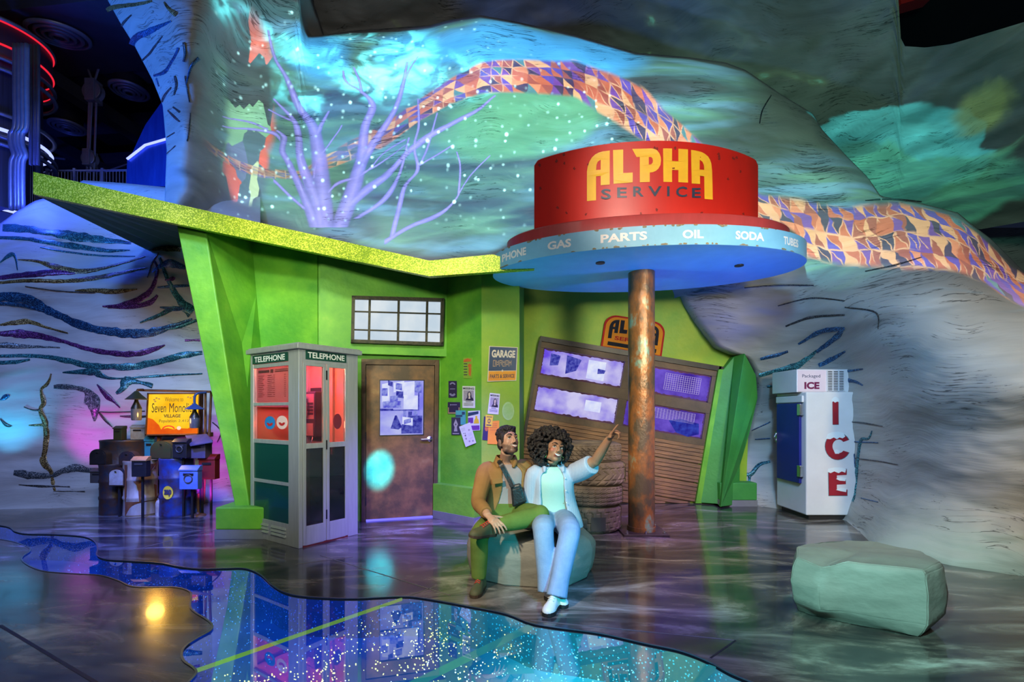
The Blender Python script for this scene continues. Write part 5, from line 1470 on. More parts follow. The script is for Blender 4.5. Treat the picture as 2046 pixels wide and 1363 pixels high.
g = G()
for k, z in enumerate([1.80 - 0.021 * i for i in range(12)]):
    for (sa, sb) in ((0.79, 0.83 - 0.0), (0.60, 0.64)):
        w = 0.05 + 0.05 * ((k * 7 + int(sa * 100)) % 5) / 5
        g.add(onleft(sa - w, sa + 0.04, z, z + 0.008, 0.0255), [(0, 1, 2, 3)])
    for sa in (0.49, 0.28): g.add(onleft(sa, sa + 0.03, z, z + 0.008, 0.0255), [(0, 1, 2, 3)])
for (sa, sb, za, zb2) in ((0.60, 0.83, 1.835, 1.866), (0.52, 0.58, 1.83, 1.87), (0.24, 0.49, 1.835, 1.850), (0.24, 0.49, 1.856, 1.866)): g.add(onleft(sa, sb, za, zb2, 0.0255), [(0, 1, 2, 3)])
g.build('lettering', M_INKR, pl)
for sc_, zc, m_, lbl in ((0.57, 1.285, mat('sticker_blue', (0.02, 0.22, 0.55), 0.4, color2=(0.02, 0.18, 0.48), scale=12), 'round blue sticker on the lower left pane of the phone booth'),
                         (0.335, 1.292, mat('sticker_pale', (0.85, 0.60, 0.55), 0.4, color2=(0.8, 0.5, 0.46), scale=12), 'round pale sticker on the lower left pane of the phone booth')):
    pts = [TB @ Vector((sc_ + 0.105 * math.cos(a), 0.017, zc + 0.072 * math.sin(a))) for a in [2 * PI * i / 30 for i in range(30)]]
    o = tag(G().ext(pts, -ax_b * 0.0015).build('round_sticker', m_), lbl, 'sticker', 'round stickers on the booth')
    g = G()
    g.poly2([(sc_ + 0.06 * math.cos(a), zc + 0.036 * math.sin(a)) for a in [PI + PI * i / 12 for i in range(13)]] + [(sc_ + 0.02 * math.cos(a), zc + 0.01 * math.sin(a)) for a in [2 * PI - PI * i / 8 for i in range(9)]], [],
            lambda x, y: TB @ Vector((x, 0.0142, y)))
    g.build('print', M_REDPL, o)
pts = [TB @ Vector((0.017, 0.475 + 0.055 * math.cos(a), 1.30 + 0.085 * math.sin(a))) for a in [2 * PI * i / 30 for i in range(30)]]
o = tag(G().ext(pts, ax_a * 0.0015).build('round_sticker', mat('sticker_red', (0.75, 0.06, 0.10), 0.4, color2=(0.65, 0.05, 0.08), scale=12)), 'round red sticker on the folding door of the phone booth', 'sticker', 'round stickers on the booth')
lb('inner_post', M_INNER, [(0.52, 0.60, SB - 0.06, SB - 0.02, 0.9, HB - 0.09)]); lb('inner_post', M_INNER, [(0.40, 0.44, SB - 0.05, SB - 0.02, 0.9, HB - 0.09)])
# pay phone on the back wall
TP = TB @ Matrix.Translation((0.70, SB - 0.03, 1.10))
pp_ = thing('pay_phone', tuple(TP @ Vector((0, 0, 0))), 'dark pay phone with a handset on the inner wall of the red lit booth', 'telephone')
M_PHONE = mat('phone_black', (0.03, 0.02, 0.03), 0.3, color2=(0.05, 0.03, 0.05), scale=8); M_PHCH = mat('phone_chrome', (0.6, 0.55, 0.6), 0.25, 0.9, bump=0.05)


def pb(name, m_, boxes, parent=pp_, bevel=0.0):
    g = G(TP)
    for b_ in boxes: g.bx(*b_)
    return g.build(name, m_, parent, bevel=bevel)


pb('backplate', M_DARKM, [(-0.15, 0.15, -0.015, 0.01, -0.05, 0.60)])
pb('housing', M_PHONE, [(-0.12, 0.12, -0.13, -0.015, 0.0, 0.55)], bevel=0.015)
pb('faceplate', M_PHCH, [(-0.10, 0.06, -0.134, -0.128, 0.22, 0.52)])
pb('coin_vault', M_PHCH, [(-0.09, 0.09, -0.138, -0.128, 0.02, 0.17)], bevel=0.004)
g = G(TP)
for i in range(4):
    for j in range(3): g.bx(-0.075 + 0.036 * j, -0.05 + 0.036 * j, -0.142, -0.132, 0.27 + 0.04 * i, 0.297 + 0.04 * i)
g.build('keypad', M_PHONE, pp_)
g = G(TP)
g.tube([(0.09, -0.16, 0.20), (0.092, -0.185, 0.26), (0.092, -0.185, 0.40), (0.09, -0.16, 0.46)], [0.020, 0.018, 0.018, 0.02], 10)
g.lathe([(0.032, 0), (0.034, 0.03), (0.02, 0.045)], (0.09, -0.135, 0.20), (0, -1, 0), 14); g.lathe([(0.032, 0), (0.034, 0.03), (0.02, 0.045)], (0.09, -0.135, 0.46), (0, -1, 0), 14)
g.build('handset', M_PHONE, pp_, smooth=True, angle=45)
g = G(TP)
cp = smoothline([(0.09, -0.17, 0.18), (0.10, -0.19, 0.02), (0.06, -0.20, -0.13), (-0.02, -0.18, -0.16), (-0.06, -0.14, -0.05), (-0.06, -0.12, 0.02)], 30)
g.tube([tuple(p) for p in cp], 0.007, 6); g.build('handset_cord', M_PHCH, pp_, smooth=True)

# ================================================================ canopy sign on its rusty column
XC, YC, RX, RY = 1.576, 5.82, 1.80, 0.95
TILT = 0.028
tz = lambda x, z: z + (x - XC) * TILT
M_DISC = mat('canopy_blue', (0.02, 0.28, 0.52), 0.32, color2=(0.02, 0.23, 0.45), scale=2.5)
M_RIM = mat('pale_blue_rim', (0.20, 0.48, 0.68), 0.45, color2=(0.16, 0.41, 0.60), scale=5, amount=0.6, bump=0.1)
M_REDW = mat('faded_red_paint', (0.42, 0.05, 0.055), 0.45, color2=(0.30, 0.035, 0.035), scale=6, stretch=(1, 1, 0.25), bump=0.1)
M_REDD = mat('sign_red_paint', (0.62, 0.022, 0.012), 0.38, color2=(0.48, 0.018, 0.012), scale=2.5, stretch=(1, 1, 0.3), detail=6)
M_COL = mat('rust_and_verdigris', (0.34, 0.13, 0.035), 0.34, 0.25, color2=(0.10, 0.075, 0.045), scale=4, amount=0.5, stretch=(1, 1, 0.6), bump=0.3, bscale=30, color3=(0.22, 0.36, 0.26), detail=9, sharp=0.7)
M_GRIMEK = mat('black_grime', (0.03, 0.02, 0.02), 0.8, color2=(0.05, 0.03, 0.02), scale=30)
cs_ = thing('canopy_sign', (1.52, YC, 0), 'round blue canopy with a red drum sign on top of a rusty column', 'sign')
CXc = 1.52
g = G()
g.lathe([(0.152, 0.02), (0.152, 1.0), (0.152, 2.0), (0.152, 3.06)], (CXc, YC, 0), (0, 0, 1), 40)
g.build('column', M_COL, cs_, smooth=True, angle=40)
g = G(); g.lathe([(0.165, 0.0), (0.165, 0.05)], (CXc, YC, 0.02), (0, 0, 1), 40); g.build('collar', M_COL, cs_, smooth=True, angle=40)
G().bx(CXc - 0.26, CXc + 0.26, YC - 0.24, YC + 0.24, 0, 0.02).build('base_plate', mat('base_steel', (0.16, 0.13, 0.12), 0.4, 0.7, color2=(0.1, 0.08, 0.07), scale=12), cs_, bevel=0.004)
for dx, dy in ((-0.21, -0.19), (0.21, -0.19), (-0.21, 0.19), (0.21, 0.19), (0.0, -0.2)):
    g = G(); g.lathe([(0.020, 0), (0.020, 0.018), (0.010, 0.018), (0.010, 0.034)], (CXc + dx, YC + dy, 0.02), (0, 0, 1), 6); g.build('bolt', M_CHROME, cs_)


def ell_ring(g, rx, ry, prof, segs=120):
    vs_ = []; fs_ = []
    for (k, z) in prof:
        for i in range(segs):
            a = 2 * PI * i / segs; x = XC + rx * k * math.cos(a)
            vs_.append((x, YC + ry * k * math.sin(a), tz(x, z)))
    for j in range(len(prof) - 1):
        for i in range(segs): fs_.append((j * segs + i, j * segs + (i + 1) % segs, (j + 1) * segs + (i + 1) % segs, (j + 1) * segs + i))
    fs_.append(tuple(range(segs))); fs_.append(tuple((len(prof) - 1) * segs + i for i in range(segs)))
    return g.add(vs_, fs_)


ell_ring(G(), RX, RY, [(0.985, 3.042), (0.985, 3.10)]).build('canopy_disc', M_DISC, cs_)
g = G(); segs = 140; vs_ = []; fs_ = []
prof = [(0.985, 3.042), (1.0, 3.046), (1.0, 3.246), (0.985, 3.25), (0.6, 3.25)]
ell_ring(g, RX, RY, [(0.985, 3.041), (1.0, 3.046), (1.0, 3.246), (0.985, 3.25)]).build('rim_band', M_RIM, cs_, smooth=True, angle=40)
ell_ring(G(), 1.634, 0.75, [(1.0, 3.25), (1.0, 3.425), (0.985, 3.44)]).build('red_ring', M_REDW, cs_, smooth=True, angle=40)
# drum: two shallow arcs meeting at sharp ends
DRX, DSAG = 1.315, 0.44
DR = (DRX ** 2 + DSAG ** 2) / (2 * DSAG); DCY = YC - DSAG + DR; DA = math.asin(DRX / DR)
arc = [(XC + DR * math.sin(t), DCY - DR * math.cos(t)) for t in [(-1 + 2 * i / 60) * DA for i in range(61)]]
plan = arc + [(x, 2 * YC - y) for x, y in reversed(arc[1:-1])]
g = G(); n = len(plan)


def dtop(x): return 4.35 - 0.05 * max(0, (abs(x - XC) / DRX - 0.955) / 0.045) ** 2


g.add([(x, y, tz(x, 3.44)) for x, y in plan] + [(x, y, dtop(x)) for x, y in plan], [(i, (i + 1) % n, n + (i + 1) % n, n + i) for i in range(n)] + [tuple(range(n)), tuple(range(n, 2 * n))])
drum = g.build('drum_sign', M_REDD, cs_, smooth=True, angle=30)


def hit_drum(px, py, lift=0.006):
    k = (px - CX) / FPX; R = DR + lift
    a = k * k + 1; b_ = -2 * (k * XC + DCY); c_ = XC * XC + DCY * DCY - R * R
    return P(px, py, (-b_ - math.sqrt(max(0, b_ * b_ - 4 * a * c_))) / (2 * a))


def hit_ell(px, rx, ry):
    k = (px - CX) / FPX
    a = k * k / rx ** 2 + 1 / ry ** 2; b_ = -2 * (k * XC / rx ** 2 + YC / ry ** 2); c_ = XC ** 2 / rx ** 2 + YC ** 2 / ry ** 2 - 1
    t = (-b_ - math.sqrt(max(0, b_ * b_ - 4 * a * c_))) / (2 * a)
    return k * t, t


z3 = lambda x, y: (960 + x / 3.009, 240 + y / 3.009)
M_GOLD = mat('sign_yellow', (0.90, 0.55, 0.035), 0.4, color2=(0.80, 0.45, 0.03), scale=5)
M_NAVYP = mat('sign_navy', (0.02, 0.035, 0.075), 0.4, color2=(0.03, 0.05, 0.09), scale=8)
for o_, h_ in ALPHA:
    g = G(); g.poly2(split_edges(o_, 25), h_, lambda x, y: hit_drum(*z3(x, y))); g.build('lettering', M_GOLD, drum, weld=False)
g = G()
SRV = [('S', 725, 785, 476, 414), ('E', 822, 880, 466, 405), ('R', 918, 982, 460, 399), ('V', 1008, 1090, 458, 397), ('I', 1122, 1137, 458, 398), ('C', 1176, 1243, 462, 400), ('E', 1272, 1325, 467, 408)]
for ch, x0, x1, y0, y1 in SRV:
    text_fn(g, ch, lambda x, y: hit_drum(*z3(x0 + (x1 - x0) * x, y0 + (y1 - y0) * y)), 0.02)
g.build('lettering', M_NAVYP, drum, weld=False)
# grime flecks scraped on the red paint
rnd2 = random.Random(12)
M_FLECK = mat('grime_on_red', (0.15, 0.012, 0.010), 0.7, color2=(0.26, 0.015, 0.01), scale=40); M_CHIP = mat('rust_chips', (0.16, 0.10, 0.05), 0.7, color2=(0.28, 0.26, 0.16), scale=40)
for k in range(46):
    px, py = rnd2.uniform(1075, 1508), rnd2.choice([rnd2.uniform(300, 340), rnd2.uniform(340, 440), rnd2.uniform(425, 450), rnd2.uniform(290, 330)])
    if py < 288 + 37 * ((px - 1291) / 224) ** 2: continue
    if 1165 < px < 1430 and 305 < py < 400 and rnd2.random() < 0.8: continue
    g = G(); g.poly2([(px + rnd2.uniform(0.6, 1.0) * rnd2.uniform(1.5, 4.5) * math.cos(a), py + rnd2.uniform(0.5, 1.0) * rnd2.uniform(2, 6) * math.sin(a)) for a in [2 * PI * i / 9 for i in range(9)]], [], lambda x, y: hit_drum(x, y, 0.004))
    g.build('grime_fleck', M_FLECK, drum, weld=False)
for k in range(60):
    px = rnd2.uniform(990, 1592); zz_ = rnd2.choice([3.05, 3.24]) + rnd2.uniform(-0.006, 0.006)
    w = rnd2.uniform(2, 7); vv = []
    for a in [2 * PI * i / 8 for i in range(8)]:
        x, y = hit_ell(min(1595, px + w * rnd2.uniform(0.6, 1) * math.cos(a)), RX + 0.004, RY + 0.004)
        vv.append(Vector((x, y, tz(x, min(3.245, max(3.048, zz_ + 0.016 * rnd2.uniform(0.5, 1) * math.sin(a)))))))
    g = G(); g.add(vv, [tuple(range(8))]); g.build('rust_chip', M_CHIP, cs_, weld=False)
for word, x0, x1 in (('PHONE', 1003, 1051), ('GAS', 1094, 1141), ('PARTS', 1200, 1293), ('OIL', 1364, 1406), ('SODA', 1470, 1527), ('TUBES', 1566, 1595)):
    g = G()

    def fn(x, y):
        X, Yq = hit_ell(x0 + (x1 - x0) * x, RX + 0.004, RY + 0.004)
        return Vector((X, Yq, tz(X, 3.105 + 0.085 * y)))
    text_fn(g, word, fn, 0.035); g.build('lettering', M_SWHITE, cs_, weld=False)
for dx, dy in ((-0.62, -0.45), (1.0, -0.2)):
    x = XC + dx; g = G(); g.lathe([(0.05, 0), (0.05, -0.012), (0.03, -0.014)], (x, YC + dy, tz(x, 3.042)), (0, 0, 1), 20); g.build('downlight', M_DARKM, cs_)

# ================================================================ ice freezer
M_ENAM = mat('white_enamel', (0.80, 0.80, 0.82), 0.3, color2=(0.72, 0.72, 0.74), scale=3, coat=0.3)
M_FDOOR = mat('freezer_blue_black', (0.010, 0.020, 0.26), 0.4, color2=(0.008, 0.014, 0.18), scale=2)
FX0, FX1, FY0, FY1 = 3.825, 4.55, 6.44, 7.16
fz = thing('ice_freezer', (4.1, 6.8, 0), 'white packaged ice freezer with red snow capped letters, set into the rock', 'freezer')
G().bx(FX0, FX1, FY0, FY1, 0.06, 1.665).build('body', M_ENAM, fz, bevel=0.015)
G().bx(FX0 + 0.05, FX1 - 0.03, FY0 + 0.03, FY1 - 0.04, 0.0, 0.06).build('plinth', M_DARKM, fz)
G().bx(FX0 - 0.028, FX0, FY0 + 0.05, FY1 - 0.03, 1.53, 1.62).build('header_trim', M_ENAM, fz, bevel=0.008)
fd = G().bx(FX0 - 0.035, FX0, FY0 + 0.10, FY1 - 0.06, 0.46, 1.52).build('door', M_FDOOR, fz, bevel=0.008)
for z in (0.55, 1.36): G().bx(FX0 - 0.05, FX0 - 0.002, FY0 + 0.055, FY0 + 0.13, z, z + 0.15).build('hinge', M_CHROME, fd, bevel=0.006)
g = G(); g.bx(FX0 - 0.06, FX0 - 0.02, FY1 - 0.11, FY1 - 0.07, 0.98, 1.12); g.tube([(FX0 - 0.06, FY1 - 0.09, 1.0), (FX0 - 0.09, FY1 - 0.10, 1.05), (FX0 - 0.06, FY1 - 0.09, 1.10)], 0.01, 8); g.build('latch', M_CHROME, fd)
WFZ = ((3.6, FY0), (4.8, FY0))
z8 = lambda x, y: (1460 + x / 2.272, 700 + y / 2.272)
f8 = lambda d: (lambda x, y: onwall(*z8(x, y), *WFZ, d))
M_ICER = mat('ice_letter_red', (0.38, 0.015, 0.03), 0.4, color2=(0.30, 0.012, 0.025), scale=8); M_SNOW = mat('snow_white', (0.85, 0.9, 0.92), 0.5, color2=(0.75, 0.86, 0.9), scale=10); M_ICEB = mat('letter_outline_teal', (0.05, 0.20, 0.24), 0.5, color2=(0.06, 0.24, 0.28), scale=8)


def carc(cx, cy, rx, ry, a0, a1, k=20): return [(cx + rx * math.cos(math.radians(a0 + (a1 - a0) * i / k)), cy + ry * math.sin(math.radians(a0 + (a1 - a0) * i / k))) for i in range(k + 1)]


LET = [('I', [(462, 228), (489, 228), (490, 337), (463, 337)], [(457, 236), (459, 222), (468, 213), (478, 211), (490, 220), (493, 236), (484, 233), (474, 238), (466, 232)]),
       ('C', carc(486, 436, 57, 61, -28, -333) + carc(490, 436, 28, 31, -320, -40), [(432, 402), (440, 380), (460, 372), (490, 370), (512, 376), (520, 392), (508, 400), (494, 396), (482, 404), (468, 396), (452, 404)]),
       ('E', [(444, 542), (526, 540), (526, 566), (482, 568), (482, 584), (522, 584), (522, 608), (482, 610), (482, 632), (529, 632), (529, 660), (446, 660)], [(440, 552), (442, 538), (470, 532), (505, 533), (524, 540), (520, 556), (504, 550), (490, 558), (470, 550), (454, 558)])]
for ch, sh, cap in LET:
    g = G(); cx_ = sum(p[0] for p in sh) / len(sh); cy_ = sum(p[1] for p in sh) / len(sh)
    g.poly2([(cx_ + (x - cx_) * 1.05, cy_ + (y - cy_) * 1.035) for x, y in sh], [], f8(0.0015)); g.build('letter_outline', M_ICEB, fz)
    g = G(); g.poly2(sh, [], f8(0.003)); lt_ = g.build('lettering', M_ICER, fz)
    g = G(); g.poly2(cap, [], f8(0.0045))
    g.build('snow_cap', M_SNOW, lt_, weld=False)
    more_ = {'C': [[(468, 456), (480, 450), (496, 456), (492, 470), (474, 470)]], 'E': [[(478, 584), (500, 576), (524, 580), (520, 594), (494, 592)], [(478, 634), (500, 624), (526, 628), (524, 644), (500, 640)]]}.get(ch, [])
    for sp2 in more_: g = G(); g.poly2(sp2, [], f8(0.0045)); g.build('snow_cap', M_SNOW, lt_, weld=False)
# compressor box with lit sign and grille
TBY = FY0 + 0.10
c0 = P(1592, 781, TBY); c1 = P(1689, 738, TBY); cm = P(1650, 781, TBY)
G().bx(c0.x, 4.5, TBY, FY1, 1.665, c1.z).build('top_box', M_ENAM, fz, bevel=0.008)
sgn = G().bx(c0.x + 0.01, cm.x - 0.005, TBY - 0.012, TBY, 1.675, c1.z - 0.012).build('lit_sign', glow('lit_ice_sign', (0.86, 0.82, 1.0), 0.75, (0.76, 0.72, 0.98), 3), fz)
M_PURPR = mat('sign_plum', (0.16, 0.01, 0.06), 0.4, color2=(0.2, 0.015, 0.08), scale=8)
w_ = cm.x - c0.x
g = G(); text_box(g, 'Packaged', (c0.x + w_ * 0.17, TBY - 0.0135, 1.845), (1, 0, 0), (0, 0, 1), w_ * 0.62, 0.055, 0.005); g.build('lettering', M_NAVY, sgn)
g = G(); text_box(g, 'ICE', (c0.x + w_ * 0.24, TBY - 0.0135, 1.705), (1, 0, 0), (0, 0, 1), w_ * 0.52, 0.095, 0.05); g.build('lettering', M_PURPR, sgn)
gr = G().bx(cm.x + 0.012, P(1686, 781, TBY).x, TBY - 0.004, TBY, 1.685, c1.z - 0.02).build('grille_recess', M_DARKM, fz)
g = G(); x0, x1 = cm.x + 0.012, P(1686, 781, TBY).x; zz0, zz1 = 1.685, c1.z - 0.02
for k in range(13): z = zz0 + (zz1 - zz0) * k / 12; g.bx(x0, x1, TBY - 0.014, TBY - 0.002, z - 0.006, z + 0.005)
for k in (0, 1, 2, 3): x = x0 + (x1 - x0) * k / 3; g.bx(x - 0.006, x + 0.006, TBY - 0.016, TBY, zz0, zz1)
g.build('grille', M_ENAM, fz)

# ================================================================ stacked tires
M_RUB = mat('dusty_rubber', (0.24, 0.18, 0.12), 0.8, color2=(0.055, 0.045, 0.04), scale=5, amount=0.45, bump=0.2, color3=(0.26, 0.20, 0.14))
TIRES = [(0.945, 0.0, 0.375, 0.305, 'blocky tread tire at the very bottom of the stack', 0), (0.955, 0.31, 0.385, 0.235, 'fine ribbed tire, second from the bottom of the stack', 1),
         (0.985, 0.55, 0.388, 0.265, 'chevron tread tire, second from the top of the stack', 2), (0.95, 0.82, 0.375, 0.215, 'topmost tire of the stack behind the woman', 3)]
for xc, z0, R, W, lbl, kind in TIRES:
    t = thing('tire', (xc, 6.02, z0), lbl, 'tire', 'used tires stacked before the garage door')
    K, J = 168, 20; vs_ = []; fs_ = []
    for i in range(K):
        a = 2 * PI * i / K
        for j in range(J + 1):
            f = j / J; z = z0 + W * f
            edge = min(f, 1 - f); r = R - 0.045 * max(0, (0.16 - edge) / 0.16) ** 2
            if 0.06 < edge:
                if kind == 0: deep = ((i // 4 + (j // 4) * 1) % 2 == 0 and j % 4 in (0,)) or (i + j // 4 * 3) % 7 == 0
                elif kind == 1: deep = j % 4 == 1 or ((i % 5 == 0) and j % 4 != 3)
                elif kind == 2: deep = ((i + abs(j - J // 2) * 1) % 7 in (0, 1)) or j in (5, 15)
                else: deep = ((i + j) % 5 == 0) or j % 5 == 2
                if deep: r -= 0.012
            vs_.append((xc + r * math.cos(a), 6.02 + r * math.sin(a), z))
    m_ = J + 1
    for i in range(K):
        for j in range(J): fs_.append((i * m_ + j, ((i + 1) % K) * m_ + j, ((i + 1) % K) * m_ + j + 1, i * m_ + j + 1))
    g = G(); g.add(vs_, fs_); g.build('tread', M_RUB, t)
    for zf, sg in ((0.0, 1), (1.0, -1)):
        g = G(); z = z0 + W * zf
        g.lathe([(R - 0.046, 0.0), (R - 0.07, -0.006 * sg + 0.004), (R - 0.13, 0.004 * sg), (R - 0.17, 0.03 * sg), (R - 0.17, 0.06 * sg)], (xc, 6.02, z), (0, 0, 1), 72, cap=False)
        g.build('sidewall', M_RUB, t, smooth=True)
    if kind == 0:
        a0, a1 = -PI / 2 - 0.12, -PI / 2 + 0.34; g = G(); n_ = 8
        pts = [(xc + (R + 0.006) * math.cos(a0 + (a1 - a0) * i / n_), 6.02 + (R + 0.006) * math.sin(a0 + (a1 - a0) * i / n_)) for i in range(n_ + 1)]
        g.add([(x, y, 0.04) for x, y in pts] + [(x, y, 0.20) for x, y in pts], [(i, i + 1, n_ + 2 + i, n_ + 1 + i) for i in range(n_)])
        g.build('smooth_patch', mat('bare_rubber', (0.06, 0.055, 0.05), 0.8, color2=(0.045, 0.04, 0.04), scale=10), t)

# ================================================================ the two seat boulders
M_BOULD = mat('painted_boulder', (0.28, 0.275, 0.235), 0.6, color2=(0.20, 0.195, 0.165), scale=3.0, stretch=(1, 1, 2.0), bump=0.35, bscale=9, color3=(0.34, 0.335, 0.30), detail=8)


def boulder(name, rings, label, seed, sub=3):
    bm = bmesh.new(); prev = None; n = len(rings[0])
    layers = [[bm.verts.new(p) for p in r] for r in rings]
    for a, b_ in zip(layers, layers[1:]):
        for i in range(n): bm.faces.new((a[i], a[(i + 1) % n], b_[(i + 1) % n], b_[i]))
    for r, fl in ((layers[0], True), (layers[-1], False)):
        c = bm.verts.new(sum((v.co for v in r), Vector()) / n)
        for i in range(n): bm.faces.new((c, r[i], r[(i + 1) % n]) if not fl else (c, r[(i + 1) % n], r[i]))
    bmesh.ops.recalc_face_normals(bm, faces=bm.faces)
    bmesh.ops.bevel(bm, geom=[e for e in bm.edges if e.calc_face_angle(0) > 0.45], offset=0.007, segments=2, affect='EDGES', clamp_overlap=True)
    bmesh.ops.triangulate(bm, faces=bm.faces)
    bmesh.ops.subdivide_edges(bm, edges=[e for e in bm.edges if e.calc_length() > 0.12], cuts=3, use_grid_fill=True)
    bmesh.ops.subdivide_edges(bm, edges=[e for e in bm.edges if e.calc_length() > 0.05], cuts=1, use_grid_fill=True)
    bm.normal_update()
    for v in bm.verts:
        d = noise.fractal(v.co * 4 + Vector((seed, 0, 0)), 0.9, 2, 4) * 0.012 + noise.noise(v.co * 2.2 + Vector((seed, 3, 0))) * 0.02
        if v.co.z > 0.01: v.co += v.normal * d
        v.co.z = max(0.0, v.co.z)
    g = G(); g.add([v.co.copy() for v in bm.verts], [tuple(v.index for v in f.verts) for f in (bm.verts.index_update(), bm.faces)[1]]); bm.free()
    o = g.build(name, M_BOULD, smooth=True, angle=38)
    return tag(o, label, 'boulder')


tp = [(1.95, 3.42), (2.03, 3.27), (2.18, 3.22), (2.54, 3.04), (2.80, 3.20), (2.90, 3.48), (2.76, 3.74), (2.58, 3.83), (2.36, 3.79), (2.06, 3.62)]
ctr = Vector((2.42, 3.45))


def rng(pts, c, k, z, dz=None): return [Vector((c.x + (x - c.x) * k, c.y + (y - c.y) * k, z + (dz[i] if dz else 0))) for i, (x, y) in enumerate(pts)]


boulder('boulder', [rng([(2.02, 3.50), (2.06, 3.42), (2.20, 3.30), (2.53, 3.08), (2.72, 3.22), (2.80, 3.46), (2.70, 3.68), (2.55, 3.76), (2.36, 3.72), (2.12, 3.62)], ctr, 1, 0.0), rng(tp, ctr, 1.0, 0.10), rng(tp, ctr, 1.02, 0.24, [0, 0, 0, 0, 0, 0, 0, 0, 0, 0]),
                    rng(tp, ctr, 1.0, 0.385, [-.06, -.10, 0, 0.02, 0.02, 0.01, 0.0, 0.0, 0, -.02]), rng(tp, ctr, 0.955, 0.425, [-0.03, -0.05, 0, 0, 0.01, 0, 0, 0, 0, 0])],
        'empty grey boulder seat at the right, in front of the ice freezer', 3.0)
tp = [(-0.40, 4.38), (-0.26, 4.10), (-0.08, 3.98), (0.20, 3.92), (0.48, 3.97), (0.66, 4.18), (0.74, 4.45), (0.66, 4.75), (0.35, 4.95), (-0.05, 4.98), (-0.36, 4.75)]
ctr = Vector((0.18, 4.45))
boulder('boulder', [rng(tp, ctr, 0.94, 0.0), rng(tp, ctr, 1.0, 0.12), rng(tp, ctr, 1.02, 0.24), rng(tp, ctr, 0.97, 0.36, [0, 0, 0, 0, -.02, -.05, -.07, -.04, 0, 0, 0]), rng(tp, ctr, 0.82, 0.405, [0, 0, 0, 0, 0, -.03, -.04, 0, 0, 0, 0])],
        'grey boulder on which the couple is sitting', 8.0)


# ================================================================ heap of drums and letter boxes by the left rock
zy = lambda x, y: (160 + x / 4.543, 740 + y / 4.543)
M_DRUMK = mat('drum_black', (0.02, 0.026, 0.04), 0.45, 0.3, color2=(0.07, 0.03, 0.012), scale=6, bump=0.2, sharp=0.4, color3=(0.05, 0.06, 0.08))
M_DRUMW = mat('drum_white_rust', (0.50, 0.47, 0.40), 0.5, 0.1, color2=(0.20, 0.075, 0.02), scale=3.5, stretch=(1, 1, 0.4), bump=0.25, color3=(0.55, 0.52, 0.46), detail=8)
M_DRUMB = mat('drum_blue', (0.02, 0.06, 0.30), 0.4, 0.2, color2=(0.06, 0.03, 0.03), scale=5, bump=0.2, sharp=0.4, color3=(0.03, 0.10, 0.40))
M_RUSTY = mat('rusty_iron', (0.20, 0.08, 0.03), 0.6, 0.4, color2=(0.07, 0.035, 0.02), scale=9, bump=0.4, color3=(0.32, 0.16, 0.05))
M_BOXK = mat('box_black', (0.014, 0.014, 0.018), 0.35, 0.2, color2=(0.03, 0.025, 0.025), scale=12)
M_BOXG = mat('box_green', (0.015, 0.055, 0.02), 0.4, 0.1, color2=(0.06, 0.03, 0.015), scale=5, color3=(0.03, 0.10, 0.03))
M_BOXW = mat('box_white_worn', (0.50, 0.50, 0.48), 0.5, 0.0, color2=(0.24, 0.16, 0.10), scale=6, color3=(0.6, 0.6, 0.58))
M_BOXR = mat('box_red', (0.28, 0.015, 0.02), 0.45, 0.1, color2=(0.16, 0.015, 0.015), scale=7)
M_BOXBL = mat('box_sky_blue', (0.16, 0.26, 0.72), 0.4, 0.1, color2=(0.08, 0.14, 0.5), scale=6, color3=(0.3, 0.4, 0.8))
M_BOXGY = mat('box_grey', (0.09, 0.10, 0.11), 0.4, 0.5, color2=(0.12, 0.09, 0.07), scale=9)
M_BOXV = mat('box_violet_grey', (0.12, 0.10, 0.22), 0.4, 0.3, color2=(0.10, 0.07, 0.10), scale=8)
M_TANW = mat('tan_lid', (0.45, 0.24, 0.10), 0.6, color2=(0.3, 0.15, 0.06), scale=12)


def drum_(zx, zw, ztop, Yc, m_, label, ribs=True, zb_=0.0):
    cx_ = P(zy(zx, 0)[0], 900, Yc).x; r = zw / 4.543 / FPX * Yc / 2
    top = EYE - (zy(0, ztop)[1] - HY) / FPX * (Yc - r)
    t = thing('oil_drum', (cx_, Yc, zb_), label, 'drum', 'oil drums in the heap')
    h = top - zb_; pr = [(r * 0.98, 0), (r, 0.012), (r, 0.03)]
    for f in (0.33, 0.66): pr += [(r * 0.97, h * f - 0.03), (r * 1.02, h * f - 0.012), (r * 1.02, h * f + 0.012), (r * 0.97, h * f + 0.03)]
    pr += [(r, h - 0.03), (r * 1.02, h - 0.012), (r * 1.0, h), (r * 0.94, h), (r * 0.92, h - 0.02)]
    g = G(); g.lathe(pr, (cx_, Yc, zb_), (0, 0, 1), 40); g.build('shell', m_, t, smooth=True, angle=50)
    g = G(); g.lathe([(0.02, 0), (0.02, 0.012)], (cx_ + r * 0.5, Yc - r * 0.3, top - 0.02), (0, 0, 1), 10); g.build('bung', M_BOXGY, t)
    return t, cx_, r, top


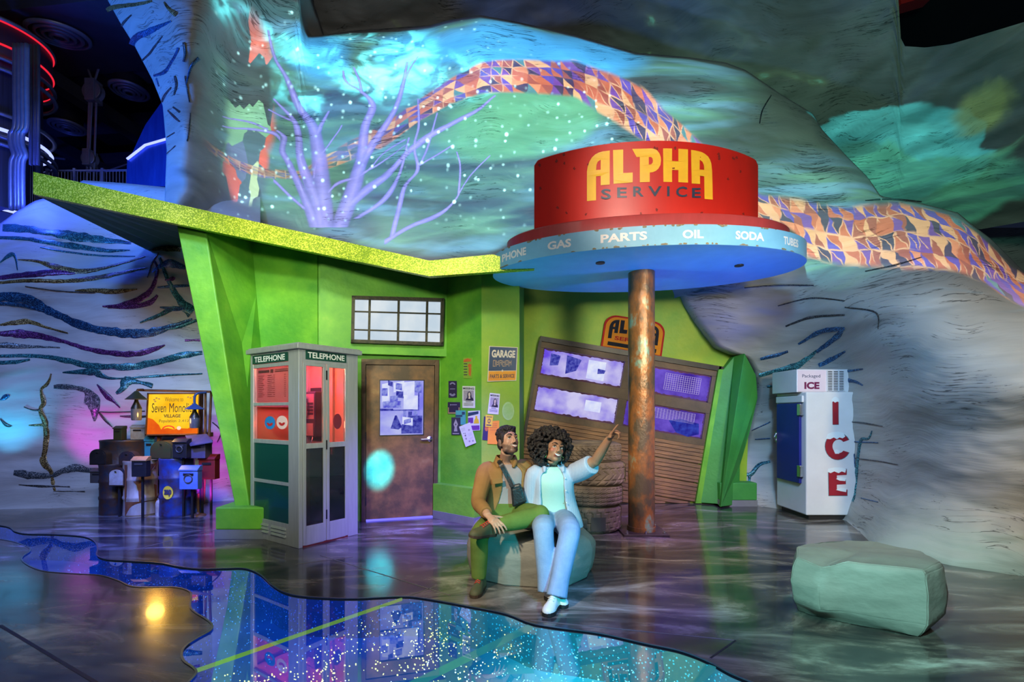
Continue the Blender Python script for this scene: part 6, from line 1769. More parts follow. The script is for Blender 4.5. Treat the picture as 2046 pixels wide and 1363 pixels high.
drum_(422, 385, 640, 7.12, M_DRUMK, 'large black oil drum at the back of the heap')
drum_(305, 215, 858, 6.86, M_DRUMK, 'narrow black drum at the left front of the heap')
bw, bwx, bwr, _ = drum_(550, 262, 826, 6.80, M_DRUMW, 'rust streaked white drum in the middle of the heap')
onbw = lambda a, z: Vector((bwx + bwr * 1.032 * math.sin(a + 0.58), 6.80 - bwr * 1.032 * math.cos(a + 0.58), z))
M_STREAK = mat('rust_streak', (0.26, 0.085, 0.02), 0.7, 0.1, color2=(0.10, 0.03, 0.012), scale=12, stretch=(1, 1, 0.3), bump=0.2)
for pl_ in ([(-0.35, 0.48), (0.30, 0.48), (0.16, 0.44), (0.10, 0.36), (0.07, 0.22), (-0.02, 0.20), (-0.06, 0.34), (-0.16, 0.43)], [(-0.95, 0.70), (-0.72, 0.70), (-0.78, 0.5), (-0.80, 0.25), (-0.92, 0.20), (-0.96, 0.45)], [(0.55, 0.70), (1.1, 0.70), (1.05, 0.62), (0.8, 0.63), (0.62, 0.60)],
            [(0.85, 0.42), (1.1, 0.40), (1.1, 0.22), (0.95, 0.24)], [(-0.9, 0.205), (1.1, 0.205), (1.1, 0.02), (-0.9, 0.02)]):
    g = G(); g.poly2(split_edges(pl_, 0.12), [], onbw); g.build('rust_stain', M_STREAK, bw, weld=False)
zb_t, zx_, zr_, _ = drum_(882, 275, 806, 6.78, M_DRUMB, 'blue oil drum with a yellow badge at the right of the heap')
g = G()
hexf = lambda x, y, l: Vector((zx_ + (zr_ * 1.03 + l) * math.sin(x + 0.55), 6.78 - (zr_ * 1.03 + l) * math.cos(x + 0.55), y))
g.poly2([(-0.56 + 0.36 * math.cos(a), 0.335 + 0.088 * math.sin(a)) for a in [2 * PI * i / 28 for i in range(28)]], [], lambda x, y: hexf(x * 0.85, y, 0.002)); bd = g.build('badge', M_YELP, zb_t, weld=False)
g = G(); text_fn(g, 'zep', lambda x, y: hexf((-0.82 + 0.52 * x) * 0.85, 0.282 + 0.095 * y, 0.005), 0.05); g.build('lettering', M_INK, bd, weld=False)
drum_(1065, 100, 1035, 6.95, M_DRUMB, 'small dark blue drum behind the blue letter box')
# small boxes of junk at the front
for (x0, x1, y0, y1, m_, lb_) in ((415, 545, 1160, 1262, M_RUSTY, 'rusty strongbox on the floor before the white drum'), (745, 880, 1160, 1262, M_DRUMK, 'dark strongbox on the floor before the blue drum')):
    a, c = zy(x0, y1), zy(x1, y0); Yf = FL(*zy(x0, 1272)).y - 0.02; p0, p1 = P(*a, Yf), P(*c, Yf)
    t = thing('strongbox', ((p0.x + p1.x) / 2, Yf, 0), lb_, 'box')
    G().bx(p0.x, p1.x, Yf, Yf + 0.06, 0, p1.z).build('body', m_, t, bevel=0.006)
    g = G(); g.lathe([(0.014, 0), (0.012, 0.014)], ((p0.x + p1.x) / 2 + 0.03, Yf, p1.z * 0.5), (0, -1, 0), 12); g.build('knob', M_CHROME, t)
c0 = P(*zy(717, 1205), 6.72); g = G(); g.lathe([(0.038, 0), (0.042, 0.02), (0.042, 0.17), (0.03, 0.20), (0.018, 0.21), (0.018, 0.235)], (c0.x, 6.72, 0), (0, 0, 1), 18)
tag(g.build('jug', M_BOXW, smooth=True, angle=40), 'small white jug between the white drum and the blue drum', 'jug')


def letterbox(x0, x1, y0, y1, Y, dp, m_, label, style='box', post=True, lid=None, group='letter boxes on the heap', cat='letter box'):
    p0, p1 = P(*zy(x0, y1), Y), P(*zy(x1, y0), Y); w = p1.x - p0.x; h = p1.z - p0.z; cx_ = (p0.x + p1.x) / 2
    t = thing('letter_box', (cx_, Y, p0.z), label, cat, group)
    if style == 'arch':
        n_ = 14; pr = [(p0.x, p0.z), (p1.x, p0.z)] + [(cx_ + w / 2 * math.cos(PI * i / n_), p1.z - w / 2 * 0.8 + w / 2 * 0.8 * math.sin(PI * i / n_)) for i in range(n_ + 1)]
        G().ext([(x, Y, z) for x, z in pr], (0, dp, 0)).build('body', m_, t, smooth=True, angle=40)
        pr2 = [(cx_ + (x - cx_) * 0.86, p0.z + h * 0.06 + (z - p0.z) * 0.86) for x, z in pr]
        G().ext([(x, Y - 0.008, z) for x, z in pr2], (0, 0.008, 0)).build('door', m_ if lid is None else lid, t)
        G().bx(cx_ - 0.012, cx_ + 0.012, Y - 0.022, Y - 0.008, p1.z - h * 0.22, p1.z - h * 0.16).build('pull', M_CHROME, t)
    else:
        zt = p1.z - h * 0.2
        G().bx(p0.x, p1.x, Y, Y + dp, p0.z, zt).build('body', m_, t, bevel=0.006)
        pr = [(Y - 0.012, zt - 0.004), (Y + dp, zt - 0.004), (Y + dp, p1.z), (Y + dp * 0.5, p1.z), (Y - 0.012, zt + h * 0.04)]
        G().ext([(p0.x - 0.006, y, z) for y, z in pr], (w + 0.012, 0, 0)).build('lid', lid or m_, t, bevel=0.003)
        G().bx(cx_ - w * 0.28, cx_ + w * 0.28, Y - 0.008, Y, zt - h * 0.22, zt - h * 0.12).build('slot_plate', M_BOXK if m_ is not M_BOXK else M_BOXGY, t, bevel=0.002)
        if style == 'deco': g = G(); g.ring((cx_, Y - 0.006, p0.z + h * 0.45), (0, 1, 0), w * 0.22, 0.008, 20, 6); g.build('emblem', M_BOXGY, t, smooth=True)
    if post: G().bx(cx_ - 0.012, cx_ + 0.012, Y + dp - 0.03, Y + dp - 0.006, 0.0, p0.z + 0.01).build('post', M_BOXK, t)
    return t


letterbox(85, 235, 715, 860, 6.72, 0.16, M_BOXK, 'black arched letter box at the far left of the heap', 'arch')
letterbox(88, 200, 895, 1025, 6.74, 0.10, M_BOXGY, 'grey box below the black arched letter box')
letterbox(258, 402, 888, 1052, 6.60, 0.07, M_DRUMK, 'pale arched door of a letter box before the narrow black drum', 'arch', lid=M_BOXW)
letterbox(465, 598, 785, 968, 6.48, 0.09, M_BOXK, 'black lock box with a tan lid before the white drum', lid=M_TANW)
letterbox(300, 376, 505, 635, 7.0, 0.1, M_BOXG, 'dark green upright box on top of the black drum', post=True)
letterbox(455, 582, 495, 630, 7.1, 0.08, M_BOXW, 'worn white box on top of the black drum')
letterbox(350, 500, 735, 870, 6.66, 0.1, M_DRUMK, 'dark dented box before the large black drum', 'arch')
letterbox(582, 668, 602, 800, 7.06, 0.06, mat('box_cyan', (0.03, 0.22, 0.42), 0.45, color2=(0.02, 0.15, 0.3), scale=8), 'narrow cyan box beside the glowing welcome sign')
letterbox(636, 842, 640, 808, 6.72, 0.18, M_BOXG, 'wide green letter box under the welcome sign', 'arch')
letterbox(838, 966, 622, 796, 6.56, 0.10, M_BOXK, 'black ornate letter box right of the green one', 'deco')
letterbox(962, 1135, 640, 800, 6.66, 0.16, M_BOXV, 'violet letter box with a wide sloping lid')
pl_ = [P(*zy(x, y), Y_) for x, y, Y_ in ((1000, 690, 6.58), (1205, 655, 6.58), (1150, 585, 6.80), (955, 600, 6.80))]
t = G().ext(pl_, (0, 0, 0.012)).build('sloping_lid', M_BOXV); tag(t, 'sheet metal sloping lid over the violet letter box', 'lid')
letterbox(900, 1066, 868, 1082, 6.46, 0.10, M_BOXBL, 'sky blue letter box with a dark emblem, before the blue drum', 'deco')
letterbox(1075, 1222, 765, 992, 6.72, 0.12, M_BOXR, 'red letter box on a post at the right of the heap')
pb0 = P(*zy(1105, 1225), 6.8); g = G(); g.lathe([(0.10, 0), (0.09, 0.015), (0.03, 0.03), (0.018, 0.05), (0.018, 0.3)], (pb0.x, 6.72, 0), (0, 0, 1), 16)
tag(g.build('post_foot', M_RUSTY, smooth=True, angle=40), 'rusty round foot below the red letter box', 'stand')

# welcome sign: a lit box in a pipe frame with two barn lamps
YS = 6.96
ws = thing('welcome_sign', tuple(P(345, 872, YS)), 'glowing yellow welcome sign above the heap of drums', 'sign')
cw = [P(*zy(x, y), YS) for x, y in ((598, 592), (1085, 584), (1094, 205), (618, 207))]
QW = quad4(*cw); nW = Vector((0, -1, 0))
ex = lambda s0, s1, t0, t1, d0, d1: [p + nW * d0 for p in patch(QW, s0, s1, t0, t1)]
G().ext(cw, (0, 0.07, 0)).build('case', M_RUSTY, ws)
G().ext([p + nW * 0.001 for p in patch(QW, 0.015, 0.985, 0.02, 0.98)], nW * 0.004).build('lit_face', glow('welcome_yellow', (1.0, 0.66, 0.03), 1.05, (0.92, 0.46, 0.01), 3.2), ws)
g = G()
for a in ((0, 1, 0, 0.03), (0, 1, 0.97, 1), (0, 0.022, 0, 1), (0.978, 1, 0, 1)): g.ext(patch(QW, *a), nW * 0.02)
g.build('frame', M_RUSTY, ws)
M_SCRIPT = mat('sign_dark_letters', (0.03, 0.02, 0.01), 0.6, color2=(0.05, 0.03, 0.01), scale=12)
fq = lambda d: (lambda x, y: QW(x, y) + nW * d)
g = G(); g.poly2([(0.02, 0.02), (0.98, 0.02), (0.98, 0.14), (0.86, 0.20), (0.78, 0.15), (0.6, 0.16), (0.52, 0.13), (0.40, 0.17), (0.28, 0.14), (0.24, 0.24), (0.12, 0.38), (0.02, 0.42)], [], fq(0.0055))
g.build('print', glow('welcome_orange', (1.0, 0.17, 0.01), 0.9, (0.85, 0.10, 0.01), 5), ws, weld=False)
g = G()
for (wd, s0, s1, t0, t1, bo) in (('Welcome to', 0.33, 0.68, 0.80, 0.90, -0.008), ('Seven', 0.09, 0.36, 0.54, 0.76, 0.0), ('Monolith', 0.42, 0.90, 0.54, 0.76, 0.0), ('VILLAGE', 0.32, 0.64, 0.415, 0.495, 0.03), ('Population', 0.24, 0.56, 0.28, 0.375, 0.0), ('2,412', 0.60, 0.80, 0.30, 0.365, 0.0)):
    qtext(g, QW, wd, s0, s1, t0, t1, nW, bo, 0.0062)
g.build('lettering', M_SCRIPT, ws, weld=False)
g = G(); K = 16
arcp = [(0.42 + 0.12 * math.cos(PI * i / K), 0.14 + 0.09 * math.sin(PI * i / K)) for i in range(K + 1)] + [(0.42 + 0.095 * math.cos(PI * i / K), 0.14 + 0.065 * math.sin(PI * i / K)) for i in range(K, -1, -1)]
g.poly2(arcp, [], fq(0.0064)); g.build('emblem', M_REDPL, ws, weld=False)
g = G(); g.poly2(disc_pts(0.615, 0.165, 0.04, 0.045), [], fq(0.0066)); g.build('sun_disc', glow('welcome_sun', (1.0, 0.75, 0.55), 1.0), ws, weld=False)
g = G()
for cx_, cy_ in ((0.13, 0.84), (0.17, 0.88), (0.22, 0.86), (0.15, 0.80), (0.77, 0.90), (0.82, 0.88), (0.87, 0.91)): g.poly2(disc_pts(cx_, cy_, 0.022, 0.014, 8), [], fq(0.0066))
g.build('leaf_print', M_TANW, ws, weld=False)
bulb('welcome_glow', tuple(QW(0.5, 0.3) + nW * 0.35), (1.0, 0.55, 0.1), 12, 0.1)
g = G()
g.tube([P(*zy(512, 200), YS - 0.06), P(*zy(520, 180), YS - 0.06), P(*zy(600, 182), YS - 0.02), P(*zy(1185, 195), YS - 0.02), P(*zy(1190, 205), YS + 0.03), P(*zy(1172, 600), YS + 0.03)], 0.017, 8)
g.tube([P(*zy(1138, 200), YS - 0.02), P(*zy(1138, 600), YS - 0.02)], 0.016, 8)
g.tube([P(*zy(1125, 1215), YS + 0.03) , P(*zy(1150, 590), YS + 0.03)], 0.012, 8)
g.bx(cw[0].x - 0.03, cw[1].x + 0.12, YS + 0.07, YS + 0.12, cw[0].z - 0.02, cw[0].z + 0.04)
g.bx(cw[0].x + 0.1, cw[0].x + 0.14, YS + 0.075, YS + 0.115, 0.0, cw[0].z)
g.build('pipe_frame', M_RUSTY, ws, smooth=True, angle=40)
for (sx0, sx1, sy0, sy1, by, m_, lb_, goose) in ((425, 597, 195, 262, 455, M_BOXG, 'green barn lamp hanging left of the welcome sign', False), (958, 1122, 308, 352, 525, mat('lamp_blue_enamel', (0.03, 0.08, 0.30), 0.35, color2=(0.03, 0.06, 0.2), scale=9), 'blue barn lamp hanging before the welcome sign', True)):
    a = P(*zy(sx0, sy1), YS - 0.16); b_ = P(*zy(sx1, sy0), YS - 0.16); cx_ = (a.x + b_.x) / 2; R = (b_.x - a.x) / 2; zt = b_.z; zs = a.z; zl = P(0, zy(0, by)[1], YS - 0.16).z
    t = thing('barn_lamp', (cx_, YS - 0.16, zl), lb_, 'lamp', 'barn lamps on the welcome sign')
    g = G(); g.lathe([(0.018, zt + 0.01), (0.028, zt), (R * 0.45, zt - (zt - zs) * 0.35), (R * 0.9, zs + 0.008), (R, zs), (R * 0.97, zs - 0.006), (R * 0.4, zs + 0.006)], (cx_, YS - 0.16, 0), (0, 0, 1), 28); g.build('shade', m_, t, smooth=True, angle=50)
    zm = zs - (zs - zl) * 0.45
    g = G(); g.lathe([(0.020, zs), (0.024, zs - 0.03), (0.062, zm + 0.01), (0.064, zm)], (cx_, YS - 0.16, 0), (0, 0, 1), 20); g.build('neck', M_BOXK, t, smooth=True, angle=50)
    g = G(); g.lathe([(0.060, zm), (0.062, zm - 0.01), (0.060, zl + 0.012), (0.050, zl)], (cx_, YS - 0.16, 0), (0, 0, 1), 20); g.build('jar', mat('jar_grey', (0.12, 0.14, 0.20), 0.15, 0.4, color2=(0.2, 0.2, 0.26), scale=14), t, smooth=True, angle=50)
    g = G()
    if goose: g.tube([tuple(p) for p in smoothline([(cx_, YS - 0.16, zt - 0.01), (cx_, YS - 0.16, zt + 0.10), (cx_ + 0.03, YS - 0.14, zt + 0.15), (cx_ + 0.09, YS - 0.05, zt + 0.165)], 14)], 0.016, 8)
    else: g.tube([(cx_, YS - 0.16, zt - 0.01), (cx_, YS - 0.13, zt + 0.03), (cx_ + 0.02, YS - 0.06, zt + 0.035)], 0.014, 8)
    g.build('arm', m_ if goose else M_RUSTY, t, smooth=True)


# ================================================================ the dark hall seen through the opening, upper left
M_HALL = mat('hall_black', (0.012, 0.013, 0.02), 0.7, color2=(0.008, 0.009, 0.014), scale=2)
M_HALLB = mat('hall_beam_paint', (0.05, 0.055, 0.08), 0.6, color2=(0.035, 0.04, 0.06), scale=3)
M_PIPE = mat('hall_pipe_paint', (0.30, 0.32, 0.40), 0.4, 0.5, color2=(0.22, 0.24, 0.3), scale=6)
G().bx(-20, 14, 8.6, 20, 9.6, 9.8).build('ceiling', M_HALL); tag(bpy.data.objects['ceiling'], kind='structure')
G().bx(-20, 14, 17.8, 18, 0, 9.6).build('wall_hall_far', M_HALL); tag(bpy.data.objects['wall_hall_far'], kind='structure')
G().bx(-20.2, -20, 6, 18, 0, 9.6).build('wall_hall_side', M_HALL); tag(bpy.data.objects['wall_hall_side'], kind='structure')
G().bx(-20, -8.4, 8.6, 18, 3.1, 3.3).build('floor_upper_deck', M_HALL); tag(bpy.data.objects['floor_upper_deck'], kind='structure')
# broad boxed beam with a round diffuser, and beams crossing beyond
Rb = Matrix.Rotation(math.radians(-7), 3, 'Z') @ Matrix.Rotation(math.radians(9), 3, 'X')
g = G(); g.box((-9.4, 9.65, 8.93), (11.5, 2.1, 0.8), Rb); tag(g.build('ceiling_beam', M_HALLB), kind='structure')
for i, (x, y, z, l, w, a) in enumerate(((-11, 11.2, 8.9, 12, 0.35, -6), (-11, 12.8, 8.8, 12, 0.3, -6), (-12, 14.6, 8.8, 14, 0.3, -6), (-9.6, 12.5, 8.5, 0.3, 9, -6), (-12.2, 12.5, 8.5, 0.25, 9, -6), (-12, 16.4, 7.9, 14, 0.3, -6))):
    g = G(); g.box((x, y, z), (l, w, 0.3), Matrix.Rotation(math.radians(a), 3, 'Z')); tag(g.build('ceiling_beam', M_HALLB), kind='structure')
for (px, py, z, R, tilt, lb_) in ((117, 68, 8.44, 0.46, 9, 'largest round ceiling diffuser, on the broad beam'), (258, 180, 8.5, 0.36, 0, 'round ceiling diffuser nearest the rock arch'), (135, 253, 8.2, 0.35, 0, 'round ceiling diffuser left of the chain hoist')):
    Y = (z - EYE) * FPX / (HY - py); c = P(px, py, Y); R *= 1.05
    ax = Vector((0, math.sin(math.radians(tilt)), -math.cos(math.radians(tilt))))
    t = thing('air_diffuser', tuple(c), lb_, 'vent', 'round ceiling diffusers')
    for k in range(4):
        r = R * (1 - 0.23 * k); g = G(); g.lathe([(r, 0.0), (r * 1.0, 0.03 + 0.012 * k), (r - 0.045, 0.055 + 0.012 * k), (r - 0.06, 0.05), (r - 0.05, 0.0)], c, ax, 40, cap=False); g.build('ring', M_PIPE, t, smooth=True)
    g = G(); g.lathe([(0.08, 0), (0.07, 0.08), (0.0, 0.09)], c, ax, 16); g.build('hub', M_HALL, t)
    if not tilt: g = G(); g.lathe([(R * 0.8, 0.0), (R * 0.8, 9.6 - c.z)], c, (0, 0, 1), 24, cap=False); g.build('duct', M_HALL, t, smooth=True)
# chain hoist
YH = 10.5
h0 = P(187, 128, YH)
t = thing('chain_hoist', tuple(P(180, 330, YH)), 'chain hoist with two pulley blocks hanging in the dark opening', 'hoist')
for pts in (((172, 128), (186, 165)), ((200, 128), (188, 165))): G().tube([P(*p, YH) for p in pts], 0.022, 6).build('sling', M_PIPE, t)
for (px, py, s) in ((187, 184, 0.20), (180, 318, 0.15)):
    c = P(px, py, YH); g = G(); g.lathe([(s * 0.4, -0.09), (s, -0.07), (s * 0.85, 0), (s, 0.07), (s * 0.4, 0.09)], c, (0, 1, 0), 20); g.box(c, (s * 1.0, 0.24, s * 2.3)); g.build('pulley_block', M_PIPE, t, bevel=0.01)
for (a, b_) in (((179, 190), (173, 372)), ((193, 190), (187, 372)), ((184, 190), (178, 318))): G().tube([P(*a, YH), P(*b_, YH)], 0.022, 6).build('chain', M_PIPE, t)
g = G(); g.tube([P(180, 325, YH), P(182, 338, YH), P(178, 345, YH), P(175, 338, YH)], 0.025, 8); g.build('hook', M_PIPE, t, smooth=True)
# railings
M_RAIL = mat('railing_steel', (0.25, 0.27, 0.34), 0.4, 0.6, color2=(0.2, 0.2, 0.28), scale=8)


def railing(p0, p1, h, Y0, Y1, lb_, n=26, posts=4):
    A, B = P(*p0, Y0), P(*p1, Y1); up = Vector((0, 0, h))
    t = thing('railing', tuple(A), lb_, 'railing', 'railings of the upper deck')
    for f in (0.0, 1.0): G().tube([A + up * f, B + up * f], 0.022, 6).build('rail', M_RAIL, t)
    for k in range(posts):
        p = A.lerp(B, k / (posts - 1)); G().bx(p.x - 0.025, p.x + 0.025, p.y - 0.02, p.y + 0.02, p.z - 0.2, p.z + h + 0.04).build('railing_post', M_RAIL, t)
    g = G()
    for k in range(n): p = A.lerp(B, (k + 0.5) / n); g.tube([p, p + up], 0.006, 4)
    g.build('infill_wires', M_RAIL, t)


railing((95, 385), (262, 385), 0.42, 9.6, 9.3, 'low railing right of the pipes, behind the tip of the glitter roof')
railing((-40, 412), (76, 408), 1.05, 8.9, 8.9, 'taller railing below the pipework at the left edge')
# round pipe tower with a red glowing band
YT = 8.9; TX = P(-8, 0, YT).x; TR = P(80, 0, YT).x - TX; zt = lambda py: P(0, py, YT).z
t = thing('pipe_tower', (TX, YT, zt(400)), 'round tower wrapped in pipes with a red band, at the upper left edge', 'tower')
g = G(); g.lathe([(TR * 0.78, zt(430)), (TR * 0.78, zt(150)), (TR * 0.80, zt(80))], (TX, YT, 0), (0, 0, 1), 48); g.build('core', mat('tower_mesh', (0.05, 0.055, 0.10), 0.6, color2=(0.02, 0.02, 0.04), scale=40, stretch=(1, 1, 0.02)), t, smooth=True, angle=40)
M_NRED = glow('red_band_light', (1.0, 0.02, 0.05), 0.9); M_NBLUE = glow('blue_strip_light', (0.30, 0.36, 1.0), 2.0); M_NDIM = glow('blue_edge_light', (0.10, 0.16, 1.0), 1.0)
g = G(); g.lathe([(TR * 0.93, zt(150)), (TR * 0.95, zt(148)), (TR * 0.95, zt(84)), (TR * 0.93, zt(82))], (TX, YT, 0), (0, 0, 1), 64, cap=False); g.build('upper_drum', mat('tower_red_drum', (0.10, 0.03, 0.05), 0.5, color2=(0.06, 0.03, 0.06), scale=30, stretch=(1, 1, 0.02)), t, smooth=True)
for py in (84, 128, 152): g = G(); g.ring((TX, YT, zt(py)), (0, 0, 1), TR * 0.96, 0.018, 72, 6); g.build('red_light_ring', M_NRED, t, smooth=True)
for py, r_ in ((80, 0.97), (155, 0.98), (176, 1.0), (260, 0.98), (305, 1.0), (318, 1.0)): g = G(); g.ring((TX, YT, zt(py)), (0, 0, 1), TR * r_, 0.035, 64, 6); g.build('deck_ring', M_PIPE, t, smooth=True)
g = G(); g.ring((TX, YT, zt(288)), (0, 0, 1), TR * 0.93, 0.03, 64, 6); g.build('blue_light_ring', M_NBLUE, t, smooth=True)
for k, (x0, x1) in enumerate(((30, 22), (38, 32), (46, 38), (54, 46))):
    Yp = YT - TR * 0.98 - 0.05 * k
    pts = smoothline([tuple(P(x0, 88, Yp)), tuple(P(x0, 180, Yp)), tuple(P(x0, 250, Yp)), tuple(P(x1 - 1, 268, Yp)), tuple(P(x1, 290, Yp)), tuple(P(x1 + 6, 310, Yp)), tuple(P(x1, 330, Yp)), tuple(P(x1, 420, Yp))], 40)
    G().tube([tuple(p) for p in pts], 0.035, 8).build('pipe', M_PIPE, t, smooth=True)
for px in (62, 70, 76): G().tube([P(px, 90, YT - 0.3), P(px, 330, YT - 0.3)], 0.03, 8).build('pipe', M_PIPE, t, smooth=True)
# light strips
A, B = P(-30, 408, 8.7), P(44, 427, 8.7)
t = G().tube([A, B], 0.035, 6).build('light_strip', M_NBLUE); tag(t, 'white blue light strip on the deck edge at the far left', 'light')
g = G(); g.ext([A + Vector((0, 0, -0.05)), B + Vector((0, 0, -0.05)), B + Vector((-0.2, 0, -0.5)), A + Vector((0, 0, -0.4))], (0, 0.1, 0)); tag(g.build('deck_edge_board', M_HALLB), 'striped board under the light strip at the far left', 'board')
# blue lit wedge beside the arch
YW = 9.2
t = thing('blue_wedge', tuple(P(290, 372, YW)), 'blue lit metal wedge with a bright strip, beside the rock arch', 'panel')
M_BLUEM = mat('blue_metal', (0.04, 0.10, 0.55), 0.3, 0.7, color2=(0.02, 0.05, 0.35), scale=3, stretch=(3, 1, 0.4))
G().ext([P(x, y, YW) for x, y in ((254, 318), (290, 290), (345, 274), (345, 372), (252, 374))], (0, 0.3, 0)).build('lower_panel', M_BLUEM, t)
G().ext([P(x, y, YW + 0.05) for x, y in ((262, 310), (290, 250), (322, 205), (345, 190), (345, 276), (290, 292))], (0, 0.3, 0)).build('upper_fin', M_BLUEM, t)
G().tube([P(254, 318, YW - 0.03), P(290, 290, YW - 0.03), P(345, 274, YW - 0.03)], 0.022, 6).build('light_strip', M_NBLUE, t)
# ties and pipes crossing the dark
for (a, b_, r) in (((80, 190), (168, 128), 0.02), ((80, 312), (130, 318), 0.025), ((205, 345), (262, 325), 0.02), ((-10, 60), (330, 150), 0.05)):
    o = G().tube([P(*a, 12.5), P(*b_, 12.5)], r, 6).build('tie_rod', M_PIPE); tag(o, kind='structure')
# red beam glimpsed in the gap at the upper right
o = G().ext([P(x, y, 9.2) for x, y in ((1801, 8), (1870, -12), (1880, -30), (1795, -30))], (0, 0.3, 0)).build('ceiling_beam', mat('red_beam', (0.7, 0.02, 0.02), 0.5, color2=(0.6, 0.02, 0.02), scale=4)); tag(o, kind='structure')
spot('hall_blue', (-9.5, 8.0, 3.6), (-10, 10.5, 8.5), (0.05, 0.10, 1.0), 420, 120, 0.9, 0.3)
spot('wedge_blue', (-6.9, 8.4, 3.9), (-6.6, 9.3, 5.4), (0.05, 0.12, 1.0), 60, 100, 0.9, 0.1)
bulb('tower_blue', (-7.6, 7.4, 5.0), (0.04, 0.09, 1.0), 90, 0.2)


# ================================================================ the seated couple
def skinmat(name, c, c2):
    m = mat(name, c, 0.45, color2=c2, scale=9, bump=0.05, bscale=60)
    b = m.node_tree.nodes['Principled BSDF']
    b.inputs['Subsurface Weight'].default_value = 0.12; b.inputs['Subsurface Radius'].default_value = (0.02, 0.008, 0.004); b.inputs['Subsurface Scale'].default_value = 0.3
    nt = m.node_tree; at = nd(nt, 'ShaderNodeAttribute'); at.attribute_name = 'flesh'
    src = b.inputs['Base Color'].links[0].from_socket; mx = nd(nt, 'ShaderNodeMixRGB'); mx.blend_type = 'MIX'
    nt.links.new(at.outputs['Alpha'], mx.inputs[0]); nt.links.new(src, mx.inputs[1]); nt.links.new(at.outputs['Color'], mx.inputs[2]); nt.links.new(mx.outputs[0], b.inputs['Base Color'])
    return m


def settle(o):
    "fix the skin's surface as plain mesh"
    dg = bpy.context.evaluated_depsgraph_get(); me = bpy.data.meshes.new_from_object(o.evaluated_get(dg)); me.name = o.name
    o.modifiers.clear(); o.data = me
    return o


def soften_face(o, H, n=14):
    bm = bmesh.new(); bm.from_mesh(o.data); org = ORG[o.name]; sel = []
    for v in bm.verts:
        l = (v.co + org - H.c) / H.k; x, y, z = l.dot(H.r), l.dot(H.f), l.dot(H.u)
        if abs(x) > 0.1 or abs(z) > 0.135 or abs(y) > 0.14: continue
        if abs(x) < 0.021 and y > 0.080 and -0.042 < z < 0.03: continue
        if abs(x) > 0.066 and -0.045 < z < 0.03 and y < 0.03: continue
        sel.append(v)
    for _ in range(n): bmesh.ops.smooth_vert(bm, verts=sel, factor=0.5, use_axis_x=True, use_axis_y=True, use_axis_z=True)
    bm.to_mesh(o.data); bm.free()


def complexion(o, H, fn):
    me = o.data; at = me.attributes.new('flesh', 'FLOAT_COLOR', 'POINT'); org = ORG[o.name]; buf = []
    for v in me.vertices:
        l = (v.co + org - H.c) / H.k; x, y, z = l.dot(H.r), l.dot(H.f), l.dot(H.u)
        buf.extend(fn(x, y, z) if abs(x) < 0.1 and -0.14 < z < 0.14 and abs(y) < 0.16 else (0, 0, 0, 0))
    at.data.foreach_set('color', buf)


sst = lambda x, a, b_: (lambda t: t * t * (3 - 2 * t))(min(1, max(0, (x - a) / (b_ - a))))


def cloth(name, c, c2, scale=120, bump=0.15, stripe=None):
    m = mat(name, c, 0.85, color2=c2, scale=7, bump=bump, bscale=scale, spec=0.2)
    if stripe:
        nt = m.node_tree; b = nt.nodes['Principled BSDF']; tc = nd(nt, 'ShaderNodeTexCoord')
        wv = nd(nt, 'ShaderNodeTexWave'); wv.inputs['Scale'].default_value = stripe[1]; wv.bands_direction = 'X'; wv.inputs['Distortion'].default_value = 1.2; wv.inputs['Detail Scale'].default_value = 0.6
        nt.links.new(tc.outputs['Object'], wv.inputs[0])
        mx = nd(nt, 'ShaderNodeMixRGB'); r = nd(nt, 'ShaderNodeMath', operation='GREATER_THAN'); r.inputs[1].default_value = 0.5
        src = b.inputs['Base Color'].links[0].from_socket
        nt.links.new(wv.outputs['Fac'], r.inputs[0]); nt.links.new(r.outputs[0], mx.inputs[0]); nt.links.new(src, mx.inputs[1]); mx.inputs[2].default_value = rgb(stripe[0])
        nt.links.new(mx.outputs[0], b.inputs['Base Color'])
    return m


M_SKIN1 = skinmat('skin_olive', (0.56, 0.33, 0.22), (0.48, 0.27, 0.18)); M_SKIN2 = skinmat('skin_brown', (0.44, 0.235, 0.135), (0.37, 0.19, 0.11))
M_HAIR = mat('hair_black', (0.012, 0.010, 0.010), 0.5, color2=(0.025, 0.02, 0.018), scale=60, bump=0.7, bscale=90)
M_BEARD = mat('beard_stubble', (0.07, 0.05, 0.042), 0.8, color2=(0.20, 0.13, 0.10), scale=160, bump=0.4, bscale=200)
M_EYEW = mat('eye_white', (0.85, 0.85, 0.83), 0.15, color2=(0.82, 0.8, 0.78), scale=5); M_IRIS = mat('iris_dark', (0.03, 0.015, 0.01), 0.1, color2=(0.04, 0.02, 0.01), scale=50)
M_TEETH = mat('teeth_white', (0.88, 0.86, 0.82), 0.25, color2=(0.84, 0.82, 0.78), scale=30); M_LIP1 = mat('lip_rose', (0.42, 0.18, 0.14), 0.4, color2=(0.36, 0.15, 0.12), scale=20); M_LIP2 = mat('lip_plum', (0.30, 0.09, 0.075), 0.35, color2=(0.26, 0.08, 0.07), scale=20)
M_JACKET = cloth('tan_overshirt', (0.36, 0.20, 0.07), (0.28, 0.15, 0.05)); M_TEE1 = cloth('grey_tee', (0.42, 0.36, 0.36), (0.36, 0.30, 0.30)); M_CHINO = cloth('olive_chino', (0.15, 0.22, 0.045), (0.105, 0.16, 0.03))
M_STRIPE = cloth('striped_shirt', (0.62, 0.66, 0.76), (0.54, 0.58, 0.70), stripe=((0.36, 0.42, 0.58), 34)); M_TEE2 = cloth('mint_tee', (0.52, 0.72, 0.64), (0.46, 0.66, 0.58)); M_DENIM = cloth('pale_denim', (0.30, 0.42, 0.60), (0.19, 0.29, 0.46))
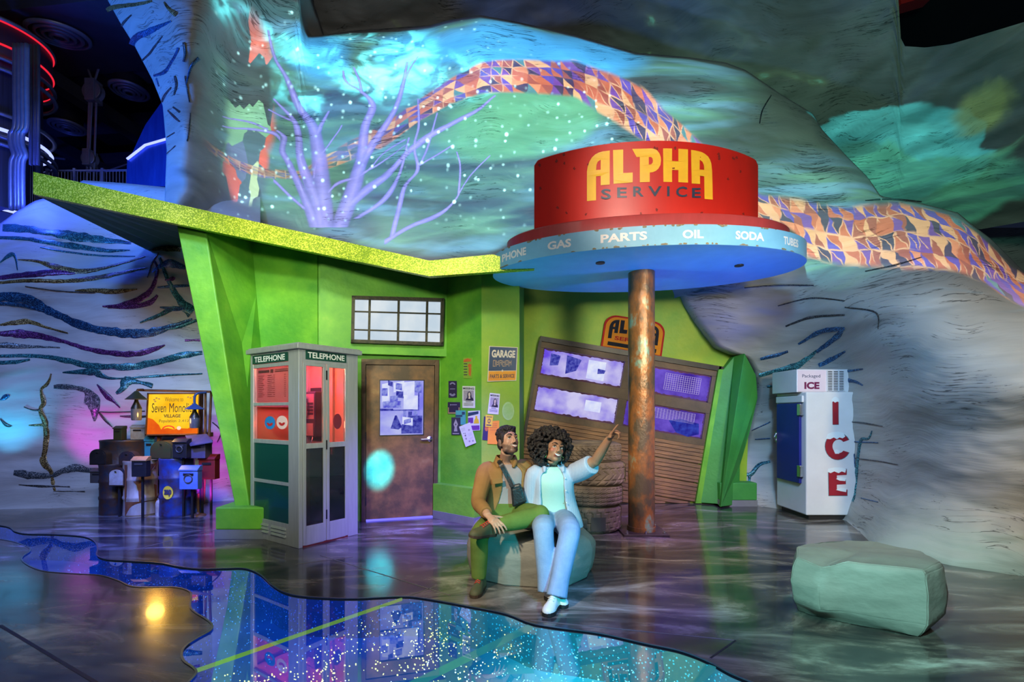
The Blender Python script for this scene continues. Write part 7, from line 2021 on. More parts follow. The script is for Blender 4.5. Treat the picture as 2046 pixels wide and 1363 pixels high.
M_BLKN = mat('black_nylon', (0.012, 0.012, 0.014), 0.4, color2=(0.02, 0.02, 0.022), scale=20, bump=0.2, bscale=50)
M_BOOT = mat('hiking_leather', (0.10, 0.085, 0.035), 0.7, color2=(0.05, 0.09, 0.05), scale=12); M_SOLEB = mat('sole_brown', (0.06, 0.035, 0.02), 0.7, color2=(0.04, 0.025, 0.015), scale=20); M_LACER = mat('red_lace', (0.55, 0.06, 0.03), 0.7, color2=(0.45, 0.05, 0.03), scale=30)
M_SHOEW = mat('white_leather', (0.80, 0.80, 0.74), 0.4, color2=(0.72, 0.72, 0.66), scale=8); M_SOLEK = mat('sole_black', (0.012, 0.012, 0.013), 0.5, color2=(0.02, 0.02, 0.02), scale=20); M_GOLDJ = mat('gold_hoop', (0.8, 0.5, 0.15), 0.25, 1.0, bump=0.02)


def limb(g, pts, rads, n=14, segs=14, asp=None):
    c = smoothline([tuple(p) + (r,) for p, r in zip(pts, rads)], n)
    g.tube([tuple(q[:3]) for q in c], [float(q[3]) for q in c], segs, asp=asp)


def frame_of(f, roll_up=(0, 0, 1), roll=0.0):
    f = Vector(f).normalized(); u = Vector(roll_up); u = (u - f * u.dot(f)).normalized(); r = f.cross(u)
    q = Quaternion(f, roll); return q @ r, f, q @ u


class Head:
    def __init__(self, c, f, roll=0.0, k=1.0):
        self.c = Vector(c); self.r, self.f, self.u = frame_of(f, roll=roll); self.k = k
        self.R = Matrix((self.r, self.f, self.u)).transposed()

    def p(self, x, y, z): return self.c + (self.r * x + self.f * y + self.u * z) * self.k

    def e(self, g, c, r, su=18, sv=12): g.ell(self.p(*c), [q * self.k for q in r], self.R, su, sv)

    def t(self, g, pts, r, segs=8): g.tube([self.p(*p) for p in pts], [q * self.k for q in r] if isinstance(r, (list, tuple)) else r * self.k, segs)

    def skull(self, g, jaw=1.0):
        e = self.e
        e(g, (0, -0.012, 0.035), (0.075, 0.094, 0.086)); e(g, (0, 0.030, -0.028), (0.064 * jaw, 0.062, 0.082)); e(g, (0, 0.060, -0.092), (0.030 * jaw, 0.026, 0.022))
        for s in (-1, 1):
            e(g, (s * 0.037, 0.060, -0.020), (0.026, 0.024, 0.028)); e(g, (s * 0.048 * jaw, 0.020, -0.075), (0.020, 0.035, 0.022)); e(g, (s * 0.077, -0.008, -0.008), (0.010, 0.021, 0.032)); e(g, (s * 0.074, -0.002, -0.034), (0.009, 0.012, 0.012))
            e(g, (s * 0.012, 0.100, -0.030), (0.009, 0.010, 0.008)); e(g, (s * 0.032, 0.078, 0.033), (0.026, 0.014, 0.009))
            e(g, (s * 0.033, 0.066, 0.008), (0.020, 0.016, 0.014))
        self.t(g, [(0, 0.082, 0.030), (0, 0.096, 0.010), (0, 0.108, -0.018), (0, 0.106, -0.030)], [0.008, 0.010, 0.013, 0.010])
        e(g, (0, 0.088, -0.058), (0.028, 0.012, 0.018))

    def face(self, parent, lip, brow_r=0.0055, gaze=(0.15, 0, 0.15)):
        for s in (-1, 1):
            g = G(); self.e(g, (s * 0.032, 0.0745, 0.010), (0.0150, 0.0110, 0.0082), 14, 10); ey = g.build('eye', M_EYEW, parent, smooth=True)
            g = G(); self.e(g, (s * 0.032 + 0.0035 + gaze[0] * 0.01, 0.0832, 0.0108 + gaze[2] * 0.01), (0.0070, 0.0032, 0.0070), 12, 8); g.build('iris', M_IRIS, ey, smooth=True)
            g = G(); self.t(g, [(s * 0.016, 0.080, 0.010), (s * 0.025, 0.0860, 0.0180), (s * 0.036, 0.0850, 0.0190), (s * 0.049, 0.073, 0.011)], [0.0016, 0.0030, 0.0032, 0.0018], 6); g.build('eyelid', M_HAIR, ey, smooth=True)
            g = G(); self.t(g, [(s * 0.014, 0.089, 0.037), (s * 0.025, 0.0905, 0.0425), (s * 0.040, 0.0825, 0.044), (s * 0.053, 0.069, 0.036)], [brow_r, brow_r * 1.1, brow_r, 0.0025], 6); g.build('eyebrow', M_HAIR, parent, smooth=True)
        ys = lambda x: 0.1015 - 9.0 * x * x
        xs_ = [-0.027 + 0.054 * i / 12 for i in range(13)]
        top = [(x, ys(x), -0.0525 + 9 * x * x) for x in xs_]; bot = [(x, ys(x) - 0.001, -0.0665 + 18 * x * x) for x in xs_]
        g = G(); n = len(xs_)
        g.add([self.p(*q) for q in top] + [self.p(*q) for q in bot], [(i, i + 1, n + i + 1, n + i) for i in range(n - 1)]); g.build('teeth', M_TEETH, parent, smooth=True)
        g = G()
        self.t(g, [(x, ys(x) + 0.001, -0.0505 + 9 * x * x) for x in xs_], [0.0012] + [0.0025] * 11 + [0.0012], 6); self.t(g, [(x, ys(x), -0.0690 + 18 * x * x) for x in xs_], [0.0012] + [0.0034] * 11 + [0.0012], 6)
        g.build('lips', lip, parent, smooth=True)


def hand(g, wrist, d, n, s, curls, spread=0.05, k=1.0, thumb=(0.5, 0.5)):
    "palm and five fingers: d along the fingers, n out of the palm, s towards the thumb; curls = bend per finger"
    d = Vector(d).normalized(); n = Vector(n); n = (n - d * n.dot(d)).normalized(); s0 = Vector(s); s = d.cross(n); s = -s if s.dot(s0) < 0 else s
    w = Vector(wrist)
    R = Matrix((s, d, n)).transposed()
    g.tube([w - d * 0.045 * k, w - d * 0.01 * k, w + d * 0.03 * k, w + d * 0.06 * k], [0.029 * k, 0.0275 * k, 0.030 * k, 0.030 * k], 14, asp=(1.0, 0.72), up=s)
    g.ell(w + d * 0.045 * k, (0.040 * k, 0.052 * k, 0.014 * k), R, 16, 10); g.ell(w + d * 0.070 * k, (0.041 * k, 0.022 * k, 0.0125 * k), R, 16, 10)
    g.ell(w + d * 0.035 * k + s * 0.026 * k + n * 0.006 * k, (0.020 * k, 0.032 * k, 0.014 * k), R, 12, 8)
    for off, ln, c, sp, r in ((0.031, 1.0, curls[0], 1.0, 0.0088), (0.011, 1.1, curls[1], 0.3, 0.009), (-0.010, 1.02, curls[2], -0.4, 0.0085), (-0.030, 0.82, curls[3], -1.1, 0.0076)):
        p = w + (d * (0.085 - abs(off) * 0.15) + s * off) * k; pts = [p - d * 0.02 * k, p]; a = c[0] * 0.0
        dd = (d + s * (spread * sp)).normalized(); ang = 0.0
        for seg, cc in zip((0.043, 0.027, 0.021), c):
            ang += cc; v = dd * math.cos(ang) + n * math.sin(ang); p = p + v * (seg * ln * k); pts.append(p)
        g.tube(pts, [r * 1.05 * k, r * 1.1 * k, r * k, r * 0.93 * k, r * 0.72 * k], 10)
        g.ell(pts[-1], (r * 0.72 * k,) * 3, None, 8, 6)
    p = w + (d * 0.022 + s * 0.032 + n * 0.004) * k; v = (d * thumb[0] + s * 0.75 + n * 0.2).normalized(); pts = [p - v * 0.015 * k, p, p + v * 0.038 * k]; v2 = (v + n * thumb[1] + d * 0.35).normalized(); pts.append(pts[-1] + v2 * 0.030 * k)
    g.tube(pts, [0.014 * k, 0.0135 * k, 0.011 * k, 0.0078 * k], 10); g.ell(pts[-1], (0.0078 * k,) * 3, None, 8, 6)


def torso_loft(g, nodes, r, segs=36, span=None, thick=None, pad=0.0, n=18):
    """nodes: (centre, half width, half depth, forward angle); span(t) -> (left gap, right gap) leaves the front open; with
    thick the shell is closed as cloth of that thickness"""
    c = smoothline([tuple(q[0]) + (q[1] + pad, q[2] + pad) for q in nodes], n)
    outer = []; inner = []
    for j, q in enumerate(c):
        ctr = Vector(q[:3]); a, b_ = q[3], q[4]; t = j / (n - 1); ga, gb = span(t) if span else (0, 0)
        ro, ri = [], []
        for i in range(segs + (1 if span else 0)):
            phi = ga + (2 * PI - ga - gb) * i / segs
            cx_, cy_ = math.sin(phi), -math.cos(phi)
            sx_ = math.copysign(abs(cx_) ** 0.85, cx_); sy_ = math.copysign(abs(cy_) ** 0.85, cy_)
            wr = 1 + 0.02 * noise.noise(ctr * 9 + Vector((cx_ * 2, cy_ * 2, 0)))
            v = Vector((sx_ * a * r[0] - sy_ * b_ * r[1], sx_ * a * r[1] + sy_ * b_ * r[0], 0)) * wr
            ro.append(ctr + v)
            if thick: ri.append(ctr + v * (1 - thick / max(0.03, v.length)))
        outer.append(ro); inner.append(ri)
    m_ = len(outer[0]); vs_ = [p for row in outer for p in row]; fs_ = []
    wrap = 0 if span else 1
    for j in range(n - 1):
        for i in range(m_ - 1 + wrap): fs_.append((j * m_ + i, j * m_ + (i + 1) % m_, (j + 1) * m_ + (i + 1) % m_, (j + 1) * m_ + i))
    if not thick:
        fs_.append(tuple(range(m_))); fs_.append(tuple((n - 1) * m_ + i for i in range(m_)))
    else:
        b0 = len(vs_); vs_ += [p for row in inner for p in row]
        for j in range(n - 1):
            for i in range(m_ - 1 + wrap): fs_.append((b0 + j * m_ + i, b0 + (j + 1) * m_ + i, b0 + (j + 1) * m_ + (i + 1) % m_, b0 + j * m_ + (i + 1) % m_))
        for j in (0, n - 1):
            for i in range(m_ - 1 + wrap): fs_.append((j * m_ + i, b0 + j * m_ + i, b0 + j * m_ + (i + 1) % m_, j * m_ + (i + 1) % m_))
        if not wrap:
            for i in (0, m_ - 1):
                for j in range(n - 1): fs_.append((j * m_ + i, (j + 1) * m_ + i, b0 + (j + 1) * m_ + i, b0 + j * m_ + i))
    g.add(vs_, fs_)


def shoe(parent, heel, toe, up, w, m_up, m_sole, m_lace, sole_h, collar, lace_n=4, name='shoe'):
    heel, toe = Vector(heel), Vector(toe); f = toe - heel; L = f.length; r, f, u = frame_of(f, up)
    F = lambda x, y, z: heel + r * x + f * (y * L) + u * z
    prof = [(-0.0, 0.45), (0.04, 0.74), (0.15, 0.84), (0.35, 0.74), (0.55, 0.86), (0.72, 1.0), (0.86, 0.92), (0.96, 0.62), (1.0, 0.25)]
    W = lambda t: lerp_poly(prof, t) * w / 2
    ts = [i / 24 for i in range(25)]
    out = [(W(t), t) for t in ts] + [(-W(t), t) for t in reversed(ts)]
    g = G(); g.ext([F(x, y, 0) for x, y in out], u * sole_h); so = None
    H = [(0, 0.075), (0.08, 0.10), (0.25, 0.105), (0.38, 0.095), (0.5, 0.078), (0.65, 0.058), (0.8, 0.048), (0.93, 0.036), (1.0, 0.012)]
    gu = G(); vs_ = []; fs_ = []; K = 14
    for t in ts:
        h = lerp_poly(H, t)
        for k in range(K + 1):
            a = PI * k / K; vs_.append(F(math.cos(a) * W(t) * 0.97 * (1 - 0.25 * math.sin(a) ** 4), t, sole_h * 0.8 + math.sin(a) ** 0.8 * h))
    m_ = K + 1
    for i in range(len(ts) - 1):
        for k in range(K): fs_.append((i * m_ + k, i * m_ + k + 1, (i + 1) * m_ + k + 1, (i + 1) * m_ + k))
    fs_ += [tuple(range(m_)), tuple((len(ts) - 1) * m_ + k for k in range(m_))]
    gu.add(vs_, fs_)
    gu.tube([F(0, 0.2, 0.05), F(0, 0.19, 0.09), F(0, 0.18, 0.105 + collar)], [w * 0.36, w * 0.40, w * 0.42], 16)
    o = gu.build(name, m_up, parent, smooth=True, angle=60)
    g.build('sole', m_sole, o, bevel=0.004)
    for i in range(lace_n):
        t = 0.34 + 0.26 * i / max(1, lace_n - 1); h = lerp_poly(H, t) + sole_h * 0.8 + 0.002; ww = W(t) * 0.5
        g = G(); g.tube([F(-ww, t - 0.02, h - 0.008), F(0, t, h + 0.003), F(ww, t + 0.02, h - 0.008)], 0.0035, 6); g.tube([F(ww, t - 0.02, h - 0.008), F(0, t, h + 0.004), F(-ww, t + 0.02, h - 0.008)], 0.0035, 6)
        g.build('lace', m_lace, o, smooth=True)
    return o, F


# ---------------------------------------------------------------- man
man = thing('person', (-0.05, 4.2, 0), 'bearded person in tan overshirt and olive trousers, seated with one ankle on the knee', 'person')
hipM = Vector((-0.06, 4.32, 0.50)); shR, shL = P(973, 941, 4.27), P(1050, 938, 4.32)
elR, wrR = P(956, 1003, 4.05), P(976, 1031, 3.80)
elL, wrL = P(1066, 990, 4.42), P(1095, 1015, 4.46)
HM = Head(P(1015, 883, 4.18), (0.52, -0.80, 0.30), roll=math.radians(-4), k=1.0)
kneeR, ankR = Vector((-0.250, 3.86, 0.445)), Vector((-0.262, 3.90, 0.10)); kneeL, ankL = Vector((0.222, 3.93, 0.590)), Vector((-0.125, 3.80, 0.535))
hR, hL = Vector((-0.15, 4.30, 0.49)), Vector((0.03, 4.30, 0.50))
nodesM = [(Vector((-0.06, 4.32, 0.42)), 0.165, 0.125), (Vector((-0.06, 4.32, 0.54)), 0.165, 0.125), (Vector((-0.05, 4.31, 0.66)), 0.150, 0.112), (Vector((-0.052, 4.29, 0.80)), 0.172, 0.118), (Vector((-0.053, 4.28, 0.89)), 0.178, 0.108), (Vector((-0.052, 4.27, 0.935)), 0.13, 0.085), (Vector((-0.052, 4.262, 0.965)), 0.07, 0.062)]
g = G()
torso_loft(g, nodesM, (1, 0), pad=-0.012)
HM.skull(g, 1.06)
limb(g, [(-0.052, 4.265, 0.93), (-0.050, 4.25, 1.0), tuple(HM.p(0, -0.02, -0.07))], [0.062, 0.056, 0.058])
limb(g, [shR, elR], [0.055, 0.042]); limb(g, [elR, (elR * 0.5 + wrR * 0.5), wrR], [0.042, 0.040, 0.027], asp=None)
limb(g, [shL, elL, wrL], [0.055, 0.042, 0.03])
for q_ in (elR, elL): g.ell(q_, (0.043, 0.043, 0.043), None, 14, 10)
hd = (P(1003, 1056, 3.695) - wrR)
hand(g, wrR + hd.normalized() * 0.012, hd, (0.05, 0.5, -0.85), (0.75, -0.2, 0.5), [(0.25, 0.35, 0.3), (0.35, 0.4, 0.3), (0.4, 0.45, 0.35), (0.45, 0.5, 0.4)], spread=0.16, k=1.0, thumb=(0.45, -0.1))
hand(g, wrL, (wrL - elL), (0, -0.3, -1), (0, -1, 0), [(0.3, 0.4, 0.3)] * 4)
for a, b_, c_ in ((hR, kneeR, ankR), (hL, kneeL, ankL)): limb(g, [a, b_], [0.078, 0.055]); limb(g, [b_, b_ * 0.6 + c_ * 0.4, c_], [0.055, 0.050, 0.034])
body = g.build('body', M_SKIN1, man, voxel=0.0042, sm_iter=3, weld=False)
settle(body); soften_face(body, HM)


def fleshM(x, y, z):
    n = noise.noise(Vector((x * 120, y * 120, z * 120))); line = -0.012 - 0.42 * max(0, y)
    bd = sst(line - z + 0.004 * n, -0.002, 0.010) * sst(y, -0.03, -0.005) * sst(z, -0.128, -0.108)
    bd = max(bd, sst(abs(x), 0.052, 0.060) * sst(y, -0.02, -0.008) * (1 - sst(y, 0.018, 0.03)) * (1 - sst(z, 0.015, 0.03)))
    ms = (1 - sst(abs(x), 0.028, 0.036)) * sst(z, -0.053, -0.047) * (1 - sst(z, -0.040, -0.034)) * sst(y, 0.07, 0.08)
    mo = (1 - sst(abs(x) / 0.030, 0.75, 1.0)) * (1 - sst(abs(z + 0.062) / 0.016, 0.7, 1.0)) * sst(y, 0.06, 0.075)
    bd = bd * (1 - mo * 0.95)
    k = min(1, max(bd * 0.80, ms * 0.92)) * (0.86 + 0.2 * n)
    c = (0.085, 0.062, 0.052) if ms < 0.4 else (0.035, 0.026, 0.022)
    return (c[0], c[1], c[2], max(0, min(1, k)))


complexion(body, HM, fleshM)
HM.face(man, M_LIP1, 0.0050)
# moustache and hair
g = G(); HM.t(g, [(-0.028, 0.090, -0.054), (-0.017, 0.1005, -0.0445), (0, 0.1045, -0.042), (0.017, 0.1005, -0.0445), (0.028, 0.090, -0.054)], [0.002, 0.0036, 0.0034, 0.0036, 0.002], 8)
g.build('moustache', M_HAIR, man, smooth=True)
g = G(); HM.e(g, (0, -0.022, 0.050), (0.0815, 0.098, 0.080)); rr_ = random.Random(3)
for s in (-1, 1): HM.e(g, (s * 0.066, -0.008, 0.045), (0.018, 0.048, 0.045)); HM.e(g, (s * 0.070, 0.026, 0.012), (0.010, 0.014, 0.030))
HM.e(g, (0, -0.075, -0.01), (0.062, 0.035, 0.06))
for k in range(150):
    a = rr_.uniform(-PI, PI); e_ = rr_.uniform(0.25, 1.5); r_ = rr_.uniform(0.010, 0.019)
    x, y, z = 0.08 * math.cos(e_) * math.cos(a), 0.096 * math.cos(e_) * math.sin(a) - 0.022, 0.085 * math.sin(e_) + 0.052
    if y > 0.045 and z < 0.085: continue
    HM.e(g, (x, y, z), (r_, r_, r_ * 0.9), 8, 6)
for k in range(36):
    x = rr_.uniform(-0.055, 0.055); HM.e(g, (x, 0.060 + rr_.uniform(-0.02, 0.012) - 6 * x * x, 0.103 + rr_.uniform(-0.008, 0.016)), (0.014, 0.017, 0.014), 8, 6)
g.build('hair', M_HAIR, man, voxel=0.0055, weld=False)
# clothes
g = G(); torso_loft(g, nodesM[:6] + [(Vector((-0.052, 4.262, 0.958)), 0.085, 0.074)], (1, 0), pad=0.002, n=20); g.build('t_shirt', M_TEE1, man, smooth=True, sub=1)
g = G()
nodesJ = [(Vector((-0.065, 4.325, 0.455)), 0.195, 0.145), (Vector((-0.065, 4.32, 0.55)), 0.185, 0.14), (Vector((-0.055, 4.31, 0.67)), 0.172, 0.128), (Vector((-0.054, 4.29, 0.80)), 0.192, 0.134), (Vector((-0.053, 4.28, 0.892)), 0.198, 0.122), (Vector((-0.052, 4.275, 0.942)), 0.150, 0.098), (Vector((-0.052, 4.268, 0.985)), 0.092, 0.084)]
torso_loft(g, nodesJ, (1, 0), span=lambda t: (0.80 - 0.35 * max(0, t - 0.6), 0.62 - 1.15 * min(t, 0.45) + 0.7 * max(0, t - 0.72)), thick=0.018, n=22)
limb(g, [shR + Vector((0.045, 0.01, 0.008)), shR + Vector((-0.01, 0, -0.01)), shR * 0.5 + elR * 0.5 + Vector((-0.01, 0, 0)), elR, elR * 0.45 + wrR * 0.55, elR * 0.2 + wrR * 0.8], [0.075, 0.080, 0.071, 0.062, 0.056, 0.047], 22)
limb(g, [elR * 0.34 + wrR * 0.66, elR * 0.2 + wrR * 0.8], [0.054, 0.051], 6)
limb(g, [shL + Vector((-0.045, 0.01, 0.008)), shL, elL, elL * 0.3 + wrL * 0.7], [0.07, 0.075, 0.06, 0.05], 18)
for s in (-1, 1):
    limb(g, [(-0.052 + s * 0.082, 4.29, 0.985), (-0.052 + s * 0.080, 4.215, 0.975), (-0.052 + s * 0.060, 4.172, 0.935)], [0.016, 0.022, 0.014], 8, 10)
g.build('overshirt', M_JACKET, man, voxel=0.0075, sm_iter=3, weld=False)
g = G(); pk = [P(x, y, 4.125) for x, y in ((983, 957), (1004, 955), (1005, 965), (984, 968))]
g.ext(pk, (0, -0.006, 0)); g.build('pocket_flap', M_JACKET, man, bevel=0.002)
g = G()
torso_loft(g, [(Vector((-0.06, 4.32, 0.40)), 0.178, 0.138), (Vector((-0.06, 4.32, 0.50)), 0.182, 0.142), (Vector((-0.058, 4.315, 0.60)), 0.165, 0.126), (Vector((-0.057, 4.31, 0.625)), 0.162, 0.122)], (1, 0))
limb(g, [hR + Vector((0, 0.03, 0)), hR * 0.5 + kneeR * 0.5, kneeR + Vector((0, 0, 0.006)), kneeR * 0.6 + ankR * 0.4 + Vector((0, -0.012, 0)), kneeR * 0.25 + ankR * 0.75, ankR + Vector((0, 0, 0.0))], [0.095, 0.088, 0.073, 0.069, 0.064, 0.058], 26, 18)
limb(g, [hL + Vector((0, 0.03, 0)), hL * 0.5 + kneeL * 0.5 + Vector((0, 0, 0.01)), kneeL * 0.86 + hL * 0.14, kneeL], [0.098, 0.092, 0.080, 0.066], 20, 18)
limb(g, [kneeL + Vector((0.0, 0.005, -0.004)), kneeL * 0.65 + ankL * 0.35 + Vector((0, 0.01, -0.010)), kneeL * 0.3 + ankL * 0.7 + Vector((0, 0, -0.006)), ankL * 0.92 + kneeL * 0.08], [0.068, 0.074, 0.066, 0.054], 20, 18)
for kk_, r_ in ((kneeL, 0.076), (kneeR, 0.078)): g.ell(kk_, (r_, r_, r_), None, 16, 12)
g.build('trousers', M_CHINO, man, voxel=0.008, sm_iter=4, weld=False)
shoe(man, (-0.236, 3.985, 0.0), (-0.288, 3.715, 0.0), (0, 0, 1), 0.098, M_BOOT, M_SOLEB, M_LACER, 0.028, 0.02, 5)
shoe(man, ankL + Vector((-0.01, 0.03, -0.085)), ankL + Vector((-0.185, -0.165, -0.055)), (-0.10, -0.35, 0.92), 0.095, M_BOOT, M_SOLEB, M_LACER, 0.024, 0.0, 5)
# crossbody bag
bag = thing('crossbody_bag', tuple(P(1031, 1012, 4.12)), 'small black crossbody bag worn on the chest of the man', 'bag')
cb = [P(1020, 972, 4.105), P(1040, 966, 4.105), P(1053, 1004, 4.095), P(1024, 1015, 4.095)]
g = G(); g.ext(cb, (0, 0.05, 0)); g.build('pouch', M_BLKN, bag, bevel=0.016)
c0 = sum(cb, Vector()) / 4
G().ext([c0 + (p - c0) * 0.72 + Vector((0, -0.001, -0.008)) for p in cb], (0, -0.006, 0)).build('front_pocket', M_BLKN, bag, bevel=0.003)
G().tube([cb[0].lerp(cb[3], 0.22) + Vector((0.006, -0.003, 0)), cb[1].lerp(cb[2], 0.22) + Vector((-0.006, -0.003, 0))], 0.003, 6).build('zip', M_DARKM, bag)


def band(g, pts, w, th, out):
    vs_ = []; n = len(pts); pts = [Vector(p) for p in pts]
    for i, p in enumerate(pts):
        t = (pts[min(i + 1, n - 1)] - pts[max(i - 1, 0)]).normalized(); o_ = Vector(out(p)); o_ = (o_ - t * o_.dot(t)).normalized(); s = t.cross(o_)
        vs_ += [p - s * w / 2, p + s * w / 2, p + s * w / 2 + o_ * th, p - s * w / 2 + o_ * th]
    fs_ = [(i * 4 + k, i * 4 + (k + 1) % 4, i * 4 + 4 + (k + 1) % 4, i * 4 + 4 + k) for i in range(n - 1) for k in range(4)] + [(0, 1, 2, 3), tuple((n - 1) * 4 + k for k in range(4))]
    g.add(vs_, fs_)


def collar(parent, m, c, rx, ry, z0, drop, w):
    pts = []
    for i in range(25):
        a = math.radians(-62 + (360 - 2 * 28) * 0 + 304 * i / 24); a2 = a - math.pi / 2 + math.radians(62 + 28)
        pts.append((c[0] + rx * math.cos(a2), c[1] + ry * math.sin(a2), z0 - drop * max(0, -math.sin(a2)) ** 1.5))
    g = G(); band(g, pts, w, 0.006, lambda p: Vector((p.x - c[0], p.y - c[1], 0.035)))
    return g.build('collar', m, parent, smooth=True, angle=50, bevel=0.002)


collar(man, M_JACKET, (-0.052, 4.268), 0.088, 0.084, 1.005, 0.035, 0.052)
outM = lambda p: Vector((p.x + 0.053, p.y - 4.29, 0.1))
sp_ = smoothline([tuple(P(1024, 974, 4.098)), tuple(P(1016, 957, 4.130)), tuple(P(1007, 940, 4.140)), tuple(P(1000, 927, 4.150)), (-0.118, 4.215, 0.990), (-0.135, 4.29, 0.990), (-0.12, 4.39, 0.92), (-0.03, 4.435, 0.78), (0.09, 4.40, 0.67), (0.125, 4.28, 0.62), tuple(P(1050, 996, 4.14))], 44)
g = G(); band(g, [tuple(p) for p in sp_], 0.036, 0.004, outM); g.build('strap', M_BLKN, bag, smooth=True, angle=40)

# ---------------------------------------------------------------- woman
wom = thing('person', (0.35, 4.1, 0), 'person with dark afro, open striped shirt and pale jeans, seated and pointing up', 'person')
HW = Head(P(1107, 899, 4.11), (0.32, -0.90, 0.20), roll=math.radians(-13), k=0.96)
sR, sL = P(1068, 950, 4.18), P(1146, 946, 4.17)
eL, wL = P(1190, 921, 3.99), P(1217, 877, 3.85); eR, wR = P(1060, 1003, 4.22), P(1074, 1040, 4.16)
nodesW = [(Vector((0.35, 4.24, 0.42)), 0.172, 0.125), (Vector((0.35, 4.235, 0.54)), 0.165, 0.125), (Vector((0.348, 4.225, 0.66)), 0.142, 0.118), (Vector((0.346, 4.20, 0.79)), 0.152, 0.130), (Vector((0.345, 4.19, 0.87)), 0.155, 0.105), (Vector((0.345, 4.185, 0.915)), 0.115, 0.08), (Vector((0.345, 4.178, 0.945)), 0.062, 0.058)]
hR2, kR2, aR2 = Vector((0.27, 4.22, 0.49)), Vector((0.235, 3.74, 0.515)), Vector((0.262, 3.66, 0.09))
hL2, kL2, aL2 = Vector((0.43, 4.22, 0.49)), Vector((0.432, 3.72, 0.505)), Vector((0.318, 3.53, 0.10))
g = G(); torso_loft(g, nodesW, (1, 0), pad=-0.012); HW.skull(g, 0.97)
limb(g, [(0.345, 4.185, 0.91), (0.346, 4.17, 0.965), tuple(HW.p(0, -0.02, -0.07))], [0.054, 0.048, 0.052])
limb(g, [sL, sL * 0.5 + eL * 0.5, eL], [0.058, 0.053, 0.042]); limb(g, [eL, eL * 0.6 + wL * 0.4, wL], [0.042, 0.040, 0.028]); g.ell(eL, (0.044, 0.044, 0.044), None, 14, 10)
dW = (P(1236, 851, 3.76) - wL)
hand(g, wL + dW.normalized() * 0.004, dW, (0.55, -0.35, -0.75), (-0.35, -0.9, 0.1), [(0.0, 0.03, 0.05), (1.1, 1.3, 0.8), (1.2, 1.35, 0.8), (1.25, 1.35, 0.8)], spread=0.02, k=0.98, thumb=(0.75, 0.6))
limb(g, [sR, eR, wR], [0.055, 0.042, 0.028]); hand(g, wR, (0.1, -0.6, -0.1), (0, -0.1, -1), (1, 0, 0), [(0.3, 0.3, 0.3)] * 4)
for a, b_, c_ in ((hR2, kR2, aR2), (hL2, kL2, aL2)): limb(g, [a, b_], [0.085, 0.06]); limb(g, [b_, b_ * 0.6 + c_ * 0.4, c_], [0.06, 0.055, 0.034])
bodyW = settle(g.build('body', M_SKIN2, wom, voxel=0.0042, sm_iter=3, weld=False))

soften_face(bodyW, HW)


def fleshW(x, y, z):
    bl = max(0, 1 - math.hypot((abs(x) - 0.045) / 0.024, (z + 0.016) / 0.022)) * sst(y, 0.03, 0.06)
    mo = (1 - sst(abs(x) / 0.032, 0.75, 1.0)) * (1 - sst(abs(z + 0.062) / 0.015, 0.7, 1.0)) * sst(y, 0.06, 0.075)
    sh = max(0, 1 - math.hypot((abs(x) - 0.034) / 0.022, (z - 0.020) / 0.012)) * sst(y, 0.03, 0.06)
    if mo > 0.2: return (0.30, 0.09, 0.075, mo * 0.8)
    if sh > bl: return (0.30, 0.13, 0.075, sh * 0.7)
    return (0.62, 0.14, 0.09, min(0.6, bl))


complexion(bodyW, HW, fleshW)
HW.face(wom, M_LIP2, 0.0045, gaze=(0.2, 0, 0.2))
g = G(); rr_ = random.Random(9)
hc = HW.p(0, 0, 0) + Vector((-0.030, 0.062, 0.028))
g.ell(hc, (0.150, 0.098, 0.140), None, 28, 18)
cnt = 0
while cnt < 1500:
    a = rr_.uniform(0, 2 * PI); z = rr_.uniform(-1.0, 1.0); q = math.sqrt(1 - z * z)
    rad = rr_.uniform(0.84, 1.03)
    v = Vector((0.186 * q * math.cos(a), 0.150 * q * math.sin(a), (0.165 if z > 0 else 0.185) * z)) * rad
    p = hc + v; l = p - HW.c; lx, ly, lz = l.dot(HW.r), l.dot(HW.f), l.dot(HW.u)
    if ly > 0.012 and abs(lx) < 0.086 and -0.16 < lz < 0.084 - 2.5 * lx * lx: continue
    if ly > -0.03 and abs(lx) < 0.066 and lz < -0.06: continue
    if p.z < 0.90: continue
    r_ = rr_.uniform(0.007, 0.0155); g.ell(p, (r_, r_, r_), None, 7, 5); cnt += 1
for k in range(40):
    x = rr_.uniform(-0.07, 0.07); HW.e(g, (x, 0.058 + rr_.uniform(-0.02, 0.012) - 5 * x * x, 0.104 + rr_.uniform(-0.010, 0.02)), (0.013, 0.013, 0.013), 8, 6)
g.build('hair', M_HAIR, wom, voxel=0.0048, weld=False)
for s in (-1, 1): g = G(); g.ring(HW.p(s * 0.082, 0.0, -0.062), HW.r * 0.3 + HW.f, 0.017, 0.0028, 20, 6); g.build('hoop_earring', M_GOLDJ, wom, smooth=True)
g = G(); torso_loft(g, nodesW[:6] + [(Vector((0.345, 4.178, 0.948)), 0.072, 0.066)], (1, 0), pad=0.004, n=20); g.build('t_shirt', M_TEE2, wom, smooth=True, sub=1)
g = G()
nodesS = [(Vector((0.362, 4.20, 0.44)), 0.245, 0.165), (Vector((0.358, 4.21, 0.55)), 0.215, 0.152), (Vector((0.352, 4.215, 0.67)), 0.186, 0.140), (Vector((0.347, 4.20, 0.79)), 0.176, 0.150), (Vector((0.346, 4.19, 0.872)), 0.176, 0.124), (Vector((0.345, 4.185, 0.922)), 0.132, 0.096), (Vector((0.345, 4.18, 0.955)), 0.082, 0.078)]
torso_loft(g, nodesS, (1, 0), span=lambda t: (0.50 - 0.1 * t, 0.42 + 0.22 * math.sin(t * PI)), thick=0.018, n=24)
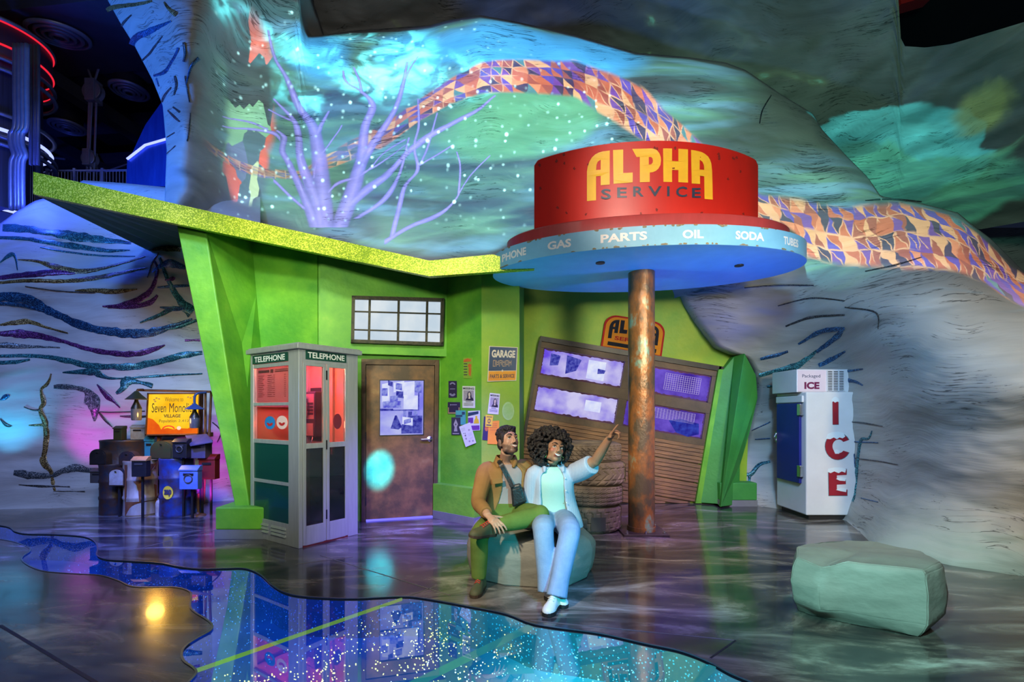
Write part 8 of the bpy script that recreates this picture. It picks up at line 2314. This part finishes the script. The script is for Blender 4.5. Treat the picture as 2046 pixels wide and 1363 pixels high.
limb(g, [sL + Vector((-0.05, 0.01, 0)), sL, sL * 0.55 + eL * 0.45 + Vector((0.0, 0, -0.012)), sL * 0.16 + eL * 0.84 + Vector((0, 0, -0.012))], [0.075, 0.084, 0.086, 0.080], 18, 20)
limb(g, [sR + Vector((0.05, 0.01, 0)), sR, eR, eR * 0.5 + wR * 0.5], [0.07, 0.078, 0.068, 0.062], 18, 18)
for s in (-1, 1): limb(g, [(0.345 + s * 0.074, 4.195, 0.962), (0.345 + s * 0.074, 4.125, 0.948), (0.345 + s * 0.078, 4.082, 0.905)], [0.014, 0.020, 0.013], 8, 10)
g.build('striped_shirt', M_STRIPE, wom, voxel=0.0075, sm_iter=3, weld=False)
for z in (0.86, 0.76, 0.66, 0.56): g = G(); g.lathe([(0.006, 0), (0.005, 0.004)], (0.345 + 0.088 + (0.9 - z) * 0.05, 4.055 + abs(z - 0.76) * 0.05, z), (0, -1, 0), 10); g.build('button', M_SWHITE, wom)
g = G()
torso_loft(g, [(Vector((0.35, 4.24, 0.40)), 0.185, 0.138), (Vector((0.35, 4.24, 0.50)), 0.186, 0.140), (Vector((0.35, 4.235, 0.575)), 0.172, 0.130)], (1, 0))
limb(g, [hR2 + Vector((0, 0.03, 0)), hR2 * 0.5 + kR2 * 0.5, kR2, kR2 * 0.65 + aR2 * 0.35 + Vector((0, -0.01, 0)), kR2 * 0.25 + aR2 * 0.75, aR2 + Vector((0, 0, -0.01))], [0.106, 0.098, 0.080, 0.075, 0.070, 0.074], 28, 18)
limb(g, [hL2 + Vector((0, 0.03, 0)), hL2 * 0.5 + kL2 * 0.5, kL2, kL2 * 0.65 + aL2 * 0.35 + Vector((0, -0.01, 0)), kL2 * 0.25 + aL2 * 0.75, aL2 + Vector((0, 0, -0.015))], [0.106, 0.100, 0.082, 0.076, 0.070, 0.076], 28, 18)
g.build('jeans', M_DENIM, wom, voxel=0.008, sm_iter=4, weld=False)
shoe(wom, (0.330, 3.590, 0.0), (0.232, 3.375, 0.0), (0, 0, 1), 0.098, M_SHOEW, M_SOLEK, M_SHOEW, 0.032, -0.03, 4)
shoe(wom, (0.262, 3.730, 0.0), (0.385, 3.525, 0.0), (0, 0, 1), 0.096, M_SHOEW, M_SOLEK, M_SHOEW, 0.032, -0.03, 4)
collar(wom, M_STRIPE, (0.345, 4.18), 0.080, 0.078, 0.972, 0.035, 0.042)


# ================================================================ video projector: a lamp whose slide is computed in its nodes
PX_, PY_, PZ_ = 0.2, -0.6, 5.6
lt_ = bpy.data.lights.new('mural_projector', 'SPOT'); lt_.energy = PROJ_W; lt_.spot_size = math.radians(118); lt_.spot_blend = 0.05; lt_.shadow_soft_size = 0.004
po = bpy.data.objects.new('mural_projector', lt_); COL.objects.link(po); po.location = (PX_, PY_, PZ_); po.rotation_euler = (PI / 2, 0, 0)
lt_.use_nodes = True; nt = lt_.node_tree; LK = nt.links.new
U0, UW, V0, VW = -0.76, 1.75, -0.52, 0.95


def uv(px, py, fld=F_BACK):
    p = P(px, py, fld(px, py)); d = p.y - PY_
    return ((p.x - PX_) / d - U0) / UW, ((p.z - PZ_) / d - V0) / VW


def m_(op, a, b_=None, c=None, clamp=False):
    n = nt.nodes.new('ShaderNodeMath'); n.operation = op; n.use_clamp = clamp
    for i, v in enumerate((a, b_, c)):
        if v is None: continue
        if isinstance(v, (int, float)): n.inputs[i].default_value = v
        else: LK(v, n.inputs[i])
    return n.outputs[0]


def curve(x, pts):
    pts = sorted(pts); ded = [pts[0]]
    for p in pts[1:]:
        if p[0] - ded[-1][0] > 0.002: ded.append(p)
    n = nt.nodes.new('ShaderNodeFloatCurve'); cu = n.mapping.curves[0]
    n.mapping.use_clip = False; n.mapping.extend = 'HORIZONTAL'
    while len(cu.points) < len(ded): cu.points.new(0.5, 0.5)
    for q, p in zip(cu.points, ded): q.location = (p[0], p[1])
    for q in cu.points: q.handle_type = 'VECTOR' if len(ded) > 16 else 'AUTO_CLAMPED'
    n.mapping.update(); LK(x, n.inputs['Value'])
    return n.outputs[0]


def step(x, lo, hi):
    n = nt.nodes.new('ShaderNodeMapRange'); n.interpolation_type = 'SMOOTHSTEP'; n.clamp = True
    LK(x, n.inputs[0])
    for i, v in ((1, lo), (2, hi)):
        if isinstance(v, (int, float)): n.inputs[i].default_value = v
        else: LK(v, n.inputs[i])
    return n.outputs[0]


def ramp(x, stops, kind_='LINEAR'):
    n = nt.nodes.new('ShaderNodeValToRGB'); el = n.color_ramp.elements
    while len(el) < len(stops): el.new(0.5)
    n.color_ramp.interpolation = kind_
    for e_, (p, c) in zip(el, stops): e_.position = p; e_.color = rgb(c)
    LK(x, n.inputs[0]); return n.outputs[0]


def mix(f, a, b_, kind='MIX'):
    n = nt.nodes.new('ShaderNodeMixRGB'); n.blend_type = kind
    for i, v in enumerate((f, a, b_)):
        if isinstance(v, (int, float)): n.inputs[i].default_value = v
        elif isinstance(v, tuple): n.inputs[i].default_value = rgb(v)
        else: LK(v, n.inputs[i])
    return n.outputs[0]


tcp = nt.nodes.new('ShaderNodeTexCoord'); spx = nt.nodes.new('ShaderNodeSeparateXYZ'); LK(tcp.outputs['Normal'], spx.inputs[0])
az = m_('MAXIMUM', m_('MULTIPLY', spx.outputs[2], -1.0), 0.01)
U = m_('DIVIDE', m_('SUBTRACT', m_('DIVIDE', spx.outputs[0], az), U0), UW); V = m_('DIVIDE', m_('SUBTRACT', m_('DIVIDE', spx.outputs[1], az), V0), VW)


def vec(sx_, sy_, rot=0.0):
    c = nt.nodes.new('ShaderNodeCombineXYZ'); LK(U, c.inputs[0]); LK(V, c.inputs[1])
    mp_ = nt.nodes.new('ShaderNodeMapping'); mp_.inputs['Scale'].default_value = (sx_, sy_, 1); mp_.inputs['Rotation'].default_value = (0, 0, rot); LK(c.outputs[0], mp_.inputs[0])
    return mp_.outputs[0]


def noise_(v, scale, det=4, dist=0.0):
    n = nt.nodes.new('ShaderNodeTexNoise'); n.inputs['Scale'].default_value = scale; n.inputs['Detail'].default_value = det; n.inputs['Distortion'].default_value = dist; n.noise_dimensions = '2D'
    LK(v, n.inputs[0]); return n.outputs[0], n.outputs[1]


def voro(v, scale, feature='F1', metric='EUCLIDEAN'):
    n = nt.nodes.new('ShaderNodeTexVoronoi'); n.voronoi_dimensions = '2D'; n.feature = feature; n.distance = metric; n.inputs['Scale'].default_value = scale; LK(v, n.inputs['Vector']); return n


def blob(px, py, rx, ry, fld=F_BACK):
    u0, v0 = uv(px, py, fld); u1, _ = uv(px + rx, py, fld); _, v1 = uv(px, py - ry, fld)
    a = m_('DIVIDE', m_('SUBTRACT', U, u0), abs(u1 - u0)); b_ = m_('DIVIDE', m_('SUBTRACT', V, v0), abs(v1 - v0))
    return m_('SUBTRACT', 1.0, m_('SQRT', m_('ADD', m_('MULTIPLY', a, a), m_('MULTIPLY', b_, b_))), clamp=True)


def total(xs_):
    s = xs_[0]
    for x in xs_[1:]: s = m_('ADD', s, x)
    return s


AS = 1.75 / 0.95
# washes of colour streaked along the strata
nA, cA = noise_(vec(3.2, 11.0, 0.15), 1.6, 5, 0.6)
nB, cB = noise_(vec(6.0, 22.0, -0.1), 1.0, 5, 0.3)
base = ramp(nA, [(0.30, (0.008, 0.02, 0.03)), (0.44, (0.018, 0.085, 0.10)), (0.54, (0.04, 0.15, 0.13)), (0.66, (0.07, 0.25, 0.18)), (0.80, (0.035, 0.14, 0.30))])
base = mix(m_('MULTIPLY', step(nB, 0.50, 0.68), 0.55), base, (0.10, 0.32, 0.52))
wash = step(total([blob(560, 200, 230, 330), blob(800, 200, 360, 330), blob(1050, 180, 360, 300), blob(1300, 160, 260, 160), blob(1650, 440, 420, 160), blob(900, 420, 420, 170)]), 0.02, 0.55)
base = mix(1.0, base, wash, 'MULTIPLY')
green = step(m_('ADD', total([blob(1010, 250, 190, 110), blob(1120, 230, 110, 60)]), m_('MULTIPLY', m_('SUBTRACT', nB, 0.5), 0.5)), 0.1, 0.5)
base = mix(m_('MULTIPLY', green, 0.8), base, (0.07, 0.33, 0.17))
blue = step(m_('ADD', total([blob(1000, 90, 120, 90), blob(1180, 110, 160, 60), blob(830, 110, 120, 60), blob(640, 110, 90, 60)]), m_('MULTIPLY', m_('SUBTRACT', nB, 0.5), 0.6)), 0.1, 0.6)
base = mix(m_('MULTIPLY', blue, 0.85), base, (0.03, 0.36, 0.85))
# glowing nebula
nC, _c = noise_(vec(5.0, 5.0 / AS * 1.6, 0.5), 2.4, 7, 0.4)
neb = total([blob(480, 50, 70, 60), blob(740, 110, 150, 110), blob(655, 190, 90, 50), blob(830, 150, 110, 60), blob(900, 165, 120, 60), blob(560, 130, 70, 90)])
nF, _f = noise_(vec(16, 16 / AS * 1.5, 0.5), 2.0, 6, 0.8)
neb = m_('MULTIPLY', step(neb, 0.0, 0.6), m_('MULTIPLY', step(nC, 0.36, 0.66), m_('MULTIPLY_ADD', step(nF, 0.38, 0.66), 1.3, 0.12)))
base = mix(1.0, base, mix(1.0, (0.20, 1.30, 1.50), neb, 'MULTIPLY'), 'ADD')
# crystal figure: splinters of red, pale green and lilac
v1 = voro(vec(58, 58 / AS * 0.45, 0.3), 1.0, 'F1', 'MANHATTAN'); sv1 = nt.nodes.new('ShaderNodeSeparateColor'); LK(v1.outputs['Color'], sv1.inputs[0])
cry = ramp(sv1.outputs[0], [(0.0, (0.015, 0.03, 0.04)), (0.3, (0.18, 0.46, 0.28)), (0.48, (0.05, 0.12, 0.17)), (0.6, (0.60, 0.11, 0.07)), (0.74, (0.10, 0.16, 0.32)), (0.88, (0.40, 0.60, 0.35))], 'CONSTANT')
cm_ = step(total([blob(495, 120, 70, 140), blob(500, 250, 65, 130), blob(490, 350, 60, 80)]), 0.12, 0.45)
base = mix(m_('MULTIPLY', cm_, 0.85), base, cry)
# the scaly body winding over the rock
DRG = [(600, 352, 10), (700, 300, 22), (760, 275, 26), (840, 218, 24), (900, 182, 28), (960, 155, 34), (1050, 150, 34), (1150, 158, 42), (1220, 192, 52), (1290, 232, 60), (1352, 280, 45), (1420, 340, 40), (1520, 430, 46), (1600, 452, 62), (1700, 472, 62), (1800, 465, 66), (1900, 482, 58), (1960, 515, 52), (2040, 580, 40)]
cpts = []; wpts = []
for x, y, w in DRG:
    u0, v0 = uv(x, y); cpts.append((u0, v0)); wpts.append((u0, abs(uv(x, y - w)[1] - v0)))
nE0, _q = noise_(vec(22, 22 / AS, 0.0), 1.0, 2)
dv = m_('ABSOLUTE', m_('SUBTRACT', V, curve(U, cpts))); dw = curve(U, wpts)
dm = m_('SUBTRACT', 1.0, step(m_('DIVIDE', dv, dw), 0.75, 1.0))
mfade = m_('MULTIPLY_ADD', step(U, uv(640, 320)[0], uv(960, 155)[0]), 0.42, 0.5)
ccen = curve(U, cpts)
wob = m_('MULTIPLY', m_('SUBTRACT', nE0, 0.5), 1.4)
ta = m_('ADD', m_('MULTIPLY', U, 78.0), wob); tb = m_('ADD', m_('MULTIPLY', m_('DIVIDE', m_('SUBTRACT', V, ccen), dw), 2.1), m_('MULTIPLY', wob, 0.6)); tcx = m_('ADD', ta, tb)
cid = nt.nodes.new('ShaderNodeCombineXYZ')
for i_, q_ in enumerate((ta, tb, tcx)): LK(m_('FLOOR', q_), cid.inputs[i_])
wn_ = nt.nodes.new('ShaderNodeTexWhiteNoise'); LK(cid.outputs[0], wn_.inputs['Vector'])
sc_ = ramp(wn_.outputs['Value'], [(0.0, (0.05, 0.012, 0.10)), (0.16, (0.70, 0.17, 0.06)), (0.34, (0.20, 0.05, 0.50)), (0.50, (1.0, 0.60, 0.28)), (0.60, (0.45, 0.09, 0.05)), (0.74, (0.12, 0.06, 0.62)), (0.86, (0.95, 0.36, 0.16)), (0.95, (0.08, 0.30, 0.36))], 'CONSTANT')
edge_ = m_('MINIMUM', m_('FRACT', ta), m_('MINIMUM', m_('FRACT', tb), m_('FRACT', tcx)))
sc_ = mix(m_('MULTIPLY', step(edge_, 0.16, 0.05), step(nC, 0.42, 0.55)), sc_, (1.0, 0.62, 0.34))
sc_ = mix(1.0, sc_, (0.60, 0.58, 0.60), 'MULTIPLY')
base = mix(m_('MULTIPLY', dm, mfade), base, sc_)
# bare tree: every branch a curve across the slide
z7 = lambda x, y: (430 + x / 2.839, y / 2.839)
UPR = [[(600, 1290, 44), (585, 1180, 40), (540, 1050, 36), (485, 900, 22), (470, 760, 17), (450, 690, 14), (390, 620, 9), (330, 560, 5)],
       [(575, 1290, 36), (500, 1100, 24), (420, 930, 18), (380, 850, 16), (392, 780, 15), (350, 740, 8)],
       [(625, 1290, 48), (600, 1000, 44), (575, 800, 34), (555, 720, 28), (470, 600, 20), (430, 500, 15), (380, 400, 10), (340, 330, 8), (300, 170, 5)],
       [(575, 760, 20), (600, 710, 12), (645, 630, 5)],
       [(700, 1290, 46), (790, 1050, 40), (830, 900, 30), (850, 720, 22), (892, 600, 19), (830, 520, 11), (740, 460, 7), (725, 400, 4)], [(832, 530, 9), (815, 450, 6), (785, 380, 4)],
       [(745, 1200, 26), (870, 860, 24), (960, 720, 19), (1020, 620, 14), (1060, 500, 12), (1090, 350, 6)], [(1062, 480, 6), (1100, 400, 5), (1150, 320, 3)],
       [(1000, 1350, 12), (1050, 1150, 12), (1080, 1050, 10), (1150, 950, 9), (1130, 840, 6), (1155, 700, 5), (1150, 560, 3)], [(1160, 940, 6), (1210, 820, 5), (1260, 640, 3)],
       [(560, 1010, 9), (572, 930, 6), (630, 840, 5), (720, 710, 3)], [(800, 1240, 20), (960, 1130, 18), (1040, 1000, 8), (1100, 780, 4)], [(1380, 1110, 5), (1390, 960, 4), (1370, 860, 3)]]
ACR = [[(725, 1200, 34), (850, 1085, 28), (980, 990, 24), (1110, 850, 20), (1200, 780, 17), (1330, 710, 13), (1480, 630, 9), (1590, 540, 4)], [(640, 1100, 12), (680, 1050, 9), (840, 985, 6), (980, 850, 4), (1080, 790, 3)],
       [(960, 1375, 14), (1100, 1290, 11), (1280, 1210, 10), (1350, 1150, 8), (1430, 1020, 6), (1560, 880, 3)], [(40, 715, 3), (220, 735, 6), (330, 755, 10), (370, 790, 13)], [(40, 660, 2), (180, 690, 4), (300, 735, 6)],
       [(330, 1020, 8), (420, 1110, 10), (510, 1185, 8)], [(300, 620, 3), (400, 670, 5), (450, 690, 6)], [(840, 980, 4), (930, 930, 4), (1080, 820, 2)], [(1170, 930, 4), (1290, 860, 4), (1350, 820, 2)]]
br = None
for grp, along in ((UPR, 'V'), (ACR, 'U')):
    for pts in grp:
        cp_ = []; wp_ = []
        for x, y, w in pts:
            w = w * 1.3 + 1.5; u0, v0 = uv(*z7(x, y)); u1, _ = uv(*z7(x + w, y)); _, v1 = uv(*z7(x, y - w))
            cp_.append((v0, u0) if along == 'V' else (u0, v0)); wp_.append((v0, abs(u1 - u0)) if along == 'V' else (u0, abs(v1 - v0)))
        a0, a1 = min(c[0] for c in cp_), max(c[0] for c in cp_)
        x_, y_ = (V, U) if along == 'V' else (U, V)
        d_ = m_('DIVIDE', m_('ABSOLUTE', m_('SUBTRACT', y_, curve(x_, cp_))), curve(x_, wp_))
        f_ = m_('SUBTRACT', 1.0, d_, clamp=True)
        f_ = m_('MULTIPLY', f_, m_('MULTIPLY', m_('GREATER_THAN', x_, a0), m_('LESS_THAN', x_, a1)))
        br = f_ if br is None else m_('MAXIMUM', br, f_)
tc_ = ramp(br, [(0.0, (0.07, 0.09, 0.36)), (0.5, (0.16, 0.17, 0.60)), (1.0, (0.26, 0.26, 0.80))])
base = mix(m_('MULTIPLY', step(br, 0.0, 0.35), 0.88), base, tc_)
# stars
reg = step(total([blob(700, 150, 350, 260), blob(1000, 280, 330, 200), blob(560, 330, 220, 180)]), 0.0, 0.4)
for sc2, thr, gain in ((70, 0.16, 1.2), (36, 0.10, 2.2)):
    v4 = voro(vec(sc2, sc2 / AS), 1.0); s4 = nt.nodes.new('ShaderNodeSeparateColor'); LK(v4.outputs['Color'], s4.inputs[0])
    st_ = m_('MULTIPLY', step(v4.outputs['Distance'], thr, 0.0), m_('MULTIPLY', m_('POWER', s4.outputs[0], 3.0), gain))
    base = mix(1.0, base, mix(1.0, (0.45, 0.95, 1.0), m_('MULTIPLY', st_, reg), 'MULTIPLY'), 'ADD')
# mask: nothing on the roof, the canopy or above the ridge
low = [(340, 435), (480, 450), (700, 496), (860, 520), (960, 520), (1010, 500), (1076, 470), (1290, 440), (1505, 460), (1524, 450), (1590, 470), (1612, 560), (1700, 590), (1900, 600), (2046, 640)]
lv = curve(U, [uv(x, y) for x, y in low])
hi = [(380, -80), (590, -80), (606, 60), (620, 76), (700, 68), (860, 56), (960, 36), (1040, 50), (1150, 75), (1270, 110), (1380, 120), (1490, 145), (1560, 192), (1640, 258), (1690, 312), (1734, 356), (1760, 396), (1837, 408), (1914, 428), (1944, 455), (1980, 480), (2046, 548)]
hv = curve(U, [uv(x, y) for x, y in hi])
mask = m_('MULTIPLY', step(m_('SUBTRACT', V, lv), 0.0, 0.02), step(m_('SUBTRACT', hv, V), -0.006, 0.004))
lu = uv(415, 250)[0]; mask = m_('MULTIPLY', mask, step(U, lu - 0.01, lu + 0.03))
base = mix(1.0, base, mask, 'MULTIPLY')
# patches thrown on the dark rock beyond the ridge
nD, _d = noise_(vec(7, 7, 0.2), 2.0, 5, 0.5); nE, _e = noise_(vec(4, 16, 0.1), 2.0, 4, 0.4)
jig = m_('MULTIPLY', m_('SUBTRACT', nD, 0.5), 0.9)
out_m = step(m_('SUBTRACT', V, hv), 0.008, 0.02)
pt = step(m_('ADD', total([blob(1790, 300, 190, 110, f_up), blob(1850, 330, 150, 90, f_up), blob(1680, 290, 110, 80, f_up)]), jig), 0.18, 0.30)
pg = step(m_('ADD', total([blob(1760, 390, 220, 90, f_up), blob(1930, 390, 200, 80, f_up), blob(1720, 330, 120, 70, f_up)]), jig), 0.14, 0.4)
py_ = m_('MULTIPLY', step(m_('ADD', blob(1970, 215, 90, 80, f_up), m_('MULTIPLY', jig, 1.5)), 0.15, 0.7), 0.8)
pc = mix(pt, (0, 0, 0), mix(step(nE, 0.4, 0.6), (0.02, 0.34, 0.36), (0.05, 0.50, 0.52)))
pc = mix(m_('MULTIPLY', pg, 0.75), pc, mix(step(nE, 0.42, 0.62), (0.02, 0.22, 0.16), (0.05, 0.42, 0.24)))
pc = mix(py_, pc, (0.12, 0.22, 0.02))
base = mix(1.0, base, mix(1.0, pc, out_m, 'MULTIPLY'), 'ADD')
em_ = nt.nodes['Emission']; LK(base, em_.inputs[0]); em_.inputs[1].default_value = 1.0
